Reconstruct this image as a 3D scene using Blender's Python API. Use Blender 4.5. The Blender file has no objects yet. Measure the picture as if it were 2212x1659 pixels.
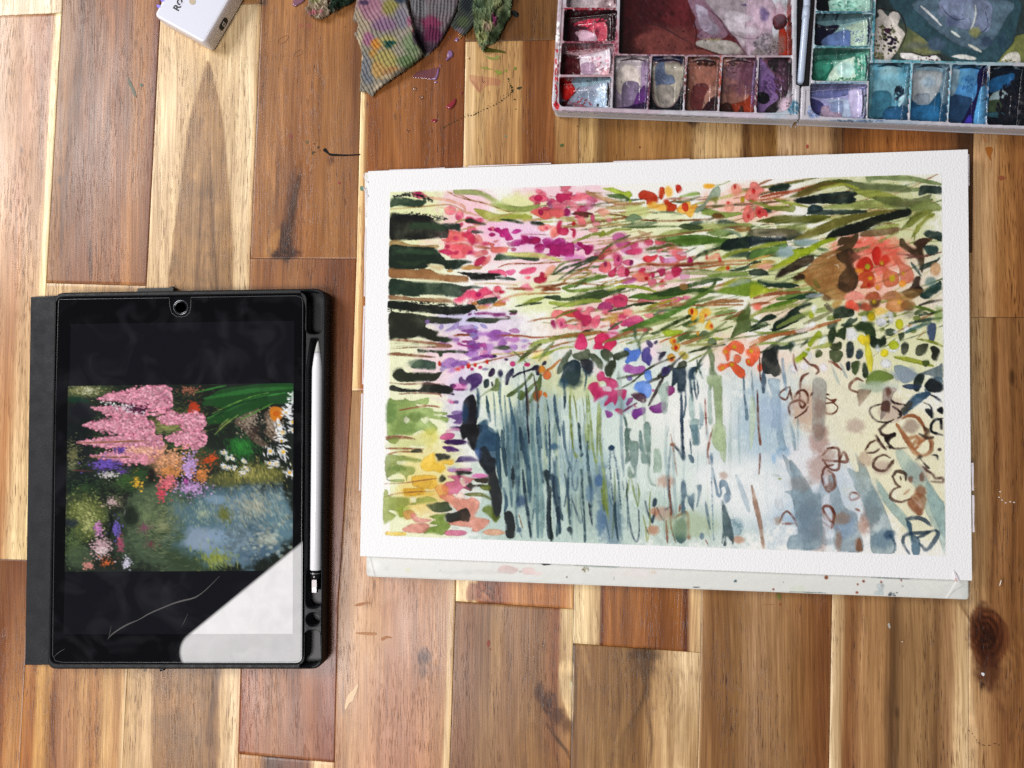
import bpy, bmesh, math, random
import numpy as np
from mathutils import Vector, Matrix
scene = bpy.context.scene
COL = scene.collection
R = math.radians
# ---------------------------------------------------------------- camera, world, lamps, exposure
FU = 1600.0                       # focal length in table units (a table unit is about 0.31 mm at the centre)
DIST = 0.496
fwd = np.array([-math.tan(R(6.6)), math.tan(R(2.2)), -1.0]); fwd /= np.linalg.norm(fwd)
rgt = np.cross(fwd, [0, 1, 0]); rgt /= np.linalg.norm(rgt)
upv = np.cross(rgt, fwd)
CP = -fwd*DIST
cam = bpy.data.cameras.new('camera'); co = bpy.data.objects.new('camera', cam); COL.objects.link(co)
M = Matrix.Identity(4)
for i in range(3): M[i][0], M[i][1], M[i][2], M[i][3] = rgt[i], upv[i], -fwd[i], CP[i]
co.matrix_world = M
cam.sensor_width = 36; cam.lens = 36*FU/2212; cam.clip_start = .01; cam.clip_end = 50
scene.camera = co
def W(u, v, z=0.0):
    """point of the plane at height z that was measured at (u, v) on the photograph's grid"""
    u = np.asarray(u, float); v = np.asarray(v, float); u, v, z = np.broadcast_arrays(u, v, np.asarray(z, float))
    d = fwd+rgt*((u-1106)/FU)[..., None]-upv*((v-829.5)/FU)[..., None]
    t = (z-CP[2])/d[..., 2]
    return CP+d*t[..., None]
scene.render.engine = 'CYCLES'; scene.cycles.use_denoising = False
scene.view_settings.view_transform = 'Standard'; scene.view_settings.look = 'None'
scene.view_settings.exposure = 0; scene.view_settings.gamma = 1
world = bpy.data.worlds.new('World'); scene.world = world; world.use_nodes = True
world.node_tree.nodes['Background'].inputs[0].default_value = (.92, .96, 1, 1)
world.node_tree.nodes['Background'].inputs[1].default_value = .11
def area(name, loc, target, sx, sy, power, color, shape='RECTANGLE'):
    l = bpy.data.lights.new(name, 'AREA'); l.shape = shape; l.size = sx; l.size_y = sy; l.energy = power; l.color = color
    o = bpy.data.objects.new(name, l); COL.objects.link(o); o.location = loc
    o.rotation_euler = (Vector(target)-Vector(loc)).to_track_quat('-Z', 'Y').to_euler(); return o
# the broad window up to the left
area('window_light', (-2.0, 1.0, 1.75), (.1, -.1, 0), 1.0, .9, 56, (1, .99, .975))
# the pane whose rounded corner the tablet mirrors, lower left
ZG = .0105
def mirrored(u, v, h):
    p = W(u, v, ZG); d = p-CP; t = (h-ZG)/(-d[2]); return np.array([p[0]+d[0]*t, p[1]+d[1]*t, h])
HP = 2.2
q0, q1 = mirrored(368, 1400, HP), mirrored(655, 1166, HP)
ax = (q1-q0)/np.linalg.norm(q1-q0); ay = np.array([ax[1], -ax[0], 0])
if np.dot(mirrored(600, 1400, HP)-q0, ay) < 0: ay = -ay
PX, PY = 1.15, .66
pc = q0+ax*PX/2+ay*PY/2
l = bpy.data.lights.new('pane_light', 'AREA'); l.shape = 'RECTANGLE'; l.size = PX; l.size_y = PY; l.energy = 50; l.color = (1, .965, .965)
po = bpy.data.objects.new('pane_light', l); COL.objects.link(po)
az = np.cross(ax, ay)                       # lamp shines along its -Z
if az[2] < 0: ay = -ay; az = np.cross(ax, ay)
Mx = Matrix.Identity(4)
for i in range(3): Mx[i][0], Mx[i][1], Mx[i][2], Mx[i][3] = ax[i], ay[i], az[i], pc[i]
po.matrix_world = Mx
# the pane has rounded corners and a soft edge
l.use_nodes = True; N = l.node_tree.nodes; L_ = l.node_tree.links; em = N['Emission']; ge = N.new('ShaderNodeNewGeometry'); sp_ = N.new('ShaderNodeSeparateXYZ'); L_.new(ge.outputs['Parametric'], sp_.inputs[0])
def _m(op, a, b=None):
    n = N.new('ShaderNodeMath'); n.operation = op
    for i, x in enumerate((a, b)):
        if x is None: continue
        if isinstance(x, (int, float)): n.inputs[i].default_value = x
        else: L_.new(x, n.inputs[i])
    return n.outputs[0]
rr_ = .085
hx = _m('MAXIMUM', _m('SUBTRACT', _m('MULTIPLY', _m('ABSOLUTE', _m('SUBTRACT', sp_.outputs[0], .5)), PX), PX/2-rr_), 0.)
hy = _m('MAXIMUM', _m('SUBTRACT', _m('MULTIPLY', _m('ABSOLUTE', _m('SUBTRACT', sp_.outputs[1], .5)), PY), PY/2-rr_), 0.)
dd_ = _m('SQRT', _m('ADD', _m('MULTIPLY', hx, hx), _m('MULTIPLY', hy, hy)))
mk_ = _m('DIVIDE', _m('SUBTRACT', rr_, dd_), .012); cl_ = N.new('ShaderNodeClamp'); L_.new(mk_, cl_.inputs[0]); L_.new(cl_.outputs[0], em.inputs['Strength'])
import numpy as np
def _hash(ix, iy, seed):
    h = (ix.astype(np.int64)*374761393 + iy.astype(np.int64)*668265263 + seed*1442695041) & 0xffffffff
    h = ((h ^ (h >> 13))*1274126177) & 0xffffffff
    h = ((h ^ (h >> 16))*2246822519) & 0xffffffff
    return ((h ^ (h >> 15)) & 0xffffff)/16777215.0
def vnoise(x, y, seed=0):
    x = np.asarray(x, float); y = np.asarray(y, float)
    x, y = np.broadcast_arrays(x, y)
    ix = np.floor(x); iy = np.floor(y); fx = x-ix; fy = y-iy
    fx = fx*fx*(3-2*fx); fy = fy*fy*(3-2*fy); ix = ix.astype(np.int64); iy = iy.astype(np.int64)
    a = _hash(ix, iy, seed); b = _hash(ix+1, iy, seed); c = _hash(ix, iy+1, seed); d = _hash(ix+1, iy+1, seed)
    return (a*(1-fx)+b*fx)*(1-fy)+(c*(1-fx)+d*fx)*fy
def fbm(x, y, seed=0, o=3):
    s = 0; a = .5; t = 0
    for k in range(o):
        s = s+a*vnoise(np.asarray(x)*2**k+k*17.3, np.asarray(y)*2**k+k*9.1, seed+k); t += a; a *= .55
    return s/t
def hexc(h): return np.array([int(h[i:i+2], 16)/255. for i in (0, 2, 4)])
def lin(c):
    c = np.clip(c, 0, 1); return np.where(c <= .04045, c/12.92, ((c+.055)/1.055)**2.4)
def smooth_poly(P, n=5):
    P = np.array(P, float); m = len(P); out = []
    for i in range(m):
        p0, p1, p2, p3 = P[i-1], P[i], P[(i+1) % m], P[(i+2) % m]
        for k in range(n):
            t = k/n
            out.append(.5*((2*p1)+(-p0+p2)*t+(2*p0-5*p1+4*p2-p3)*t*t+(-p0+3*p1-3*p2+p3)*t**3))
    return np.array(out)
def smooth_line(P, n=6):
    P = np.array(P, float)
    if len(P) < 3: return np.array([P[0]+(P[-1]-P[0])*k/4 for k in range(5)])
    Q = np.vstack([2*P[0]-P[1], P, 2*P[-1]-P[-2]]); out = []
    for i in range(1, len(Q)-2):
        p0, p1, p2, p3 = Q[i-1], Q[i], Q[i+1], Q[i+2]
        for k in range(n):
            t = k/n
            out.append(.5*((2*p1)+(-p0+p2)*t+(2*p0-5*p1+4*p2-p3)*t*t+(-p0+3*p1-3*p2+p3)*t**3))
    out.append(P[-1]); return np.array(out)
def poly_sd(X, Y, P):
    """signed distance to a closed polygon, inside positive"""
    d2 = np.full(X.shape, 1e18); ins = np.zeros(X.shape, bool); n = len(P)
    for i in range(n):
        ax, ay = P[i]; bx, by = P[(i+1) % n]; ex, ey = bx-ax, by-ay; L = ex*ex+ey*ey+1e-12
        t = np.clip(((X-ax)*ex+(Y-ay)*ey)/L, 0, 1)
        d2 = np.minimum(d2, (X-ax-t*ex)**2+(Y-ay-t*ey)**2)
        if ay != by:
            c = (ay > Y) != (by > Y)
            ins ^= c & (X < (Y-ay)/(by-ay)*ex+ax)
    d = np.sqrt(d2); return np.where(ins, d, -d)
def line_sd(X, Y, L, W):
    best = np.full(X.shape, -1e9); tt = np.zeros(X.shape)
    for i in range(len(L)-1):
        ax, ay = L[i]; ex, ey = L[i+1]-L[i]; q = ex*ex+ey*ey+1e-12
        t = np.clip(((X-ax)*ex+(Y-ay)*ey)/q, 0, 1)
        d = W[i]+(W[i+1]-W[i])*t-np.sqrt((X-ax-t*ex)**2+(Y-ay-t*ey)**2)
        m = d > best; best = np.where(m, d, best); tt = np.where(m, (i+t)/(len(L)-1), tt)
    return best, tt
class Canvas:
    """a flat print or painting in table units, kept as an array of colours for the vertices of a sheet"""
    def __init__(s, x0, y0, x1, y1, res, bg, wob=1.0, edge=.14, wet=0., dab=1.):
        s.wet = wet; s.dab = dab; s.am = 1.
        s.x0, s.y0, s.res = x0, y0, res; s.W = int((x1-x0)/res)+1; s.H = int((y1-y0)/res)+1
        s.x1 = x0+(s.W-1)*res; s.y1 = y0+(s.H-1)*res
        s.X, s.Y = np.meshgrid(x0+np.arange(s.W)*res, y0+np.arange(s.H)*res)
        s.C = np.ones((s.H, s.W, 3))*hexc(bg); s.wob = wob; s.edge = edge
        s.n1 = fbm(s.X/7, s.Y/7, 3, 3)-.5; s.n2 = vnoise(s.X/1.7, s.Y/1.7, 9)-.5; s.n3 = fbm(s.X/38, s.Y/38, 21, 3)-.5; s.n4 = fbm(s.X/16, s.Y/16, 31, 2)
    def win(s, xa, ya, xb, yb):
        i0 = max(0, int((xa-s.x0)/s.res)); i1 = min(s.W, int((xb-s.x0)/s.res)+2)
        j0 = max(0, int((ya-s.y0)/s.res)); j1 = min(s.H, int((yb-s.y0)/s.res)+2)
        return None if i0 >= i1 or j0 >= j1 else (slice(j0, j1), slice(i0, i1))
    def lay(s, w, sd, col, a, hard=True, vary=.16):
        n1, n2, n3 = s.n1[w], s.n2[w], s.n3[w]
        if hard:
            sd = sd+(n1*2.6+n2*1.1)*s.wob
            so = np.clip((s.n4[w]-.53)*9, 0, 1)*s.wet                       # where the paper was damp the edge bleeds
            m = np.clip(sd/(s.res*(1+4.5*so))+.5-.25*so, 0, 1)
            a = a*(1-s.wet*np.clip(.06+n3*.8+n1*.2, 0, .34))*s.am           # pigment pools unevenly
            k = 1+vary*n3*1.8+n1*.16+n2*.06-s.edge*(1-so)*np.exp(-np.maximum(sd, 0)/1.4)
        else: m = sd; k = 1+n1*.08+n2*.03
        c = np.clip(col*k[..., None], 0, 1); m = (m*a)[..., None]; c = c[...]*(1-s.wet*.22)+c*s.C[w]*s.wet*.22 if hard else c
        s.C[w] = s.C[w]*(1-m)+c*m
    def run(s, text):
        ox = oy = 0.; sc = 1.
        for ln in text.strip().split('\n'):
            f = ln.split()
            if not f: continue
            op = f[0]
            if op == 'U': ox = oy = 0; sc = 1.; continue
            if op == 'A': s.am = float(f[1]); continue
            if op == 'T':
                ox, oy = float(f[1])/1.85172, float(f[2])/1.85172; sc = 1/(float(f[3])*1.85172); continue
            if op == 'R':
                v = list(map(float, f[3:7])); w = s.win(*v)
                if w:
                    X, Y = s.X[w], s.Y[w]; m = np.clip((v[2]-X)/60, 0, 1)
                    s.lay(w, m, hexc(f[1]), float(f[2]), False)
                continue
            h = f[1].split(':'); col = hexc(h[0]); a = float(h[1]) if len(h) > 1 else 1.
            v = list(map(float, f[2:]))
            if op in 'bp':
                P = [(ox+v[i]*sc, oy+v[i+1]*sc) for i in range(0, len(v)-1, 2)]
                P = smooth_poly(P, 4) if op == 'b' else np.array(P)
                w = s.win(P[:, 0].min()-4, P[:, 1].min()-4, P[:, 0].max()+4, P[:, 1].max()+4)
                if w: s.lay(w, poly_sd(s.X[w], s.Y[w], P), col, a)
            elif op in 'sfd':
                wd = v[0]*sc*.5; P = smooth_line([(ox+v[i]*sc, oy+v[i+1]*sc) for i in range(1, len(v)-1, 2)])
                t = np.linspace(0, 1, len(P))
                W = wd*(.22+.78*np.sin(np.pi*np.clip(t*.9+.05, 0, 1))**.6) if op == 's' else wd*(1-.35*t**3)
                w = s.win(P[:, 0].min()-wd-4, P[:, 1].min()-wd-4, P[:, 0].max()+wd+4, P[:, 1].max()+wd+4)
                if w:
                    sd, tt = line_sd(s.X[w], s.Y[w], P, W)
                    if op == 'd': sd = sd-np.clip((vnoise(s.X[w]/5, s.Y[w]/1.6, 5)+vnoise(s.X[w]/1.5, s.Y[w]/1.5, 6)*.6-.55), 0, 1)*wd*1.6
                    s.lay(w, sd, col, a)
            elif op == 'k':      # a tapering spike of blossoms: n tip_x tip_y base_x base_y half_width dab
                n, xa, ya, xb, yb, hw, r = v[:7]; rg = np.random.RandomState(int(abs(xa*7+ya*13+n)) % 99991)
                for _ in range(int(n)):
                    t = rg.rand()**.7; o_ = np.clip(rg.randn()*.48, -1.25, 1.25)*hw*(.1+.9*np.sin(np.pi*.82*t)**1.2); x = ox+(xa+(xb-xa)*t+rg.randn()*3)*sc; y = oy+(ya+(yb-ya)*t+o_)*sc
                    L = r*sc*(.5+.6*t)*(.6+.7*rg.rand()); w = s.win(x-L-2, y-L-2, x+L+2, y+L+2); kk = .68+.5*rg.rand()
                    if w:
                        d = np.sqrt((s.X[w]-x)**2+((s.Y[w]-y)*1.3)**2); m = (np.clip((L-d)/s.res+.5, 0, 1)*a)[..., None]; s.C[w] = s.C[w]*(1-m)+np.clip(col*kk, 0, 1)*m
            elif op == 'c':      # a scatter of small dabs: n cx cy rx ry dab_length aspect angle
                n, cx, cy, rx, ry, r, asp, an = v[:8]; r *= s.dab; n = n/s.dab**1.6; rg = np.random.RandomState(int(abs(cx*7+cy*13+n)) % 99991)
                for _ in range(int(n)):
                    q, th = (np.sqrt(rg.rand()) if s.dab == 1 else abs(rg.randn())*.62), rg.rand()*6.283; x = ox+(cx+rx*q*np.cos(th))*sc; y = oy+(cy+ry*q*np.sin(th))*sc
                    L = r*sc*(.55+.8*rg.rand()); B = max(L*asp, .45); t = np.radians(an+rg.randn()*18); w = s.win(x-L-2, y-L-2, x+L+2, y+L+2)
                    k = .72+.5*rg.rand()
                    if w:
                        X, Y = s.X[w]-x, s.Y[w]-y; d = np.sqrt(((X*np.cos(t)+Y*np.sin(t))/L)**2+((-X*np.sin(t)+Y*np.cos(t))/B)**2)
                        m = (np.clip((1-d)*B/s.res+.5, 0, 1)*a)[..., None]; s.C[w] = s.C[w]*(1-m)+np.clip(col*k, 0, 1)*m
            elif op == 'e':
                cx, cy, rx, ry = ox+v[0]*sc, oy+v[1]*sc, v[2]*sc, v[3]*sc; an = -np.radians(v[4]) if len(v) > 4 else 0
                r = max(rx, ry)+3; w = s.win(cx-r, cy-r, cx+r, cy+r)
                if w:
                    X, Y = s.X[w]-cx, s.Y[w]-cy; c, q = np.cos(an), np.sin(an)
                    d = np.sqrt(((X*c+Y*q)/rx)**2+((-X*q+Y*c)/ry)**2)
                    s.lay(w, (1-d)*min(rx, ry), col, a)
            elif op == 'w':
                cx, cy, rx, ry = ox+v[0]*sc, oy+v[1]*sc, v[2]*sc, v[3]*sc
                w = s.win(cx-rx*1.5, cy-ry*1.5, cx+rx*1.5, cy+ry*1.5)
                if w:
                    d = np.sqrt(((s.X[w]-cx)/rx)**2+((s.Y[w]-cy)/ry)**2)+s.n1[w]*.5+s.n3[w]*.8
                    m = np.clip((1.35-d)/.8, 0, 1); s.lay(w, m*m*(3-2*m), col, a, False)
    def sample(s, x, y):
        fx = np.clip((np.asarray(x)-s.x0)/s.res, 0, s.W-1.001); fy = np.clip((np.asarray(y)-s.y0)/s.res, 0, s.H-1.001)
        i = fx.astype(int); j = fy.astype(int); u = (fx-i)[..., None]; v = (fy-j)[..., None]
        return (s.C[j, i]*(1-u)+s.C[j, i+1]*u)*(1-v)+(s.C[j+1, i]*(1-u)+s.C[j+1, i+1]*u)*v
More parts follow.
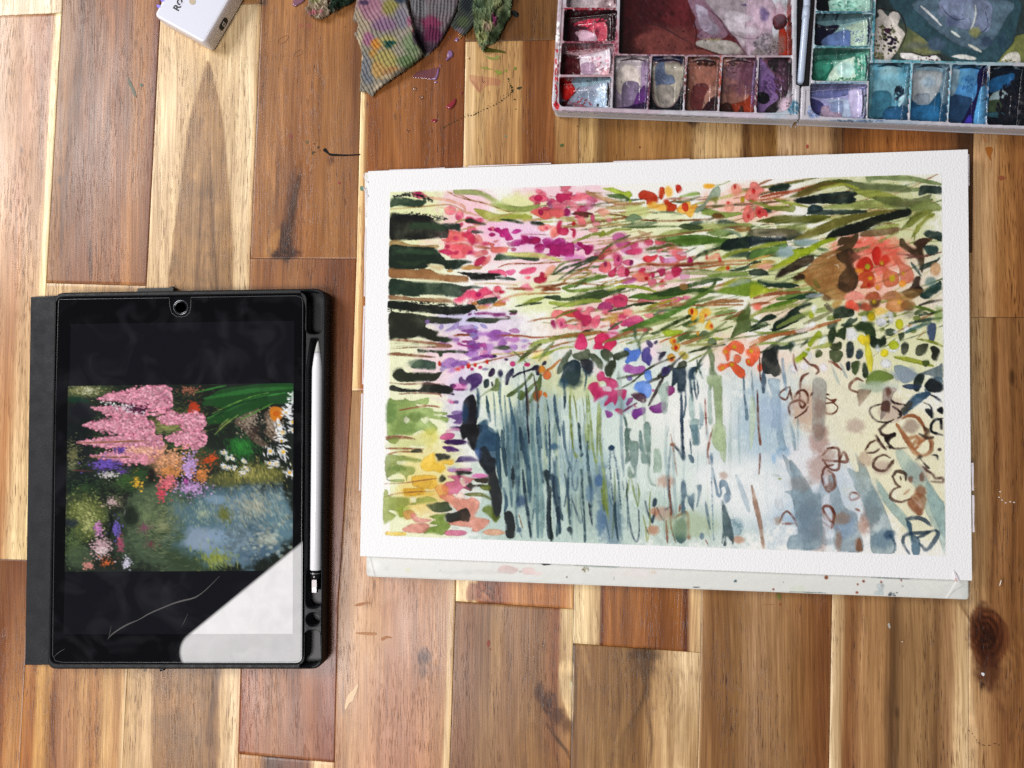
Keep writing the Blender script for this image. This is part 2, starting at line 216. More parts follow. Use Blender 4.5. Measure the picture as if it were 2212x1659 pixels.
PAINTING = r"""
U
R e9ecc4 .95 843 415 1010 1160
w e3e8ae:.8 900 470 90 60
w f6c9d6:.8 1010 440 70 34
w f2b3c6:.55 1215 425 110 36
w f7c3cb:.8 1010 500 90 50
w efb8e0:.6 1110 495 70 30
w eba7d8:.55 1175 535 80 30
w f5c4d0:.7 1290 520 90 60
w dfe59a:.8 1120 445 60 28
w f6cfd6:.8 1150 585 120 40
w f3bccb:.75 1370 560 110 45
w f7d2cf:.7 1450 600 90 40
w dfe8a2:.7 1180 640 90 45
w e6eab0:.8 1300 700 130 60
w e6eab4:.8 1400 480 120 36
w f3b8c0:.7 1300 670 70 40
w f8d8d2:.7 1260 720 110 50
w d9bfe4:.55 1030 700 110 34
w c6c3ea:.6 1000 690 60 20
w e8c2de:.75 1060 750 100 36
w f1cde0:.7 960 800 60 60
w cfc8e8:.6 1000 870 40 90
w f6c9d0:.6 1290 790 60 30
w f8c9e0:.6 1420 760 60 30
w f9dcb8:.6 1170 800 40 40
w ffd25a:.8 1165 775 26 24
w ffc43a:.85 1190 815 20 26
w e9d2cf:.6 960 1050 70 90
w e9c24a:.6 920 1040 60 80
w e6dfa0:.7 930 1000 70 60
w cfd493:.8 1750 640 150 60
w d6dba0:.8 1650 540 150 70
w c9cc90:.85 1900 430 150 60
w cdd196:.8 1960 520 80 70
w fff6e8:.9 1700 515 60 26
w d5d79e:.7 1500 700 120 70
w f9b49c:.7 1620 440 90 40
w f06a58:.9 1890 545 80 36
w f5b59f:.8 1880 620 90 70
w e8d8c0:.8 1980 620 60 90
w f4d0c4:.7 1680 660 60 34
w dfe0ae:.85 1880 760 200 100
w f6cbb8:.7 1600 770 80 50
w f7d3c0:.7 1680 790 60 40
w f0e4cf:.8 1780 790 100 60
w c6d5c8:.95 1200 960 190 230
w c6d5c8:.95 1120 1010 90 190
w cfe0d8:.9 1350 950 160 220
w b8cdc4:.9 1200 1120 220 80
w d8e4dc:.9 1500 980 160 190
w dfe6dc:.9 1450 900 120 80
w b6cabf:.8 1500 1120 160 60
w cfdcdc:.9 1650 980 160 200
w a9c2d2:.7 1640 920 60 90
w b9c9d8:.7 1760 1060 140 130
w e9e5c8:.9 1850 900 120 110
w ece6c4:.95 1950 980 110 130
w e9e4c2:.9 1990 1080 60 110
w e6e6e8:.9 1750 1000 60 60
w 93aaa8:.7 1150 900 60 70
w 86a09c:.7 1130 1000 50 100
w 3a5560:.6 1120 940 30 60
w 6c8f9e:.5 1250 1010 60 60
w 7a98b0:.6 1330 870 40 26
w e0e8c8:.8 1080 860 40 40
w 9bb0a6:.7 1290 1090 60 60
w cdd3a0:.8 1250 830 70 30
w 43607f:.5 1320 1130 24 50
w 43607f:.4 1300 1050 20 40
w b98a74:.6 1440 1040 20 14
w b98a74:.6 1435 1110 22 16
w b98a74:.5 1745 880 34 40
w a88478:.7 1770 950 20 30
w a88478:.6 1770 1010 24 30
w b59a8e:.6 1850 920 20 16
w b59a8e:.6 1905 1010 18 14
w a4796a:.7 1880 1120 18 30
w 9a7466:.5 1770 1150 20 50
w b59a8e:.6 1930 890 30 26
w a88c84:.6 1980 1020 26 20
w 7ca4c4:.6 1690 975 16 14
w 8cb0cc:.5 1720 1100 50 40
@STEMS@
w f4f4f0:.8 1500 900 90 80
w f2f4f2:.8 1600 1050 120 70
w f4f2ec:.7 1400 560 60 20
w f6f2ee:.8 1100 590 60 20
w f2f0e6:.7 1230 620 60 14
T 1440 640 2.765
e e9677a:.9 1000 560 66 50 5
e e4667e:.9 1100 610 46 60 -30
e d24a78:.8 1085 635 28 26 0
b e4607a:.8 570 385 590 350 680 352 720 380 745 400 700 430 640 425
b c02a66 610 352 680 352 672 392 650 412 625 400
s e3a98a:.85 34 690 400 800 420 950 440 1080 480 1150 520 1170 580 1220 580
s b98a50:.9 16 340 545 500 530 700 515 860 500 1010 500 1150 565
s dfb48a:.7 22 860 520 980 540 1090 560 1220 590 1320 620
s 9a5f28 14 970 352 1060 400 1200 440 1380 480 1500 520 1640 570 1760 560 1900 570
s 9a5f28 10 980 360 1100 385 1250 450 1330 460
f a9b770:.95 60 1060 352 1280 360 1400 400 1500 460 1640 520 1800 540 1970 510
s 9aa95a:.9 70 1460 490 1620 530 1760 550 1900 530 1970 500
b 9ea63c:.9 1260 540 1400 560 1540 600 1700 590 1860 600 1910 640 1840 665 1700 660 1560 680 1440 680 1360 640
s b8a058:.9 22 1060 690 1140 665 1200 660
s c3a869:.9 20 1100 780 1250 740 1370 700 1500 640 1640 600 1750 575
b 22301f 1160 670 1200 645 1260 655 1310 680 1380 700 1390 720 1300 715 1230 700 1180 690
b 2a3b20 1540 655 1640 652 1740 670 1810 695 1790 708 1680 690
b 1f2a1c 1880 685 1940 672 2030 700 2040 730 1950 725 1900 715
b 3a4b3e 1230 790 1260 775 1350 790 1365 805 1290 815 1230 808
b 2f4232 335 440 380 415 500 420 640 440 740 450 700 500 640 520 500 515 400 510 340 525
d 17181a 60 390 405 520 385 640 390 800 450
b 1a1c18 330 600 460 595 600 605 740 615 800 640 850 680 900 710 960 740 990 800 960 860 850 865 700 880 520 885 335 880
d 15161a 90 380 640 560 620 760 640 950 650
b 30452f 560 700 760 690 900 705 940 745 940 790 700 760 560 765
b 2a3a30 900 705 1020 700 1080 705 1110 720 1108 790 1090 815 1070 780 960 770
b a98c5c 335 900 380 880 450 890 520 925 700 945 860 940 850 980 700 970 480 955 335 955
b 1c2a20 330 955 480 950 620 960 780 965 850 985 890 1040 930 1080 960 1110 1060 1100 1160 1105 1240 1130 1150 1155 1100 1200 960 1210 900 1160 780 1150 740 1190 620 1210 480 1210 330 1200
s 3a553a:.8 60 400 1010 560 1015 720 1020 850 1030
s 32482e:.7 50 420 1130 600 1150 720 1110
b 9a6b42 330 1200 460 1205 620 1212 760 1205 860 1250 1000 1270 1180 1285 1195 1300 1190 1350 1080 1355 900 1340 700 1325 500 1310 330 1298
b dcc79a:.9 740 1160 820 1160 930 1170 930 1200 880 1225 820 1215
b c89858 1110 1190 1180 1165 1280 1165 1350 1180 1330 1210 1250 1215 1150 1212
b c99a5e 960 1220 1020 1212 1025 1235 980 1240
b 141614 1080 1240 1200 1245 1360 1250 1500 1250 1580 1272 1500 1290 1500 1320 1400 1330 1240 1330 1210 1290 1120 1260
s 2f4238 34 1500 1305 1600 1310 1715 1322
b 213226 330 1320 480 1330 640 1345 860 1355 1040 1370 1140 1395 1250 1390 1355 1405 1340 1420 1200 1430 1160 1480 1130 1515 1000 1515 850 1495 670 1490 660 1510 560 1510 440 1490 330 1490
b 8d6748 330 1495 460 1505 600 1525 800 1525 960 1530 1040 1580 900 1580 700 1570 500 1550 330 1545
d 1c211c 130 250 1610 500 1620 800 1625 1280 1640
b e36a66 985 780 1100 790 1160 800 1150 860 1200 900 1100 910 1000 920 930 900 900 880 970 860
b c62f52 1130 810 1200 790 1260 830 1280 880 1260 940 1230 960 1210 900 1160 860 1130 850
e b92a5c:.8 1065 865 34 26 0
b e5656e 950 940 1100 920 1220 940 1260 990 1230 1030 1180 1050 1160 1090 1060 1095 1000 1085 1010 1040 950 1020 890 1030 870 1000 930 980
e e07a74:.8 1310 880 40 60 30
b c22a5c 880 1000 960 985 1000 1000 1040 1030 990 1050 900 1030
e b02652 970 960 26 20 0
e b02652 1065 1025 30 20 20
b ec8a88:.85 1260 1040 1310 1005 1400 1000 1410 1040 1340 1070 1270 1080
b c83258 1270 1120 1310 1085 1370 1062 1400 1090 1395 1140 1340 1160 1290 1180 1265 1160
b e87a78:.85 1400 1070 1450 1060 1440 1120 1400 1150 1340 1190 1350 1160
s b8704a:.7 24 1070 930 1180 925 1300 950 1450 975 1700 975
s b5694a:.85 34 1270 960 1350 965 1430 980
b ed7a70 1415 930 1450 915 1490 930 1480 960 1560 960 1630 960 1625 1020 1560 1035 1480 1035 1440 1000 1450 960
e b5658a:.8 1670 935 50 26 -20
e b0406a:.85 1700 990 30 24 0
e a82065 1220 1020 26 18 10
b b3186e 1485 760 1530 745 1560 770 1600 755 1640 760 1650 800 1690 860 1690 880 1620 895 1600 860 1550 850 1540 810 1490 790
e b3186e 1440 768 24 14 -10
e b3246e 1460 825 36 22 0
e bb2a84 1730 790 52 24 10
b a81a64 1780 830 1850 835 1870 870 1900 890 1870 920 1800 938 1775 930 1790 890
b ad1c5a 1890 890 1930 852 1980 855 2000 890 1970 920 1910 930
b ab1c66 1940 950 1990 925 2025 935 2020 960 1960 970
b ab1a66 2050 950 2110 930 2212 950 2212 1070 2150 1050 2110 1040 2100 990
e b02a80 1980 1018 46 18 0
b e55a78:.9 1870 420 1920 390 2020 388 2090 420 2080 450 2000 470 1920 468 1880 445
e c21f55 1970 425 46 34 0
e 9a4a7a:.75 2100 490 26 62 20
e d9366a 2195 420 30 50 0
b ee6f66 1880 580 1960 545 2060 560 2130 535 2212 540 2212 640 2130 630 2080 660 2000 640 1930 610
e b01f50 2000 580 30 34 30
b f0807a 1960 740 2060 710 2120 740 2080 780 2000 790
b f0786e:.9 2110 790 2170 740 2212 740 2212 820 2130 860 2105 830
e bb2752 2065 755 24 18 0
e bb2750 2195 745 24 66 0
s a87a68:.8 12 1780 820 1920 822 2075 828
b 3a4f3a 1480 1100 1520 1035 1560 1035 1700 1060 1850 1070 1960 1065 1980 1110 1900 1120 1750 1095 1600 1110 1500 1112
s d3d77a:.9 60 1600 1040 1800 1050 2000 1060 2212 1110
s 9a5030 16 1530 1190 1620 1155 1750 1145 1900 1148 2212 1130
b e8547c 1420 1230 1500 1210 1580 1215 1620 1260 1610 1290 1540 1260 1440 1250
b e4508a:.9 1620 1225 1700 1210 1720 1240 1670 1275 1630 1260
b e8557e 1760 1240 1840 1190 1950 1190 1930 1240 1850 1270 1780 1265
b e8525e 1820 1290 1880 1288 1880 1310 1850 1325
b b01f3e 1925 1300 1980 1285 2000 1240 2050 1262 2072 1300 2050 1350 1990 1365 1930 1350
b eba080:.85 2050 1220 2110 1165 2165 1175 2140 1230 2090 1290 2040 1300
b 1f2a20 1240 1260 1300 1250 1220 1250
b e14a70 1040 1540 1120 1500 1160 1460 1250 1440 1300 1460 1330 1430 1400 1400 1470 1460 1460 1480 1380 1500 1350 1530 1280 1550 1200 1530 1120 1570 1060 1560
e b81a66 1310 1490 34 26 20
e e85a70 1520 1430 50 40 0
e c01a40 1570 1460 40 20 0
b e3608a:.9 1770 1410 1850 1355 1890 1400 1930 1430 1880 1455 1810 1440
s 8f4a2a 30 1620 1420 1740 1425 1900 1425
s 8f4a2a 36 1940 1410 2060 1400 2212 1380
b 8a4428 2000 1430 2080 1405 2212 1410 2212 1440 2100 1450 2020 1450
s b98a3c:.7 16 1270 1370 1400 1365 1560 1370 1740 1385
s c08a5a 28 1440 1640 1540 1560 1700 1500 1850 1480 2212 1470
b c07a40 1230 1580 1300 1560 1300 1610 1250 1600
b 2b3a30 1300 1560 1380 1530 1470 1518 1525 1518 1510 1560 1460 1590 1380 1600 1310 1600
b c8843c 1480 1600 1530 1575 1610 1580 1600 1610 1500 1620
e cf9a5c 1360 1630 74 26 0
b 2a3a2c 2030 1510 2110 1500 2212 1500 2212 1550 2120 1540 2040 1530
s 8c9a3a 50 1800 1600 1900 1560 2030 1525
s 2a3a24 26 1720 1620 1850 1595 2010 1580
T 2200 640 2.765
e e9708a:.85 100 500 90 50 -10
b d43068 60 410 110 375 220 375 240 410 230 440 160 450 130 480 90 460
b ee7386:.95 220 400 290 390 300 355 400 375 470 400 450 440 330 450 250 455
e ee8a96:.9 260 500 76 34 -20
b c9709a:.65 420 420 480 400 500 450 490 520 420 560 330 560 380 500
s b8905a:.85 50 400 350 480 390 600 430 760 470 900 490 990 480
s b07a5a 14 390 325 520 410 620 460 740 490 820 500
f b29a5c:.9 40 640 530 780 530 920 510 1040 470
b aabf3c 580 315 700 310 820 350 880 345 915 390 880 420 910 465 870 470 860 410 760 380 660 350
b 4f6a34 610 380 700 378 790 380 880 430 860 445 800 440 790 475 770 435 680 420
b b73016 980 370 1020 335 1080 345 1150 365 1195 420 1190 470 1140 475 1120 500 1070 490 1060 450 990 430
w e8a020:.7 1130 500 60 40
b c23a14 1200 340 1230 300 1265 310 1270 370 1240 435 1210 420
w f0b030:.8 1310 350 40 60
b c03818 1250 460 1290 430 1340 470 1400 500 1390 550 1350 575 1290 575 1280 520
w f2b23a:.8 1230 530 60 40
b f0aa30:.9 1400 545 1480 470 1550 460 1560 500 1610 480 1630 500 1600 570 1580 620 1550 640 1500 600 1430 590
b c0281c 1460 490 1520 480 1530 560 1480 565
b c8301c 1390 280 1440 280 1460 340 1400 362
w f0a820:.9 1760 290 60 26
s b57a60:.8 26 1300 430 1440 425 1560 430
s b57a60:.8 26 1620 440 1800 430 1850 430
b 8a9f86:.95 1750 400 1800 320 1850 290 1880 310 1880 400 1830 420 1760 460 1700 540 1640 590 1600 580 1620 530 1700 480
b 7b8038 1760 430 1830 405 1860 420 1840 490 1800 460
b 92ae56 1430 410 1520 370 1620 350 1665 380 1600 400 1500 410
b 8aa24c 1670 600 1720 540 1850 565 2000 580 2100 575 2130 600 2050 620 1900 650 1780 620
s 74401f 20 610 595 760 610 950 650 1150 672 1400 672 1650 660 1800 650 1900 610
e 6f4a20 1860 620 70 36 -10
e f0a08a 2060 330 62 70 0
e cf2f2a 2045 295 16 26 0
e f0a890:.9 1980 520 60 60 0
e d22f30 1968 472 18 16 0
b ee8a78 2150 400 2212 300 2212 440 2170 440
b eb7a70 2130 600 2160 520 2212 480 2212 660 2160 690 2135 660
e c82828 2195 620 18 24 0
e c4a818 2130 440 26 32 0
s c98a70:.8 30 2050 480 2212 490
w c6cf80:.8 960 570 150 60
b 7f9a74 830 660 900 600 960 600 1020 650 960 670 910 705 900 680
s 7d8f6a:.9 26 1130 590 1280 575 1400 590 1460 605
b 5a2f24 230 600 300 575 400 575 470 590 470 605 430 610 420 640 370 640 300 610
b 9a1f5c 140 570 180 535 220 560 225 610 190 625 150 610
e d94a80:.9 470 640 24 40 0
b ee7a80 300 650 360 620 400 690 390 740 330 735 300 690
e c8201c 262 705 20 24 0
b ee6f72 0 560 60 540 150 545 150 620 60 620 0 610
b c22a55 80 700 110 665 140 680 130 750 190 740 210 790 180 830 110 825 80 780
b c52c50 215 760 270 760 290 800 270 860 245 840 250 790
b ee8a80:.9 0 740 60 730 80 790 50 860 10 850
e f3a0a8:.9 510 710 46 30 10
e f4a0a0:.9 480 775 54 30 0
e f09aa0:.8 650 660 40 30 -20
b f0a08a:.8 520 560 580 530 660 560 640 600 590 640 540 600
s a98a50:.8 30 120 730 220 740 400 725
s b3985c:.8 34 110 650 200 650 300 680
s b8985c:.8 30 500 740 700 715 900 725 1120 700
s 8e9a40:.95 40 250 910 380 860 500 820 620 820 740 770 890 770
b 96a034 560 800 590 780 610 800 600 840 540 850
s 8ba07a:.9 44 800 740 1000 720 1180 690
s 5f7340 26 800 745 1000 745 1200 735 1420 735
b 9ba55a:.95 1180 840 1300 780 1500 760 1700 700 1900 700 2212 700 2212 740 1980 740 1800 790 1560 790 1350 830 1200 850
b 37482a 1420 735 1500 700 1580 715 1680 730 1690 765 1580 775 1500 768
s 90622e:.9 22 950 870 1130 850 1300 840 1500 810 1800 770
s 9a6a3a 20 1900 760 2050 740 2212 745
b 93642e:.9 2040 760 2212 750 2212 790 2080 795
b 8a9f86:.9 1890 770 2000 770 2110 820 2100 855 2060 830 1980 800
w b84a90:.7 780 870 80 70
b c0609a:.7 690 840 760 800 830 830 850 890 900 960 920 1000 860 1050 800 1020 740 960 700 900
s 5a6a34:.95 34 560 1040 640 960 760 890 890 830
b 4a7024 1160 870 1300 850 1500 830 1700 830 1900 860 2050 880 2000 930 1800 930 1600 950 1450 960 1320 910 1200 900
b 4a6a20 1300 900 1800 850 1900 900 1600 940
b 10201c 1880 985 1930 900 2010 870 2212 850 2212 970 2100 990 1960 998
s 3b4a14 44 1060 990 1180 970 1330 940 1460 950
s 9c6a3a:.95 26 0 1135 300 1110 520 1070 600 1020 760 985 950 910 1180 850
s b9946a:.8 34 480 940 700 910 880 880 1130 800
e c9a078:.7 1050 820 80 22 -20
b dc4a78 830 1020 880 990 960 960 1020 980 1020 1030 960 1050 880 1050
b c93a6c:.9 890 960 960 900 980 950 930 980
b b02070:.95 0 930 80 940 110 950 150 950 200 915 260 920 275 990 260 1060 200 1075 150 1060 90 1045 0 1040
b a01458 290 915 340 905 380 940 480 940 470 1020 400 1050 375 1000 330 960
w d070b8:.6 260 1090 120 40
s 3c4a38 56 380 1120 460 1095 530 1080
s 44543e 30 40 1270 150 1200 300 1150 430 1110
s 4a5a3c 26 90 1330 230 1230 350 1160 470 1120
s 6a7c40 24 20 1270 130 1150 330 1100
s a9703c 22 0 1400 100 1390 200 1300 300 1250 400 1200 520 1100 740 1000
s b08a3a 20 280 1220 450 1225 400 1280 260 1330
b e86a72 540 1200 560 1150 640 1120 680 1160 670 1220 610 1250 550 1230
e 9c2a5c 612 1145 20 34 0
e e66a98 750 1120 46 60 20
e a02058 755 1090 18 36 0
b e4648a:.95 790 1130 850 1100 920 1110 900 1160 840 1165
e 8a2060 900 1140 20 32 0
b b82048 640 1250 680 1220 730 1180 735 1230 710 1290 660 1290
b e86a88:.95 740 1220 800 1180 860 1200 860 1280 760 1290
e a81c48 850 1240 26 50 0
b d8303c 1020 1090 1060 1060 1130 1060 1190 1040 1180 1090 1110 1130 1050 1130
b b82a50 1190 1060 1250 1070 1270 1110 1240 1140 1210 1090
b c88ac0:.8 1250 1100 1320 1080 1400 1060 1400 1120 1360 1150 1260 1130
b ec6a72 1370 1060 1400 1030 1460 1060 1510 1060 1490 1100 1420 1115
b bb2060 1520 1090 1550 1070 1585 1110 1570 1150 1520 1150
b c02a4c 980 1220 1020 1190 1060 1200 1050 1240 1110 1260 1100 1300 1040 1290 980 1260
b ee8068:.9 900 1290 970 1240 1080 1270 1110 1320 1050 1350 960 1345
e c01c28 1065 1310 22 22 0
b a82050 1170 1230 1230 1190 1275 1200 1270 1260 1230 1290 1200 1250
b c02a54:.95 1110 1250 1160 1250 1150 1310 1120 1300
b b8204c 1340 1210 1380 1180 1450 1200 1450 1260 1400 1300 1350 1280
b ea7090:.85 1280 1240 1340 1230 1370 1310 1310 1340 1270 1310
b ec7288:.9 1090 1330 1160 1310 1180 1370 1140 1420 1090 1380
b e87a8a:.9 1200 1360 1260 1310 1290 1350 1250 1410 1210 1400
e c8182c 1240 1350 20 20 0
b d890b8:.7 1440 1240 1540 1235 1530 1330 1470 1360 1440 1320
b b8508c:.9 780 1350 860 1300 960 1310 930 1350 840 1375
s b9764a:.95 40 860 1200 1050 1155 1300 1160 1600 1150 2000 1120 2212 1110
s 8a3a28 30 1080 1155 1300 1165 1500 1165 1700 1140
s b07a4a 24 1240 1000 1360 980 1520 990
s a07a48 20 1280 1000 1350 960 1400 960
b f0a080:.85 1720 1090 1850 1020 1880 1060 1820 1110 1740 1110
e c82020 1733 1080 14 26 0
e c82020 1878 1095 22 30 10
s 8f9a34 50 1900 1080 2050 1020 2212 990
s 34462a 40 1590 1100 1700 1020 1880 970
s c07a50 22 1460 1210 1700 1190 1900 1160 2212 1150
b b8a838 1820 1220 1920 1170 2010 1180 1990 1210 1880 1240
e c82018 1965 1200 24 26 0
s 2b3a34 26 1980 1225 2080 1210 2212 1160
s a9b078:.9 50 1450 1250 1700 1250 1900 1250 2200 1260
s 7f9a44 44 1750 1280 1950 1270 2212 1260
s a9b870:.8 30 1080 1420 1300 1350 1500 1330 1730 1300
s 5f8030:.95 60 140 1420 300 1370 450 1320 620 1280
s 8a5a2c 24 0 1420 150 1370 350 1365 600 1390
s b8903c:.9 24 500 1420 700 1370 900 1310
s 4f5f34 30 270 1410 340 1360 400 1320
s 6f8a30 40 140 1420 250 1450 500 1420 700 1390
b 3a5028:.98 0 1520 200 1520 500 1440 700 1430 830 1410 820 1440 600 1520 400 1600 250 1610 350 1560 100 1560
s 9aaa34 40 640 1440 800 1400 1000 1410 1180 1460
s a0b04a 60 0 1580 200 1600 400 1560 560 1560
s 2f4a20 50 880 1520 1100 1500 1300 1450 1500 1400 1800 1330 1900 1320
b 5a8030 880 1520 1000 1470 1150 1490 1400 1480 1500 1440 1400 1510 1200 1550 1000 1540
s 33501f 56 1200 1500 1400 1470 1650 1440 1850 1460
s 2f4a1c 36 1700 1440 1800 1400 1830 1330
s 5c7a2c 50 1400 1640 1550 1560 1700 1480 1800 1430
s 7a8a5a 36 1500 1600 1700 1550 1900 1500
b 6a8a24 1850 1440 2000 1380 2212 1340 2212 1500 2000 1490 1870 1480
b 748f2c 2100 1345 2212 1330 2320 1345 2360 1400 2320 1470 2212 1500 2100 1490
b 9aa628 1900 1400 1980 1330 2120 1300 2212 1300 2212 1330 2050 1380
s 96a6a0:.9 70 1980 1390 2100 1350 2212 1330
s 8f5a2c 50 1720 1590 1900 1560 2130 1560
s c08a64 22 700 1560 900 1560 1400 1610 1700 1600 2130 1605
s 32421f 28 950 1610 1050 1590 1180 1580
s b9a838 30 1050 1640 1200 1590 1400 1540
b da4a70 600 1560 680 1520 760 1480 840 1500 860 1540 840 1600 740 1630 660 1590
b c83468 700 1500 790 1520 830 1570 760 1620 700 1580
b b8407a:.9 520 1640 560 1580 640 1570 690 1600 680 1659 560 1659
e a0703c:.9 1480 1400 50 40 0
s a98868:.8 22 500 1000 620 980
T 3000 600 2.765
b f08a80 0 380 60 355 110 400 160 440 120 480 90 540 40 590 0 580
e cc2424 38 455 20 30 0
e cc2424 30 558 16 20 0
b e2504c 50 660 90 620 150 650 195 690 190 740 150 730 110 755 70 720
e b81c24 104 690 18 22 0
b ee7c74 0 650 40 660 50 740 0 780
s 1e2f24 60 215 430 320 400 440 400
b 17281f 210 440 260 400 360 370 430 375 435 420 400 450 320 460 240 455
s 99401f 40 120 520 300 480 470 460 700 400 900 370 1100 355
s 4f5a20 60 450 520 640 440 800 380 980 350 1120 350
b 6a5a24:.9 470 530 600 430 760 370 900 345 1000 370 800 440 640 500
s b06a4a 24 0 560 150 550 260 530 430 480
s 8f9a30 34 270 550 450 590 640 630
s 7f8a34 40 0 560 120 600 250 640 430 630
b 6f7a2c 170 640 300 625 430 620 490 615 505 650 470 690 380 680 260 670
s 8f9c58:.95 60 1290 300 1600 300 1800 320 2110 380
b 7d8f60:.9 1290 300 1500 290 1750 290 2000 340 2110 370 2100 390 1900 360 1600 340 1400 330 1310 370
s 6f7f50:.95 80 1050 370 1300 400 1600 420 1860 440
b 66704a:.95 1030 370 1150 350 1350 380 1640 400 1760 420 1760 470 1500 470 1300 450 1120 440
s a0a63c 40 760 430 900 400 1040 380 1200 430
b 818a30:.95 1150 450 1400 440 1600 500 1700 560 1560 640 1400 560 1250 510
b 59623a:.9 1350 520 1600 520 1800 540 2000 490 1960 560 1820 620 1650 650 1500 610
b 8c9850:.9 1100 580 1350 550 1500 590 1640 640 1300 650 800 650 900 610
s 6d7a40 60 1780 620 1900 590 2010 550
b 7f8c4c:.95 1840 600 2010 570 2115 620 2115 670 1960 680 1760 680
b 0e1a1a 480 550 700 500 900 470 1120 455 1190 490 1150 520 1175 540 1130 590 960 600 760 590 640 600 540 590
b 152420 1870 440 1900 395 2000 395 2117 410 2117 490 1980 480 1870 505
b 1c3034 640 640 690 605 770 615 810 655 760 690 650 700
s 1f302c:.95 60 640 700 800 690 1000 690 1280 680
b 555a1e 60 790 200 750 300 720 500 720 660 730 850 745 750 800 600 815 400 815 250 810
s 6a6f24 50 600 760 700 740 880 740
b 6e6a2c 470 1000 600 910 800 820 1000 740 1300 690 1650 650 1500 700 1250 760 1000 850 800 930 600 990
b 9aa050:.7 300 850 480 830 620 820 600 900 450 940 330 900
b 11170f 830 1000 900 900 1000 850 1200 790 1400 730 1640 660 1760 650 1780 720 1600 770 1400 830 1200 920 1000 960
b 7d8338 1660 890 1740 800 1790 720 1870 670 2010 660 2000 700 1900 760 1780 850
b 8a9038 1800 940 1830 850 1900 780 1960 710 2040 700 2030 740 1960 780 1900 850 1840 930
s 5f6a30 20 1670 890 1780 760 1900 700
s 838a3c 20 1780 980 1820 920
s 7a8238 16 1810 1020 1830 920
b 7a6040 1220 920 1300 890 1400 870 1650 855 1640 910 1560 935 1400 955 1230 960
s a0a858 44 1380 870 1500 850 1640 830
b 1a2a28 1920 920 1960 890 2050 900 2117 920 2117 1010 2040 990 1950 960
b 5c5540:.9 0 880 200 870 400 870 550 900 500 960 300 960 0 950
b 16242c 0 960 200 965 370 960 400 1000 300 1020 150 1040 0 1070
s 93a030 50 0 1100 200 1050 400 1020
b 567c34 0 1150 50 1110 200 1080 400 1030 400 1080 200 1150 50 1200 0 1200
w 8fa8ac:.9 400 1130 120 70
w 8fa8b0:.8 620 1020 140 40
b 9aae20 470 1100 620 1080 760 1010 900 970 960 990 800 1050 700 1130 560 1190 420 1250 230 1320 350 1230 480 1150
b a8b430:.9 200 1320 300 1270 420 1210 560 1180 400 1290 260 1340
s a8b078 40 200 1350 350 1310 500 1250
s c8a058:.95 60 0 1300 150 1250 270 1240
s c89a48 20 0 1230 150 1180 260 1160
w f2a090:.7 150 1290 90 36
b 2a2016 270 1430 320 1340 450 1260 560 1190 680 1160 710 1190 680 1250 560 1310 420 1370 300 1440
b 26332a 0 1330 120 1315 180 1340 210 1380 120 1390 0 1385
s 26331f 30 0 1260 60 1240 115 1240
b 4b3a20 960 1060 1000 970 1100 960 1200 920 1180 1020 1130 1090 1150 1120 1060 1140 1000 1120 930 1140 930 1110 1040 1050
b 9a6a38 600 1330 700 1230 780 1160 900 1110 1000 1120 1120 1130 1180 1200 1140 1280 1190 1360 1200 1440 1160 1540 1080 1580 1040 1659 880 1659 800 1590 700 1540 600 1460 590 1420 480 1450 480 1400 520 1375
b 3a2818:.96 1000 1130 1100 1090 1160 1130 1230 1190 1170 1230 1140 1270 1180 1350 1200 1430 1170 1530 1080 1585 980 1540 980 1440 1010 1360 1060 1290 980 1220 950 1150
w 3a2818:.7 1020 1500 60 50
w 5a3c20:.7 850 1640 60 40
b 3a2a18 480 1450 490 1395 560 1370 600 1390 590 1430
s f4ecd8 14 850 1195 900 1170 955 1150
s f4ecd8 12 930 1270 970 1275 980 1310
b 6a6a28:.8 690 1440 740 1440 780 1530 720 1510
w f0806c:.45 1480 1200 330 190
b c8281c 1350 1120 1390 1070 1430 1080 1450 1140 1440 1220 1420 1270 1380 1270 1350 1200
b cc3420 1170 1270 1220 1200 1290 1180 1350 1230 1365 1310 1310 1340 1220 1340 1180 1310
b cc3824 1440 1200 1500 1150 1550 1200 1540 1250 1470 1290 1430 1280
e c0c028 1298 1290 34 34 0
e c0c028 1458 1250 22 28 0
b bc4420 1200 1380 1270 1340 1350 1350 1390 1430 1380 1500 1320 1530 1220 1520 1250 1460 1200 1440
e c02020 1315 1495 22 24 0
b c2603c 1460 1300 1500 1280 1560 1330 1640 1370 1650 1460 1600 1500 1520 1520 1470 1470
b c8644a:.9 1560 1200 1600 1150 1650 1180 1700 1250 1780 1300 1820 1420 1780 1470 1680 1470 1650 1380 1650 1310 1600 1240
b e07060:.9 1370 1300 1440 1290 1540 1270 1500 1330 1450 1390 1390 1370
e ee8a6a:.9 1420 1470 50 90 0
e c0b820 1575 1420 32 40 0
e c8a820 1693 1365 20 26 0
e e8942c 1685 1480 40 40 30
e e8942c 1210 1335 50 30 0
e e0b820 1330 1418 24 20 0
e e0a020 1412 1520 20 26 0
e e8b030 1370 1580 18 18 0
b f0988a:.9 1040 1620 1130 1560 1220 1580 1270 1620 1270 1659 1060 1659
b a85434 1280 1600 1330 1570 1400 1570 1440 1600 1440 1659 1280 1659
b a06a44 1450 1620 1520 1570 1600 1560 1660 1600 1650 1659 1460 1659
b b08048:.9 1600 1560 1700 1590 1800 1600 1800 1659 1640 1659
b 3c2a1a 1655 1060 1655 990 1690 980 1720 1020 1780 1070 1830 1080 1810 1030 1860 990 1950 970 1980 1010 1920 1090 1930 1200 1920 1300 1900 1365 1870 1300 1840 1210 1780 1150 1700 1100
b 4a3020 1820 1020 1900 980 2020 980 1980 1020 1900 1060
s 7a4a40 26 1620 1150 1750 1160 1900 1180 2117 1130
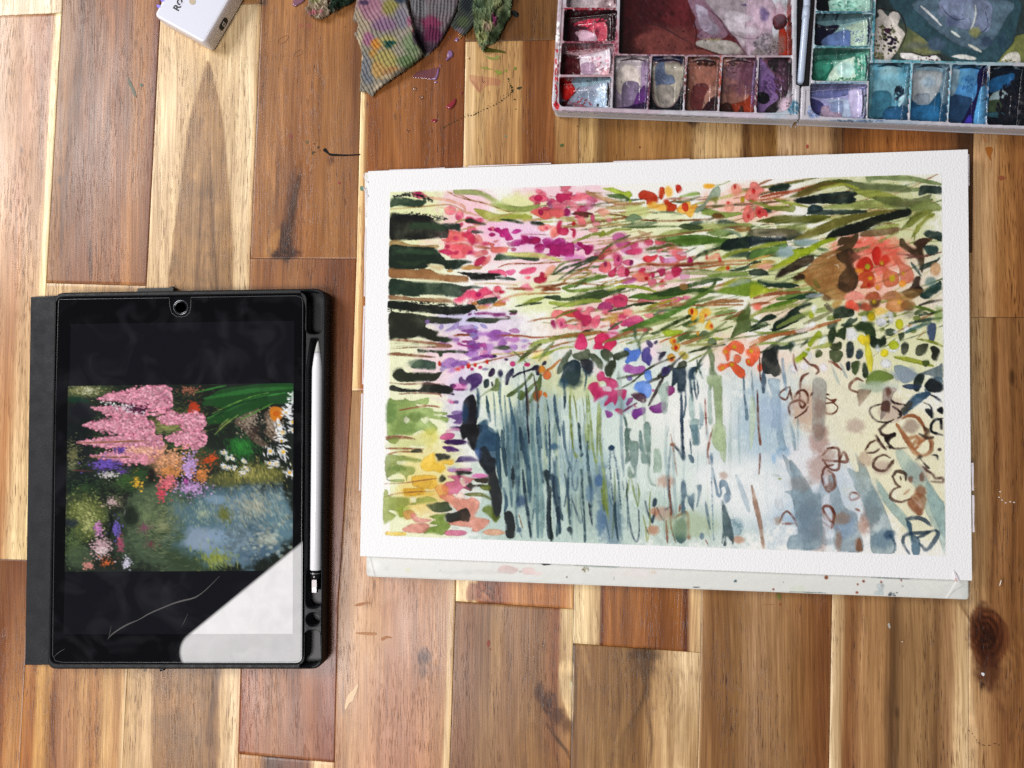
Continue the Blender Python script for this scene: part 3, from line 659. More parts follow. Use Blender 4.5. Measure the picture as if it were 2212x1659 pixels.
s 6a4038 22 1710 1200 1850 1180 1950 1160
b 2c4440 1920 1080 1980 1050 2060 1060 2085 1100 2060 1150 1980 1160
b 22322a 1860 1320 1900 1270 1980 1240 2060 1210 2100 1180 2080 1230 2000 1290 1900 1330
b 3e5450 1780 1240 1850 1300 1900 1400 1870 1380 1800 1300
e d0a478:.95 2050 1320 60 80 0
b 2a1c14 1800 1440 1840 1400 1890 1410 1880 1500 1920 1540 1880 1600 1820 1560 1740 1550 1790 1500
b 7a5a30:.9 1680 1570 1760 1530 1880 1540 1930 1560 1860 1620 1760 1640
b 203a34 1880 1600 1960 1530 2050 1480 2110 1450 2117 1540 2040 1600 1960 1650 1900 1640
w 5a7a74:.7 2000 1460 60 60
b 233a2c 80 1460 110 1430 250 1450 400 1460 550 1500 430 1530 280 1520 140 1490
b a4b224:.98 0 1500 60 1480 200 1530 330 1540 200 1580 60 1620 0 1640
w c4cc90:.7 300 1440 160 30
s 8a9c50 40 330 1560 500 1550 700 1520
s 9a5a34 40 40 1640 250 1590 480 1580 720 1580
s 6a8a40 60 300 1650 480 1620 740 1590
b 22422a 400 1659 560 1600 700 1575 745 1600 650 1640 560 1659
s b8b8c8:.8 50 620 1620 800 1600
T 1440 1200 2.765
b 1a1e19 320 10 480 15 660 45 820 60 960 80 1100 60 1240 50 1280 80 1240 120 1160 160 1000 170 860 155 700 140 540 125 400 100 320 80
b 26281f 325 150 440 140 600 150 720 180 740 250 725 300 800 330 870 350 860 400 940 430 860 460 760 440 640 410 540 430 400 430 325 430
b 32352a 600 160 760 180 900 190 1060 200 1130 205 1080 250 960 262 800 262 720 240
b 26301f 1180 220 1220 195 1400 195 1600 200 1680 208 1540 230 1470 260 1300 245 1180 240
b 2c3a26 850 400 960 410 1030 435 990 465 900 465
s 87366a 26 1270 150 1400 150 1600 160
b 8a3a78 1270 145 1400 130 1500 145 1600 135 1610 175 1500 185 1420 165 1290 165
b 8a3a78 1650 150 1730 125 1725 160 1660 165
e 8f4580 1215 158 28 14 20
b 3c4828 1640 120 1720 110 1740 130 1690 150
s 5a2a38 20 1590 175 1660 190
e 9070b0 745 240 26 24 40
b 9a6a50 330 445 480 435 640 445 800 465 960 485 1020 510 960 535 800 530 620 530 340 540 540 520 800 510 640 480 460 460
s e9ecc4 26 340 480 500 475 700 495 840 505
s e9ecc4 18 340 520 500 510 700 520
b 8f6248 320 590 400 580 560 595 700 610 840 630 760 638 560 625 330 610
b 3a4632 645 540 740 550 880 555 1060 555 1200 570 1160 590 1020 585 920 590 910 620 880 630 860 590 740 580 650 580
b 3e5244 560 740 640 660 720 660 800 680 840 700 830 770 740 770 620 760
w 5a7058:.7 610 700 70 40
b 2b3024 360 830 400 780 460 760 510 800 620 800 780 800 830 810 910 795 840 890 720 900 560 905 420 900
w 2b3024:.7 430 820 60 60
b 20221e 330 960 370 940 420 960 500 980 660 985 700 910 820 920 960 950 1030 970 1020 1030 960 1040 800 1030 640 1020 480 1020 340 1000
s a07060 14 320 915 500 930 700 925 930 930
s a07060 16 430 1040 640 1030 860 1040 900 1070
b 8fa860:.98 310 1110 380 1105 470 1100 500 1080 540 1110 620 1110 740 1080 760 1100 740 1160 620 1150 660 1180 800 1200 820 1230 950 1240 960 1270 860 1280 980 1300 960 1360 860 1320 760 1310 800 1360 860 1420 780 1500 700 1440 620 1460 560 1500 420 1490 330 1520 300 1480
w 556e34:.6 620 1290 110 60
w 5a7a40:.6 340 1260 60 130
w 6f8a48:.6 500 1420 160 60
b eef0d0 480 1320 510 1285 550 1320 540 1350 500 1365
b eef0d0 670 1320 740 1290 770 1330 720 1370
b eef0d0 820 1260 900 1260 900 1280 830 1280
w d8cf60:.7 780 1500 90 110
s a0654c 22 440 1220 600 1190 760 1170 880 1185
b 8a6048:.9 300 1520 420 1500 540 1510 620 1550 480 1540 300 1550
b 94a060:.9 300 1540 430 1540 410 1580 370 1590 320 1570
w d6d490:.7 600 1560 200 70
s a87058 20 290 1640 500 1645 700 1650
b ad9ad0:.95 920 350 1000 300 1080 240 1100 260 1080 310 990 350
b b08fc4:.95 1080 290 1150 280 1250 275 1250 310 1160 320 1100 330
e a89ad0:.9 900 300 24 34 -20
b 8a4a94 1110 340 1180 325 1250 335 1280 365 1220 365 1140 352
s 8a4020 30 1040 395 1120 385 1260 390
e 8f8cc8:.9 1255 390 46 30 0
e 8f8cd0:.8 1280 305 30 16 -30
e 9a94d0:.8 1370 290 40 20 -30
b 9a5aac 1390 380 1450 340 1520 330 1600 350 1680 370 1620 400 1560 440 1500 460 1420 420
b b070c0:.9 1320 370 1400 350 1420 380 1360 400
b b06aa8:.85 1640 340 1720 310 1770 350 1720 370
b b56ab0:.9 1640 430 1740 400 1770 440 1740 470 1660 460
e 8f78c0:.9 1820 450 50 22 0
b c878a0:.8 1330 580 1380 540 1420 570 1390 610 1330 610
b a03a8a 1070 480 1100 465 1140 490 1220 505 1300 525 1250 535 1180 515 1090 505
e a03a80 1165 462 40 14 0
b b04a94 1310 500 1380 470 1400 500 1400 530 1330 520
b b8609a:.8 1850 490 1870 470 1930 480 1910 500
s 9a4f30 24 1510 400 1640 390 1800 400 1950 415 2212 395
b 34402c 1475 540 1500 515 1580 500 1670 520 1640 545 1540 550
s c8ba60 20 1450 600 1600 595 1800 575 2000 520
s a06848 18 1220 720 1400 680 1700 610 2000 560 2212 500
s 8fa048 60 1880 520 1950 480 2100 440 2212 400
b 8fa63c 1890 650 2000 600 2100 560 2150 555 2120 590 2000 640
s 4a5428 50 1760 680 1830 610 1920 540 2000 490
s 6a7a40 18 1660 540 1750 610 1850 700
s 7a8a58 44 1980 670 2050 570 2140 470
s a8b450 22 1720 700 1850 640
b 9a6ab4:.9 880 710 960 650 1020 640 1060 660 1100 660 1060 720 980 760 920 750
b 8456a4:.95 1020 700 1120 670 1200 680 1180 720 1100 740 1020 740
b 7a3a90 1200 660 1300 630 1360 610 1420 630 1330 660 1240 680
b 82308a 1320 620 1400 600 1500 610 1480 640 1400 640
e 26203c 1490 622 22 16 0
b c83020 865 700 880 670 900 700 895 730 870 730
e d03020 1200 725 22 32 0
e d43020 1275 718 20 22 0
b d42c20 1040 765 1090 740 1110 780 1070 785
b d03020 1390 665 1420 665 1420 705 1390 700
e cc3a70 1125 745 34 24 0
e cc3a70 1330 745 24 18 0
e cc3a80 1240 765 20 20 0
e a86ab8:.8 1020 780 50 26 20
e 9a8ac0:.8 920 760 40 30 30
e 8a7aa8:.8 1390 765 40 16 0
e 3a1a4c 1617 658 24 16 0
e c03070 1690 705 32 30 20
e c82a6a 1850 715 34 20 0
b 1c1a30 2010 720 2030 680 2060 675 2060 710 2030 725
b 4a3068 1170 870 1230 820 1310 810 1355 860 1330 930 1240 1010 1210 1000 1225 950 1190 900
b 6a4a7c 1090 880 1120 845 1150 880 1210 890 1200 930 1150 960 1110 930
b 2a1a38 1420 840 1440 770 1480 750 1495 800 1460 850
b 1a1a38 1520 810 1550 770 1580 790 1580 840 1550 860
b 1c2a30 1365 940 1380 880 1425 880 1420 960 1380 975
b 1a2028 1450 910 1465 905 1475 940 1460 955
b 1e1c38 1610 840 1650 780 1695 755 1700 820 1660 860 1640 930 1610 935
b 1e1c30 1680 850 1760 800 1880 760 1940 720 2000 745 1990 830 1950 830 1930 780 1800 810 1700 860
e e89030 2010 770 40 50 -20
e e07840 2070 830 50 50 20
s b87030 30 2060 780 2130 740 2212 660
b 5a6b3a 1320 1080 1380 1020 1460 970 1490 930 1500 870 1540 870 1550 960 1530 1005 1440 1010 1370 1050
b 56683a 1620 1060 1660 1020 1720 980 1800 920 1860 850 1900 800 1910 840 1840 920 1760 1000 1680 1070
s 4a5a30 44 1630 1065 1700 1020
b 60753c 1740 1070 1760 1010 1800 1000 1820 1080 1790 1110 1750 1100
s 5a6c3a 44 1770 1090 1860 1000 1960 900
s 5c6c3c 60 1880 1130 1960 1000 2000 830
b e87828 1970 1020 2010 1000 2010 1060 1980 1070
b e87828 2020 1040 2050 1015 2070 1050 2060 1080
e 9a5a30 1955 1060 40 60 0
b 1a1a20 1140 1150 1180 1080 1240 1045 1280 1100 1310 1240 1290 1400 1350 1420 1330 1500 1280 1560 1270 1640 1240 1655 1200 1600 1180 1520 1140 1545 1115 1500 1120 1400 1140 1300
b 284862:.95 1300 1380 1380 1320 1420 1340 1420 1430 1480 1470 1540 1500 1540 1659 1280 1659 1290 1540 1350 1450
b 4a2a68:.9 1140 1240 1080 1265 960 1275 980 1300 1060 1330 1030 1360 1120 1370
s 6a4a8c:.8 50 1020 1250 1140 1240
e 4a2c60 1060 1128 32 18 0
e 3f2858 1060 1410 60 16 0
b 4a2250 925 1580 980 1550 1080 1545 1160 1560 1180 1580 1120 1600 1020 1602
b 5a2f70 910 1625 1000 1620 1100 1659 960 1659
b c04080:.85 880 1530 940 1470 1040 1480 1030 1530 960 1550
s c880a8:.8 40 960 1450 1050 1430 1110 1440
e 2c2040 1025 1042 24 10 0
e 503458 1105 990 70 14 0
e 3a2048 1030 950 36 24 0
e c84a8c:.8 1010 1125 40 22 -20
w e050a8:.5 1100 960 80 40
w 1f3a58:.8 1160 1250 40 120
s 2c4a5c 40 1300 980 1310 1100 1300 1300
s 2e4c5c 36 1400 1060 1415 1200 1440 1340
s 5f8088:.8 22 1475 1020 1490 1200 1500 1400
s 5a7a88 18 1560 870 1550 1100 1590 1400 1600 1659
s 5a7a88 16 1530 1010 1560 1250 1600 1500
s 3f6070 26 1600 1060 1615 1300 1640 1500 1620 1659
s 46687a 34 1650 1080 1680 1250 1720 1450 1740 1659
s 3c5c70 50 1680 1230 1700 1450 1700 1659
s 12182a 22 1810 740 1840 1000 1850 1300 1870 1590
s 6f5a50 20 1850 1000 1870 1280
s 7f9a90 34 1900 1080 1905 1300 1900 1659
s 5a4a3c 26 1920 820 1950 1000 1975 1190
s 26445a 16 1960 1150 1955 1400 1960 1590
s 3a5a70 26 1965 1200 1990 1450 2010 1640
s 2a4a5c 14 2065 1110 2090 1300 2100 1659
s 3a5a6a 30 2150 1050 2160 1250 2190 1400 2212 1500
s 6f8f9a:.8 20 1750 930 1760 1150 1780 1280
s 20384a 34 1770 1410 1780 1659
s 7f9aa0:.8 14 1805 1080 1805 1320
T 2200 1200 2.765
b b8407c:.9 520 100 560 40 620 20 690 60 690 105 620 90
b d84a74 700 0 840 0 850 50 800 90 740 70
s 3a4630 30 640 130 760 100 850 80 940 40
s 32421e 28 880 60 1020 40 1180 30
s a86a3c 26 910 150 1050 120 1250 70 1400 40 1620 60 2130 50
b f07a80:.95 10 160 60 110 140 120 180 170 100 190 30 200
b d8503c:.9 140 140 220 110 290 160 280 190 200 190
b c0305c 250 140 310 110 360 160 440 170 465 220 420 280 350 300 330 240 290 200
b e86a84:.95 470 200 540 165 555 210 530 290 490 320 450 280
b ee8a90:.9 300 260 340 230 370 310 300 335 285 320
e 9a1c54 42 270 30 52 20
e e56a90:.9 130 260 60 60 0
e a02a60 125 265 20 30 0
s 7a8a30 30 60 200 160 150 300 110
s b8854c 30 160 255 260 225 340 230
s c08850 26 580 165 760 150 920 125
b c8984c:.95 560 235 640 190 740 170 760 200 710 260 660 270 650 235
b f0888c:.9 810 110 870 90 910 120 900 170 820 170
b cc4a80 800 240 880 190 960 165 1040 210 1020 260 940 290 800 290
b f08a94:.9 1040 160 1120 140 1160 180 1080 205
b 4f6a58 1140 170 1210 110 1300 95 1330 120 1240 140
b 4f7a2c 760 350 900 290 1080 210 1240 150 1420 80 1560 20 1640 0 1600 50 1440 130 1300 200 1100 280 900 340
s 8fa05a 44 1050 300 1200 250 1460 180
b 2a3c14 1110 370 1200 330 1300 270 1440 200 1540 165 1560 190 1460 240 1300 320 1160 385
s 4f6a40 26 650 330 720 280 790 240
b 1a2818 365 345 420 325 475 318 480 335 420 350 375 358
s 7f7a34 60 0 430 200 395 380 380 560 350
s a8703c 36 120 410 300 380 560 360 760 370
b d8306a 290 430 330 370 380 390 410 460 400 540 330 550 270 520
w f070b0:.6 690 400 60 60
b d82a5e 490 420 560 360 640 370 660 430 580 490 620 540 480 540 500 480
b dc305e 600 480 700 440 745 480 700 530 660 580 640 630 610 560
s b87048 44 590 470 760 400 950 340 1130 330
s 8f9048 34 620 460 850 400 1100 370
e c04a5c 1055 340 30 26 0
s a06a3c 20 0 520 150 480 300 450
s a8b050 24 0 570 130 530 260 520
b a5bd2c 1230 350 1330 330 1480 340 1400 390 1300 410 1260 380
s 9aa65c 34 850 485 1000 440 1220 390
b 5a6e4c 920 310 960 300 960 400 975 450 1010 390 1060 340 1110 320 1080 370 1010 430 1000 500 1010 570 980 560 960 470 920 400
s b86430 16 1210 475 1300 430 1500 370 1640 350
b a87848 1440 480 1560 430 1700 380 1760 370 1700 420 1550 480 1480 500
b ecb430 1525 110 1570 80 1640 120 1620 200 1580 235 1550 210 1570 170 1530 150
b e4b440 1650 150 1690 90 1760 90 1785 140 1760 180 1720 190 1700 260 1640 240 1650 190
b eab83c 1720 280 1760 225 1800 270 1810 320 1790 340 1720 320
e c82018 1568 125 18 30 0
e d02418 1722 180 14 22 0
e d02418 1788 290 20 22 0
s c8a03c 26 1520 290 1640 250
s 94a04c 18 1780 110 2000 80
s a8603c 22 1730 220 1850 180 2050 140
b 8a5a34 1880 235 2000 190 2100 120 2160 110 2140 160 2000 210
b 4a5a28 2000 420 2050 280 2080 180 2160 80 2212 30 2212 250 2120 310 2050 380
b 5f7040 2000 400 2100 280 2212 200 2212 330 2120 370 2020 420
s 7f8c58 40 1630 470 1800 350 1950 240
s 6a7a40 30 1560 420 1800 360 2020 290
e e0a030 1635 372 16 22 0
b 6a7a58 1650 385 1690 340 1750 350 1750 375 1700 385
s a8ba40 24 1640 470 1800 430 1910 430
b e8a834 1320 450 1350 415 1400 430 1390 490 1350 500
b e0a840 1340 520 1420 480 1450 500 1420 560 1400 580 1350 550
e c82418 1375 458 18 22 0
e c82418 1392 532 16 24 0
e d8a040 1340 640 46 50 0
e b03018 1345 660 20 24 0
b b0a040 1420 580 1480 560 1530 600 1530 650 1480 660 1430 620
s 2a2a18 24 800 970 920 900 1060 780 1200 700 1380 630
b 20241c 1180 850 1260 760 1360 690 1490 580 1490 610 1400 690 1330 800 1250 870
s 4a4f34 30 740 870 900 840 1080 800
s 44443a 34 1060 920 1180 870 1300 830
s 352c2c 40 1090 1165 1160 1040 1230 900 1280 800
b 2c2450 1060 455 1090 445 1140 490 1120 530 1080 500
b 2a2448 1150 470 1185 445 1190 475 1160 490
b 3a3480 1020 560 1060 525 1105 530 1110 600 1130 650 1100 730 1060 700 1010 660
b 5a80d8 815 545 860 530 900 560 980 530 1010 570 980 640 950 680 890 680 860 710 830 680 850 620
b 2f2c40 1180 580 1230 575 1290 570 1260 620 1215 680 1195 650 1210 600
b a85aa8 810 740 860 710 940 740 1020 725 1055 750 1040 790 960 820 880 810 820 790
b 5a86dc 1045 800 1080 775 1115 790 1125 870 1090 905 1050 860
b 5a84dc 930 950 970 905 1060 895 1120 950 1120 1040 1080 1085 1020 1050 930 990
e 5a4a90 880 865 30 28 0
b 4a4c84 1235 760 1290 735 1340 760 1300 820 1240 840
b 3a2c58 1240 770 1300 740 1310 800 1250 820
b c02860 515 830 560 785 600 800 610 850 680 860 740 900 760 960 720 990 840 990 845 1040 820 1105 770 1060 750 1100 720 1170 690 1130 610 1175 600 1140 640 1060 570 1080 490 1130 480 1080 440 1000 415 980 450 920 530 910 560 960 620 950 600 900 540 900 520 870
b d8e2e0 580 970 620 950 680 970 680 1010 600 1005
b 4a5640 560 560 620 540 700 600 660 660 700 680 690 760 640 850 600 770 640 700 590 660 560 610
b 3c4434 600 770 640 690 700 670 720 740 690 810 650 850
b 3f4a38 700 600 780 570 830 555 870 570 870 610 780 660 740 670 700 630
s 3f4a30 28 700 620 720 720 660 870
b 44503c 110 700 150 620 230 545 240 600 200 660 200 720 130 800 80 820 80 750
b 56604a 250 600 340 570 400 540 440 560 440 640 400 680 320 670 260 640
b 4a5640 420 600 500 600 590 690 580 770 530 750 480 680
b 1f2f38 150 720 260 660 330 690 340 800 320 900 260 950 180 920 110 900 140 800
w 2a3c3c:.8 250 880 110 110
w 24384c:.9 430 760 60 90
w 2a4a60:.7 150 920 60 60
b 2a2a30:.9 340 660 440 660 480 690 470 780 420 820 360 760
s 2f4858 30 150 880 165 1050 160 1200
s 2a4a60 20 370 740 400 850 380 1000
s 8fa05c 26 230 960 220 1150 230 1350 260 1659
s a3b070 18 240 980 280 1150 300 1350
s 9ab06c 24 400 970 410 1200 420 1450 440 1659
s 98ac68 26 420 1000 440 1250 460 1450 480 1659
s a8b878 34 540 1130 535 1300 520 1659
s a8b878 20 560 1200 550 1659
s a8b488 12 360 1070 385 1350 400 1659
b 1f3848 305 1370 320 1355 335 1400 335 1500 350 1659 330 1659 310 1500
b 4a6478 35 1100 55 1050 70 1150 90 1250 100 1350 90 1400 60 1250 50 1200
s 5a7488 30 150 1340 155 1500 170 1659
b 3a1a2c:.9 900 1040 960 1020 1040 1040 1070 1100 1040 1140 960 1110 910 1070
b 883a78 840 1150 870 1090 920 1075 910 1120 860 1170
s 6a3054 24 790 1250 860 1200 960 1140
b c02050 715 1215 760 1195 810 1220 790 1270 740 1240
b 8a3a8c 610 1225 660 1230 695 1260 680 1290 630 1300
b 7a3a90 910 1220 960 1200 1050 1190 1050 1250 980 1290 940 1325 905 1280
b 7a3480 1100 1180 1180 1150 1270 1120 1285 1200 1240 1245 1150 1250 1100 1215
b 8a3070 1280 970 1310 950 1370 965 1375 1020 1320 1060 1290 1030
e b84a8c 1140 1000 14 14 0
e d8607c 940 1175 26 10 -40
b a8bcb0:.9 1200 960 1260 920 1310 910 1310 1100 1290 1250 1240 1240 1220 1080 1190 1020
b 1a2a38 1350 840 1360 760 1430 745 1500 740 1510 850 1500 1000 1460 1020 1410 1020 1405 920 1370 950 1345 940
b 2a3020 1420 700 1500 670 1510 740 1400 760
s 1c3048 36 1450 1000 1455 1200 1460 1400 1470 1659
s 2a4050 20 1495 1000 1500 1150 1480 1300
b 22384a 1525 870 1540 760 1620 730 1690 700 1650 760 1600 800 1610 880
s 2f4a58 34 1550 850 1560 1000 1580 1120
s 2f4a58 22 1590 860 1600 980 1620 1090
s 3a5464 18 1625 890 1640 1000 1620 1100
s 3a4a38 30 1610 820 1650 700 1760 540
s 44605c 26 1625 660 1640 740 1690 870
b 6a7c5a 1730 500 1770 420 1830 440 1840 490 1790 520 1820 620 1820 760 1850 830 1760 830 1770 700 1750 600
s 26301c 24 1530 590 1700 530 1840 480
s 3f4c2c 30 1530 580 1750 530 1940 490
s 7a8a3a 22 1520 690 1700 600 1840 540
s a0a060 34 1500 510 1700 490 1800 500
b 93a878:.9 1730 840 1870 830 1900 860 1910 1100 1910 1400 1940 1480 1940 1659 1850 1659 1790 1560 1830 1400 1820 1200 1800 960 1780 1000 1760 960
b 9ab0a4:.8 1750 960 1780 1000 1790 1200 1800 1360 1750 1350
b 8ca8a4:.9 1540 1330 1640 1320 1640 1420 1655 1590 1580 1600 1560 1450
s 8ca8a4:.8 70 1560 1050 1570 1200 1580 1330
s 8caab0:.7 50 1660 1150 1680 1300 1660 1420
s 8a4a3a 20 1715 1090 1720 1250 1735 1480
s a07050:.9 14 1800 1430 1770 1560 1750 1659
b ea6440 1905 560 1960 500 2040 520 2000 560 1990 640 1960 680 1930 620
b e86a44 1960 510 2030 450 2100 460 2150 520 2120 600 2060 570 2000 550
e ea7a58 2070 650 46 50 0
b e86038 1850 740 1890 700 1960 700 2010 680 2080 720 2150 770 2160 850 2120 870 2050 820 1990 740 1900 790 1860 780
e d0b020 1940 572 24 22 0
e d0b020 2038 520 22 22 0
e d0a820 1905 750 26 22 0
e d0a820 2010 715 22 22 0
b e85a30 2165 560 2212 540 2212 620 2175 610
b e85a30 2160 660 2212 650 2212 740 2170 710
e d8c020 2200 680 16 18 0
b 5a7484 2130 880 2150 860 2160 1050 2195 1290 2165 1330 2150 1200
b 6a8478 830 1420 870 1415 895 1430 880 1500 890 1560 870 1659 835 1659 825 1500
s 5f7a74 26 810 1260 840 1350 850 1430
b 84988c 880 1560 975 1570 975 1659 880 1659
b 7a9090 985 1480 1010 1460 1040 1659 990 1659
b 869c90 1040 1380 1105 1360 1115 1500 1110 1659 1050 1659
e 2c4860 680 1640 34 30 0
e 8a5a44 1360 1600 26 20 0
s 3a3a38 30 1380 1610 1420 1659
s 9aa8a0:.7 60 760 800 770 1000 760 1100
s 9cb0a8:.6 70 780 1080 790 1280
s b8c8b8:.6 40 1030 1100 1050 1350
T 3000 1200 2.765
s 7f9a34 60 100 130 300 60 520 0
s 5a8020 40 110 120 260 60 460 10
b 14261c 240 340 280 240 380 180 440 120 520 70 620 30 690 30 660 70 540 120 620 180 560 220 460 270 340 330 270 350
b 1e2f24 0 320 80 250 160 180 230 155 300 180 260 215 160 240 80 290
s 1f2a14 26 0 350 110 300 220 270
s a0a85c 50 0 200 100 130 300 100 560 50
s 8a9a4c:.9 60 300 300 500 200 700 130 860 110
s 7a7a50:.9 50 600 260 760 200 900 130
s b06a38 50 0 520 150 440 300 380 500 355 760 290 1000 220
s c07a44 30 0 480 120 420 260 380
s 9a4a24 36 0 60 100 40 220 30
s 8fa048 26 40 355 200 365 420 340
s 8fa850 30 60 500 220 475 480 500
w ee6450:.8 80 80 60 40
b f0603c 0 540 60 520 110 560 100 640 40 720 0 730
b e09060:.9 0 520 80 500 110 560 60 570 0 560
e f06040 112 750 30 46 0
e e0c020 12 565 20 26 0
b 1c2220 135 600 200 540 300 490 330 520 310 600 320 700 350 790 320 830 270 850 230 820 140 800
s 24382c 50 300 530 420 520 490 490
b 2a3c30 430 470 480 460 490 500 450 580 430 540
b f4f4fa 660 120 690 50 740 60 740 110 710 160 670 150
b a4b020 645 160 670 110 710 160 700 200 660 205
b eef0f4:.9 500 340 600 300 700 240 720 290 640 340 540 370
w ffffff:.6 690 270 40 40
b 8a9c18 640 480 700 400 760 340 800 390 740 440 690 500 660 520
b e8eef4:.9 760 470 800 420 840 390 850 370 830 460 790 520 750 550
s e8eef4:.8 26 470 470 530 520 600 560
b 9aae18 490 650 540 610 620 540 660 540 640 600 560 680 510 700
s 3a4a30:.9 30 560 520 600 480 640 440
e e6e6f0:.9 490 750 50 60 0
e ecebf4:.9 600 730 50 40 0
e e6e2f0:.9 810 750 46 50 0
s eef0f6:.8 40 600 560 660 600 660 660
b 1d2a1e 915 130 940 80 1040 60 1140 100 1145 170 1050 200 940 205 920 180
s 5a5040 50 830 60 900 110 850 40
b b08040:.9 900 60 930 10 1020 0 1000 60 940 100
b ec5a44 1050 40 1100 0 1160 20 1210 70 1200 130 1150 110 1060 90
b a84a30 1220 60 1270 20 1340 60 1360 100 1300 120 1230 110
b 5a3418:.9 1320 0 1440 0 1420 80 1370 100 1330 60
e e0c020 1372 20 24 26 0
e c8864c 1620 60 120 80 0
e 9a6a3a:.9 1750 60 80 60 0
e e0b838 1650 28 20 24 0
w f0c04a:.7 1440 120 90 40
e c8b010 1340 190 44 54 0
e eaeaf4 1450 240 60 50 0
e eaeaf4 1265 210 36 40 0
e f0eef6:.9 1560 200 30 70 0
e c4c420 1652 270 44 60 0
b 26382a:.98 1060 250 1100 200 1140 210 1190 195 1170 240 1110 280 1060 310
b 2a3c20 1150 290 1230 240 1320 250 1380 310 1390 400 1350 480 1300 420 1250 360 1180 350
b 1e2c1c 1340 400 1420 430 1490 390 1505 480 1450 530 1380 540 1320 480
b eff0f6 1060 320 1140 310 1190 360 1170 440 1080 450 1065 390
b e8ce28 1190 420 1230 380 1270 400 1320 380 1320 520 1260 500 1200 460
b 26361f 860 400 880 330 940 290 950 400 900 500 870 470
b 2c3c20 940 400 1000 320 1060 300 1050 440 1000 420
b 2a3418 890 500 1000 460 1010 530 960 560 900 550
b 3a4626 880 560 960 550 1030 590 990 680 920 690 880 640
b 4a5430 725 570 760 545 800 580 790 620 730 640
b 8f9a3c:.9 660 540 780 490 880 470 900 510 800 535
b 1c2a2c 1070 480 1130 460 1150 560 1120 640 1070 630
b 2a3c48 1170 590 1200 540 1250 560 1240 640 1180 650
b 16202a 1060 700 1100 680 1110 760 1070 780
b 3a4c28 1120 700 1200 670 1220 720 1170 830 1130 790
b 1a2818 1240 720 1270 690 1300 740 1310 850 1260 860 1240 800
s dcd23c 80 1290 480 1320 640 1330 780
e f2e22c 1487 590 46 44 0
b eef0f8 1440 690 1500 650 1560 690 1550 740 1480 750
b eaeef6 1530 560 1600 580 1660 520 1640 440 1600 500
e b0bc1c 1590 500 60 50 0
b e0e6f0:.9 1380 540 1410 490 1440 540 1420 580
b 22301e 1640 370 1700 360 1700 420 1660 450 1640 400
e e8ecf4 1730 330 34 40 0
b 3a4034 1670 500 1710 460 1755 490 1750 560 1700 610 1670 560
b 3c4030 1830 560 1860 500 1960 480 1970 530 1930 600 1850 620
b 26261e 1990 530 2040 510 2100 560 2080 640 2060 675 2010 650 2010 590
b 4a5a78 1955 280 2055 265 2040 440 1980 435
s 8a9438 30 1840 430 2000 460 2127 510
s 8f9a24 54 1600 630 1800 670 2020 730
b 3a4a20 1900 680 1960 660 1990 700 1940 740
s 5f7a28 40 1780 70 1950 100 2060 150
s 26382a 26 1870 170 2000 150 2120 120
s 3a5040 40 1760 260 1950 220 2120 200
s 4a6a60 44 1720 360 1850 300 2000 250
w 6a8a34:.6 2090 150 50 90
s c09a60:.9 20 1850 420 1950 330
s 3f3c34 30 1870 60 2000 20 2120 0
w 3a3a3a:.3 1750 140 60 60
b 7f94a4:.9 1590 740 1660 720 1740 750 1800 790 1850 830 1780 900 1700 920 1640 860
w 8f9ca8:.8 1700 830 140 80
b 56666f:.95 1850 820 1980 770 2080 730 2127 700 2130 860 2060 880 1980 830 1900 830
b 4a6478:.9 1960 890 2040 850 2130 870 2120 1000 2020 1020 1930 1020
b 1f2a28 1810 880 1870 820 1930 840 1900 940 1860 1010 1810 990
b 161a1c 1950 900 2010 860 2080 890 2130 930 2130 1010 2000 1020 1930 960
b 2c3c58 1690 940 1800 930 1900 960 1800 990 1700 970
b 33506a 1690 1240 1740 1130 1800 1060 1900 1020 2000 1020 1980 1060 1880 1140 1800 1200 1700 1280
b 4a4a44 1640 1260 1740 1130 1800 1130 1760 1210 1680 1270
b 6a7a3a:.95 1280 900 1340 800 1440 780 1560 820 1580 870 1480 900 1380 940 1300 940
w 6f8a3c:.8 1420 860 120 80
w a8b8a0:.8 1400 960 160 60
w c8d0c0:.7 1560 960 100 60
b a08c78:.95 1190 1000 1330 990 1330 1030 1280 1090 1220 1160 1200 1160
s 7a5040 34 1250 900 1180 870 1110 930 1110 990 1190 1020
b a09088:.9 1440 1330 1460 1150 1480 980 1600 970 1620 1000 1580 1050 1550 1180 1500 1260
w 5a3428:.8 1530 1010 34 60
b 5a3a30:.9 1450 1230 1460 1130 1540 1120 1540 1250 1490 1230
s 2a1818 20 1460 1150 1380 1170 1330 1200 1330 1260 1390 1330 1450 1350 1560 1350
s 2a1818 22 1560 1100 1600 1140 1720 1160
s 2a1818 30 1580 1180 1640 1220 1670 1280 1630 1310
s 2a1818 26 1590 1320 1500 1370 1440 1430 1460 1480 1520 1500 1600 1470
b 1e1412 1500 1500 1600 1470 1615 1500 1560 1520 1520 1570 1560 1640 1540 1640 1500 1560 1480 1530
s 34201c 24 1400 1500 1440 1570 1500 1650
s 34201c 14 1280 1650 1320 1580 1380 1550
s a4623c 40 1680 1310 1760 1280 1850 1300 1920 1400 1940 1480
s a4623c 44 1620 1370 1680 1460 1740 1570 1820 1659
s a4623c 44 1840 1500 1880 1570 1820 1659
s a4623c 36 1960 1520 1900 1560 1850 1590
w a08c7c:.8 1760 1400 90 70
s 2a1c18 30 1870 1480 1960 1530 2020 1520
s a4623c 30 1980 1540 2000 1600 1990 1659
s 161c28 26 2000 1050 2060 1080 2120 1130
s 161c28 16 1910 1130 2000 1180 2010 1300
b 0e141c 1930 1210 2000 1210 2030 1250 2020 1310 1990 1290
b 0e121c 2070 1200 2130 1180 2130 1260 2080 1240
s 0e121c 34 2130 1310 2040 1330 2000 1400 2020 1460 2130 1495
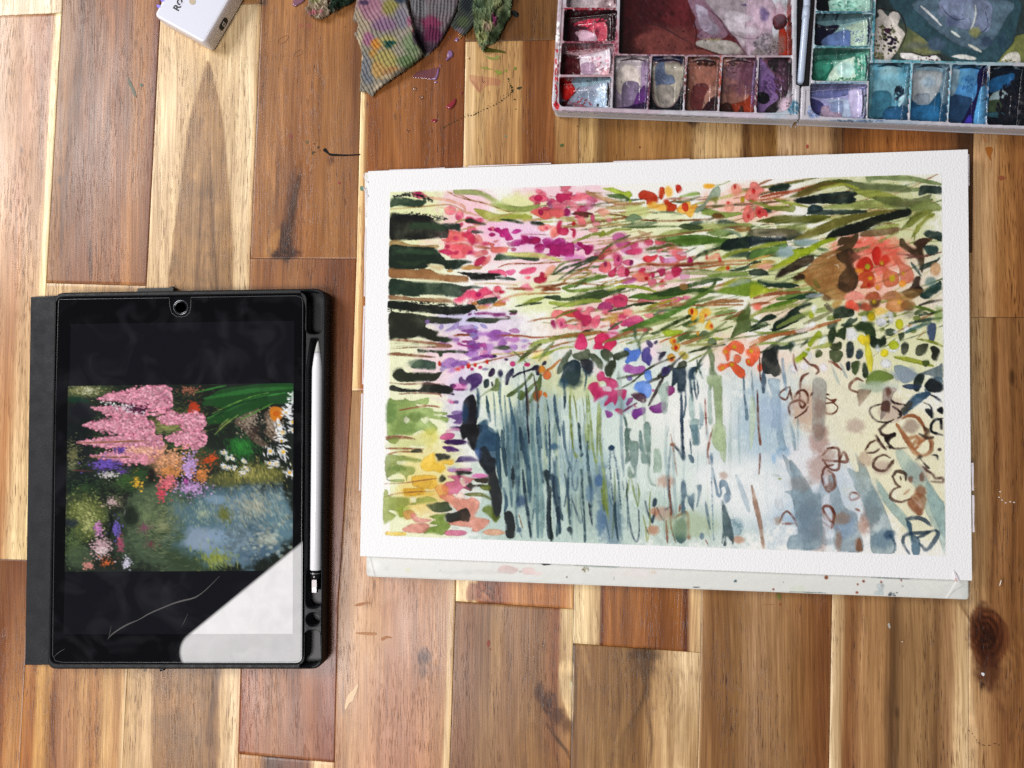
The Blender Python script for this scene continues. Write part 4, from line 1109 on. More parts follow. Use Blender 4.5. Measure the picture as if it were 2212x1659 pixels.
b 0c0c14 2100 1320 2130 1330 2130 1430 2100 1420
s 6a3a2c 30 590 640 660 710 720 730 760 780 730 820
s 6a3a2c 34 650 810 590 840 560 900 555 990
s 6a3a2c 26 480 600 490 700 520 780
s 6a3a2c 22 440 960 390 980 330 1030 330 1070 400 1100 440 1000
s 5a3024 20 440 960 450 1030 465 1100
s 6a3828 28 490 1080 540 1010 600 1000 640 1060 640 1140
s 6a3828 30 440 1270 430 1180 470 1130 550 1110 610 1150 580 1190 550 1150 550 1030
s 6a3828 24 640 1180 600 1240 500 1305
s 6a3828 22 670 1060 700 1020
s 7a4030 20 840 1080 900 1110 950 1100 920 1130 830 1145
s 7a4030 18 920 1130 970 1190 930 1250 870 1260 830 1240
s 5a2c20 18 880 1050 840 1040
b 8fa8b8:.9 195 880 330 880 330 960 340 1200 350 1400 395 1600 390 1659 330 1650 300 1550 290 1430 240 1420 235 1360 260 1280 220 1150 245 1050
s 7f9ab0:.9 40 360 650 370 800 400 1000
s 46586c:.9 60 150 800 150 900 150 1020
s a8bcc4:.8 50 460 1400 500 1659
s 90a8b4:.8 26 440 1350 480 1500 500 1659
s a8bcc4:.8 26 530 1300 530 1659
b a0a09c:.7 700 870 840 900 840 1100 830 1400 800 1540 700 1540 690 1200
w 8a6a5c:.5 770 1200 60 100
w 8a6a5c:.6 760 1460 60 80
w a8bcd4:.6 250 1250 160 200
s 5a2c20 24 80 1000 90 1300 110 1600
s 6a3a30 16 105 630 110 800 115 900
s 7f94a0:.7 26 15 780 30 1000 50 1240
b c8d4b4:.8 0 1080 60 1150 60 1400 0 1659
s a8bcb8:.7 30 900 720 950 850 990 940
s a8b8bc:.7 30 1000 700 1040 800 1075 860
s 7a4030 30 870 680 930 700 1010 770
s 7a4838 16 850 1640 920 1635 980 1650
A .9
T 1440 1700 2.765
b 16171b 1120 0 1340 0 1340 60 1310 130 1280 270 1240 270 1190 140 1140 170 1115 100
b 2c4a64:.95 1340 0 1450 30 1520 90 1555 160 1550 260 1500 480 1400 540 1340 430 1310 380 1280 330 1270 260 1310 140
b 1b1c20 1330 260 1400 240 1450 350 1500 380 1500 520 1540 620 1570 760 1570 860 1550 1000 1530 1040 1490 1060 1460 1000 1450 860 1420 700 1410 560 1350 470 1310 400
b 3f5aa0:.6 1270 260 1340 280 1340 380 1290 370
e 3a2058 1055 188 130 30 0
b 5a3274 910 240 1000 235 1060 260 1105 290 1000 300 950 290 1000 270
b 3a2a5c 1060 400 1110 350 1220 340 1290 370 1310 400 1220 410 1120 410 1060 415
b c06a94:.9 970 490 1080 480 1230 475 1210 520 1100 530 990 515
w 9090d0:.5 1010 490 50 30
w e040a0:.6 1330 560 80 24
b 1a1c18 1060 510 1160 505 1240 525 1210 545 1140 550 1100 590 1070 560
b 23261c 870 620 890 560 920 550 955 590 940 620 900 635
b 16191a 830 320 900 315 1000 335 980 390 920 390 870 405 850 370
b 2a2018 1260 600 1350 580 1420 575 1420 640 1310 635
b 2a2420 1150 690 1220 640 1260 660 1340 655 1430 680 1270 690 1230 730 1180 710
b 6a7430 1320 680 1400 660 1440 670 1440 720 1370 720
b 5a6028 1150 760 1280 745 1380 760 1440 800 1440 830 1330 790 1200 785
b c85a84:.95 960 570 1060 550 1150 570 1100 600 1200 620 1180 680 1230 720 1140 700 1080 760 1050 760 980 780 900 690 960 630 1050 610
b e09a50:.9 820 690 920 650 980 700 970 770 900 820 860 770
b e08a74:.95 870 790 1000 760 1060 790 1180 820 1240 800 1320 850 1300 960 1280 1010 1430 1050 1400 1120 1300 1180 1230 1170 1240 1140 1120 1120 960 1090 1100 1000 1000 880
b f8dfd0 1040 800 1100 750 1160 770 1160 810 1080 815
b f4e4c8 1100 620 1140 600 1180 650 1160 680 1120 660
b d8707a:.9 1140 560 1220 580 1270 590 1210 640 1150 610
b e8bc3c 700 370 780 320 830 300 830 350 850 400 920 430 950 480 900 530 820 510 720 510 670 460
b e8bc44 860 400 1030 375 1030 430 960 440
b e4b440 600 560 700 550 830 560 850 600 850 680 780 710 600 680 570 600
b e0ac34 475 710 560 700 700 700 720 770 640 780 500 790
b e8c860:.9 700 750 820 745 830 770 740 790
s a87048 12 275 650 500 640 700 610 870 590
s a87048 14 275 795 400 760 600 740 820 730
b 7a8c44:.9 285 340 380 330 500 340 640 370 690 390 620 420 520 400 430 440 600 460 600 540 530 560 520 630 490 560 400 540 300 600 480 600 470 630 330 625 285 560
w 55702f:.5 420 480 100 40
w c8d090:.6 480 230 220 70
b eceecb 410 400 500 395 510 430 420 440
b eceecb 560 220 700 230 700 260 560 260
s a4644c 20 290 260 450 260 680 265
s a4644c 20 310 325 450 295 700 305
b 1f281c 560 290 620 265 690 275 680 300 580 305
b 9a6048:.9 300 120 430 115 540 130 620 158 440 150 300 155
b 8a9a50:.9 300 160 420 130 420 180 370 210
b 92a04c:.95 265 740 310 730 320 780 380 790 540 800 560 860 620 850 630 810 760 790 860 830 800 860 640 880 500 900 480 980 520 1000 440 1020 420 960 330 940 330 960 400 1000 340 1060 255 1070
b eef0d0 560 800 620 800 620 850 560 850
w 8a9a30:.6 480 960 80 60
b e0a060:.9 480 960 580 940 610 1000 560 1040 500 1040
b e09090:.9 560 980 620 980 640 1020 790 1050 720 1075 620 1075 580 1040
b 26361e 730 880 830 860 960 850 1000 900 1020 940 920 968 820 960 760 920
b 20221e 940 980 1040 970 1130 930 1180 920 1220 990 1200 1070 1100 1060 1000 1080 950 1060
b 6f8a34 770 1010 880 980 950 980 940 1040 1000 1110 960 1170 910 1220 800 1200 700 1200 730 1140 860 1110 770 1090 830 1050 800 1030
b d88a80:.95 470 1150 560 1095 700 1085 770 1110 720 1190 600 1195 500 1180
b c8507c:.85 930 1190 1000 1160 1170 1175 1150 1220 980 1225
b eac45a 285 1180 380 1180 495 1185 490 1222 300 1222
b e8a480:.9 1350 1190 1430 1150 1560 1160 1600 1200 1480 1225
b 6a7a28:.9 1350 940 1420 880 1470 910 1500 1020 1540 1000 1560 1010 1500 1080 1440 1020
s f4f0e0:.9 26 1290 960 1330 930
s 2c4a5c 50 1520 60 1530 400 1560 700
s 26404f 50 1570 60 1590 300 1620 560
s 5a7a88 40 1620 0 1640 300 1660 600 1680 900
s 7a9aa4 40 1690 0 1690 200 1680 450
b 17232c 1670 560 1690 440 1710 520 1710 640 1690 712 1675 640
s 24384a 50 1770 40 1790 150 1830 350 1860 480
s 3a5a6c 60 1830 100 1840 300 1870 600 1880 850
s 14182a 20 1860 0 1870 200
s 1c3040 40 1800 500 1830 800 1860 1000 1890 1240
s 5f8088 50 1900 0 1920 300 1950 600 1960 900 1970 1240
s 3a5a70 34 1960 20 1980 200 1990 400 2030 640
s 2a4a5c 26 2090 0 2100 250 2100 560
s 4a6a80 26 2050 0 2060 200 2070 350
s 8aa4a0:.9 60 2160 0 2150 300
w 24486a:.7 2150 240 50 40
w 243a60:.6 1780 850 50 60
w 243a60:.6 1760 1160 30 30
b 1c2a34 2020 520 2060 490 2090 530 2100 650 2110 800 2110 1000 2130 1240 2080 1240 2060 1050 2070 850 2060 650 2040 600
s 26404f 36 2140 560 2150 800 2190 1000 2210 1200
s 4a6a78 40 2170 350 2160 500 2190 700 2212 900
s 5f8088:.9 24 1720 900 1740 1100 1790 1240
s 9a7a60 12 1760 1000 1800 1140
b 1c1e20 1600 960 1660 950 1700 1000 1715 1100 1710 1240 1620 1240 1610 1100 1590 1000
s 3a5a70 40 1590 700 1620 850 1600 960
s 7a9a9a:.9 50 2000 600 2010 900 2010 1240
s 4f7080:.9 20 1930 600 1925 900 1900 1100
s 3a5a6a:.9 24 1750 300 1760 600 1740 850
s 304c60:.9 20 1540 300 1560 560
A .82
T 2200 1700 2.765
s 26384a 60 0 590 30 560 50 700 80 900 110 1180
s 4a6478:.95 26 30 360 60 560 80 760
s 6a8494:.9 30 70 350 75 520
b 10181c 0 680 20 720 10 900 20 1100 40 1250 0 1250
s 2a4250 40 100 800 110 950 140 1050
b 2c4654 60 1120 100 1080 130 1150 100 1200 70 1240
s 5a7484 26 130 0 160 200 200 400 250 530
s 5a7080 20 300 360 270 500 230 600
s 4a6074 26 160 540 190 700 160 900
s 304a5c 30 205 470 200 700 210 900 220 1100
b 14202c 185 1150 220 1120 255 1160 235 1220 210 1190
b 7f8c34 220 0 245 0 250 150 265 280 305 330 300 360 270 340 240 220
b 26404c 305 0 330 0 345 150 355 290 370 320 350 355 330 330 340 280 320 100
s 9ab06c 16 385 0 400 150 445 320
s 9aae6a 26 430 0 450 150 500 370 520 380 530 0
s 98ac68 30 550 0 560 250 590 500 620 700 650 1060
s 98ac68 16 480 300 510 450 530 550
s 6a8ca0:.6 16 90 0 110 300 120 480
s 3a5460 34 415 180 415 350 430 550 450 700 460 1000
s 5f7a88 20 245 540 260 700 300 690 310 400
b 26404c 335 500 350 490 370 540 365 640 375 800 390 1000 400 1270 375 1270 370 1000 350 800 345 640
s 0f1830 26 430 860 450 1000 470 1110
w 3a5a88:.7 550 620 50 60
w 3a5c88:.6 560 1050 60 180
w 3f6088:.5 440 760 50 90
s 5f7484 26 230 770 290 960 340 1080 370 1000
s 8a9c34 30 590 560 600 800 640 1000
s 6a7c2c 30 570 700 600 950
d 26405c 26 680 230 660 420 680 650 700 850
d 26405c 24 690 240 730 420 760 650 790 950
e 26405c 680 250 30 28 0
s 7a9068 20 710 480 715 800 690 1250
b 26404f 700 900 730 850 735 1000 760 1260 745 1260 715 1100
s 34506a 12 610 1000 660 1260
s 5a8094:.8 16 650 770 690 900
b 5f7870 825 60 860 40 900 45 870 100 890 160 860 260 890 380 830 430 840 300 825 150
b 78908a 875 170 920 180 970 185 980 300 970 420 950 560 930 590 900 570 930 520 890 430 880 300
b 8ca494 860 480 890 460 920 560 900 590 860 570
s 8aa060 26 880 580 860 700 840 800
s 8aa060 24 900 590 930 750 970 900
s 8aa060 22 970 640 985 760 975 890
b 78968e:.95 985 80 1010 80 1030 200 1060 300 1100 360 1110 440 1040 430 1010 400 1000 250
b 86a098 1035 0 1110 0 1115 200 1110 440 1090 440 1060 260
s 90a89c 34 1090 430 1090 560 1120 640 1165 670
b a0b8a4 1145 280 1180 258 1215 280 1235 400 1230 520 1180 525 1140 520 1150 400
s 203448 18 855 640 850 750 870 1000 900 1180 950 1290 985 1200 980 940
s 405a6c 10 855 800 860 1160
s 4a6478 14 800 600 815 720
s 4a6478 10 840 590 855 700
s 1f3044 26 1050 840 1080 960 1130 1080
b 1c2c40 1130 890 1140 820 1165 805 1185 830 1180 880 1160 910 1170 980 1140 1080 1120 1050 1150 960 1150 910
s 1f3044 16 1180 910 1210 980 1250 1050
e 1f3450 1290 928 26 12 30
s 9aa858 16 1110 740 1100 900 1105 1100 1080 1300
s a0aa60 18 1030 1000 1060 1150 1070 1290
s 3a3a40 10 1060 1130 1090 1210
s 7a3020 24 1315 600 1325 800 1350 1060
s 8a4430 22 1330 980 1340 1130 1390 1300
s 8a4430 26 1285 1060 1290 1180 1300 1300
s 8a4a34 36 1380 1030 1440 990 1510 970 1530 1080 1530 1240
s 8a4a34 20 1440 880 1430 960
e 8a4030 1535 1240 26 30 0
b 1c3044 1450 0 1475 0 1480 200 1500 350 1480 400 1450 350 1450 200
s 1c3044 22 1370 230 1430 300 1470 390
e 9a6a54 1360 215 28 18 0
s 9a5a40 10 1335 100 1360 240 1405 560
b 3c5668 1530 330 1560 330 1590 360 1595 410 1560 415 1535 360
s 3c5668 18 1550 160 1565 340
b 3f5a6e 1450 640 1480 605 1500 640 1515 740 1540 780 1600 750 1590 900 1585 960 1530 860 1510 800 1490 850 1500 950 1500 1030 1460 1000 1450 800
b 4a6474 1620 670 1675 665 1670 760 1640 860 1620 910 1635 760
b 6a8a98:.9 1690 0 1640 0 1655 205 1590 210 1560 60 1550 0
b 2f4a50:.9 1430 1040 1480 1030 1510 1100 1510 1250 1450 1310 1390 1250 1400 1120
w 34584c:.7 1430 1160 70 110
w a8b890:.6 1560 1100 300 140
s 8a4030:.9 18 1800 60 1770 130 1745 280 1760 430
b b4c49c 1800 0 1930 0 1945 200 1940 400 1900 380 1870 280 1850 200 1790 180
b 5f7c94 1765 320 1800 315 1805 400 1800 440 1770 420
d 5f7c94:.9 20 1790 440 1790 700 1800 1000 1810 1280
s 5f7c94 30 1800 480 1830 650 1860 780 1890 760 1880 640
b 6a8498 1870 630 1920 605 1970 660 2000 780 1980 850 1930 860 1920 780 1950 740 1930 680 1880 700
s 5a7488 34 1720 850 1740 980 1770 1150
b 2c4048 1895 850 1920 850 1960 950 2010 1100 2035 1250 2020 1330 2000 1280 1950 1240 1950 1330 1920 1330 1930 1230 1900 1310 1910 1100
w 8aa8b0:.6 2070 1130 60 90
d 5f8494:.6 90 2030 1060 2090 1120 2100 1200
e 6a8498 1680 1230 24 36 0
s 8a4a34 10 1720 1270 1750 1330
w b87858:.7 1140 1160 70 60
w b87858:.6 1160 960 50 40
w b87858:.6 2090 1270 60 40
w a8806c:.5 1920 560 50 50
s 9ab8b8:.6 40 1730 0 1740 160
s 86a4b8:.5 60 2060 560 2150 800 2200 950
A .8
T 3000 1700 2.212
s 7f3f24 22 70 0 85 120 95 175
s 6a3424 18 88 250 85 350 78 440
s 9a7058 44 15 540 50 700 85 850 120 1085
b 93a5b0:.85 280 250 350 320 420 400 460 480 520 560 570 605 620 520 640 440 680 500 700 600 720 680 740 900 740 1050 640 1050 620 900 620 700 500 900 640 1000 560 1100 400 1100 330 1090 350 980 420 960 400 820 370 640 310 590 370 560 330 400
b 8aa0aa:.95 350 300 440 400 500 500 575 610 620 600 630 700 640 900 640 1020 600 1100 340 1090 350 990 420 960 400 780 360 600 380 560 360 420
w 6a7c8c:.5 520 850 110 160
w 8a8480:.5 440 520 100 60
w 7a8890:.5 560 660 60 60
b 8c9fa8:.95 700 440 760 500 830 700 860 740 940 780 960 900 1000 1110 780 1110 740 1050 740 800 700 560
w 7f98b4:.6 850 900 90 100
b 8ea3a8:.95 930 250 980 320 1020 360 1060 450 1090 540 1150 650 1200 760 1240 870 1280 1000 1280 1130 1080 1130 1060 900 1000 700 930 560 900 480 860 380 960 410
w 68808a:.5 1080 740 80 200
w 4a6a80:.5 1180 1000 90 90
b 90b0b0:.9 1110 470 1200 580 1280 690 1370 780 1430 880 1440 1000 1500 1050 1500 1140 1440 1140 1400 960 1320 850 1240 760 1160 640
b a8c0b8:.95 1280 240 1340 210 1400 260 1500 380 1600 520 1680 650 1725 720 1725 1140 1690 1060 1620 900 1560 780 1500 640 1420 500 1340 380
b 97b4b4:.9 1560 500 1640 600 1720 720 1725 1000 1640 850 1580 700
w 9ab0a8:.5 1450 400 90 80
s 6a3628 24 640 270 700 210 780 210 790 300 780 390 710 390 640 300
s 6a3628 26 640 310 760 320 860 320 830 240 790 310
s 6a3628 26 740 350 660 380 640 460 670 560 690 590
s 6a3628 30 690 400 740 450 750 540 700 590
w 7a5040:.6 700 540 50 50
s 6a3020 26 730 860 660 820 650 740 690 715 740 770 740 850 720 910 650 860
w 8a6850:.6 800 830 80 50
b e6e8ee:.9 640 450 680 430 690 520 660 540 650 500
b e4e6ec:.9 640 640 700 620 720 740 740 900 740 1000 680 1000 640 860
s 6a3020 26 720 860 650 760 660 720 710 725 745 790 730 860 720 910
s 7a4438 20 870 640 900 600 950 610 960 640 900 665 880 640
s 7a4438 20 260 860 300 780 340 770 390 830 410 890
s 7a4438 22 290 875 390 870
w 9a7a60:.5 250 850 40 40
b dfe4e8:.9 230 640 280 660 300 750 240 740 220 690
w b08a78:.7 1000 900 50 80
w 9a6a4c:.6 960 1050 30 60
b 8a5a3c:.85 950 1030 970 1000 1000 1110 940 1110
w 8a6450:.6 780 1020 30 90
s 8a4a30:.9 20 930 740 970 760
w a88a78:.5 700 260 60 50
w b09078:.5 1020 300 60 60
s 3a2420 26 1140 40 1200 0
s 3a2420 26 1140 40 1180 90 1280 90
b 201814 1190 130 1280 70 1290 100 1240 130 1240 170 1290 210 1250 210 1210 160
s 3a2420 20 1210 190 1300 210 1390 200
s a87048 50 1300 0 1380 120 1450 230 1500 280
s a87048 44 1380 120 1480 110 1430 200
s a87048 40 1480 160 1540 100 1600 130 1600 230 1530 270 1470 240
s 241c1c 30 1500 80 1560 110 1620 110
s 4a3020 44 1540 20 1570 60 1540 100
b 1c1414 1460 310 1500 260 1530 280 1520 310 1590 380 1560 380 1510 310
s 5a3020 26 1020 225 1060 160 1110 140
s 4a2c24 30 1110 90 1150 160 1200 215
s 4a2c24 22 1030 245 1100 240 1145 210
s 4a2820 26 1240 290 1180 265 1110 300 1090 360 1130 400 1200 400 1250 340 1270 310
s 4a3020 40 1220 370 1270 320
s 14141c 24 1610 265 1650 270 1660 305
e 2a1a1c 1675 218 18 14 0
s 4a2c28 26 1530 370 1560 400 1620 440 1640 470 1700 470 1700 505 1600 500
s 3a2418 30 1260 460 1300 410 1370 430 1380 490
s 4a2c20 22 1260 450 1290 520 1330 545
s 4a2c20 16 1330 455 1335 490
s 4a2c20 26 1330 545 1270 570 1240 620 1260 660 1340 680 1420 650
b 7a3c20 1390 680 1420 640 1480 650 1530 740 1530 780 1500 805 1440 770 1400 720
b 9a6a4a:.9 1420 640 1480 600 1560 640 1550 720 1530 760 1490 680
b e0c8b8 1440 650 1480 670 1520 710 1510 740 1470 700
w 8a5030:.7 1510 590 50 50
w 6a4030:.7 1420 480 20 26
w 6a4030:.7 1520 460 20 40
s 9a5a38 22 1360 615 1410 570
s 26384a 40 1380 830 1460 820 1540 840 1600 890
s 22364a 34 1410 1140 1360 1060 1360 990 1420 960 1540 950 1640 930
s 22364a 40 1640 930 1660 970 1570 1100 1500 1050
s 22364a 34 1480 1000 1600 940
b 24425c 1380 830 1430 880 1440 960 1500 1010 1500 1140 1440 1140 1420 980 1390 900
w 2a4460:.7 1230 970 50 40
d 26405c:.8 30 1240 980 1280 1050 1270 1130
b f4f0ea 1760 1270 1780 1275 1800 1370 1780 1380
e 8a9434 262 476 16 8 0
w 8ab4d8:.6 210 300 20 50
s b8c8c0:.8 30 190 440 260 450
"""

_r = np.random.RandomState(12); _st = []
for _ in range(230):
    x, y = 1130+_r.rand()*800, 400+_r.rand()*370
    if y > 700-(x-1130)*.02 and _r.rand() < .5: continue
    L, an = 50+_r.rand()*150, -(.02+.34*_r.rand()*(.4+(x-1130)/900)+.1*(y > 620)); c = _r.choice(['6f7f3a', '8a9a44', '4f6a34', 'a5703c', '9a5a34', 'b8bc64', '2f4426', '7f8a58', 'c49a5c'])
    dx, dy = L*math.cos(an), L*math.sin(an); _st.append('s %s:.85 %.1f %.1f %.1f %.1f %.1f %.1f %.1f' % (c, 1.4+_r.rand()**2*6, x, y, x+dx*.5, y+dy*.5+_r.randn()*5, x+dx, y+dy))
for _ in range(60):
    x, y = 1110+_r.rand()**1.4*560, 840+_r.rand()*200; L = 50+_r.rand()*190; c = _r.choice(['5f7f8c', '7a98a0', '3c5a70', '8aa49c', '9aac80', '50707c'])
    _st.append('s %s:.45 %.1f %.1f %.1f %.1f %.1f %.1f %.1f' % (c, 1.5+_r.rand()**2*7, x, y, x+_r.randn()*3, y+L*.5, x+4+_r.randn()*4, min(y+L, 1165)))
for cx, cy, rx, ry, n, cs in ((1010, 515, 70, 40, 30, 'e9677a d9476b f08a80 c83258'), (1215, 440, 85, 34, 34, 'ee7386 e4667e f4a0a8 c22a55'), (1180, 538, 80, 22, 26, 'b02a80 c860a8 a81a64 d890b8'), (1385, 552, 110, 34, 46, 'e86a72 f09aa0 b82048 d9a0b0'), (1300, 690, 110, 24, 34, 'e86a84 f08a94 c0305c'), (1440, 655, 60, 20, 14, 'ee8a90 e56a90'), (1040, 640, 70, 20, 16, 'e3608a f0a0a8'), (1050, 740, 100, 26, 30, '9a6ab4 b070c0 7a3a90 c896cc'), (1870, 560, 70, 50, 26, 'e8604c c8402c f0906c'), (1900, 690, 110, 40, 34, '3a4c28 6a7a30 e6eaf0 26382a'), (1640, 500, 200, 60, 30, '22382a 3f5a2c 5f7a34'), (1500, 700, 200, 40, 24, '33501f 5f7a34')):
    cs = cs.split()
    for _ in range(n):
        an = _r.rand()*6.28; q = _r.rand()**.5; x, y = cx+rx*q*math.cos(an), cy+ry*q*math.sin(an); L = 5+9*_r.rand(); B = L*(.35+.4*_r.rand()) if n > 24 or len(cs) > 2 else L*.5
        _st.append('e %s:.85 %.1f %.1f %.1f %.1f %.0f' % (_r.choice(cs), x, y, L*(1.9 if 'a2c' in cs[0] or '501f' in cs[0] or '382a' in cs[0] else 1), B, 15*_r.randn()+10))
PAINTING = PAINTING.replace('@STEMS@', '\n'.join(_st))
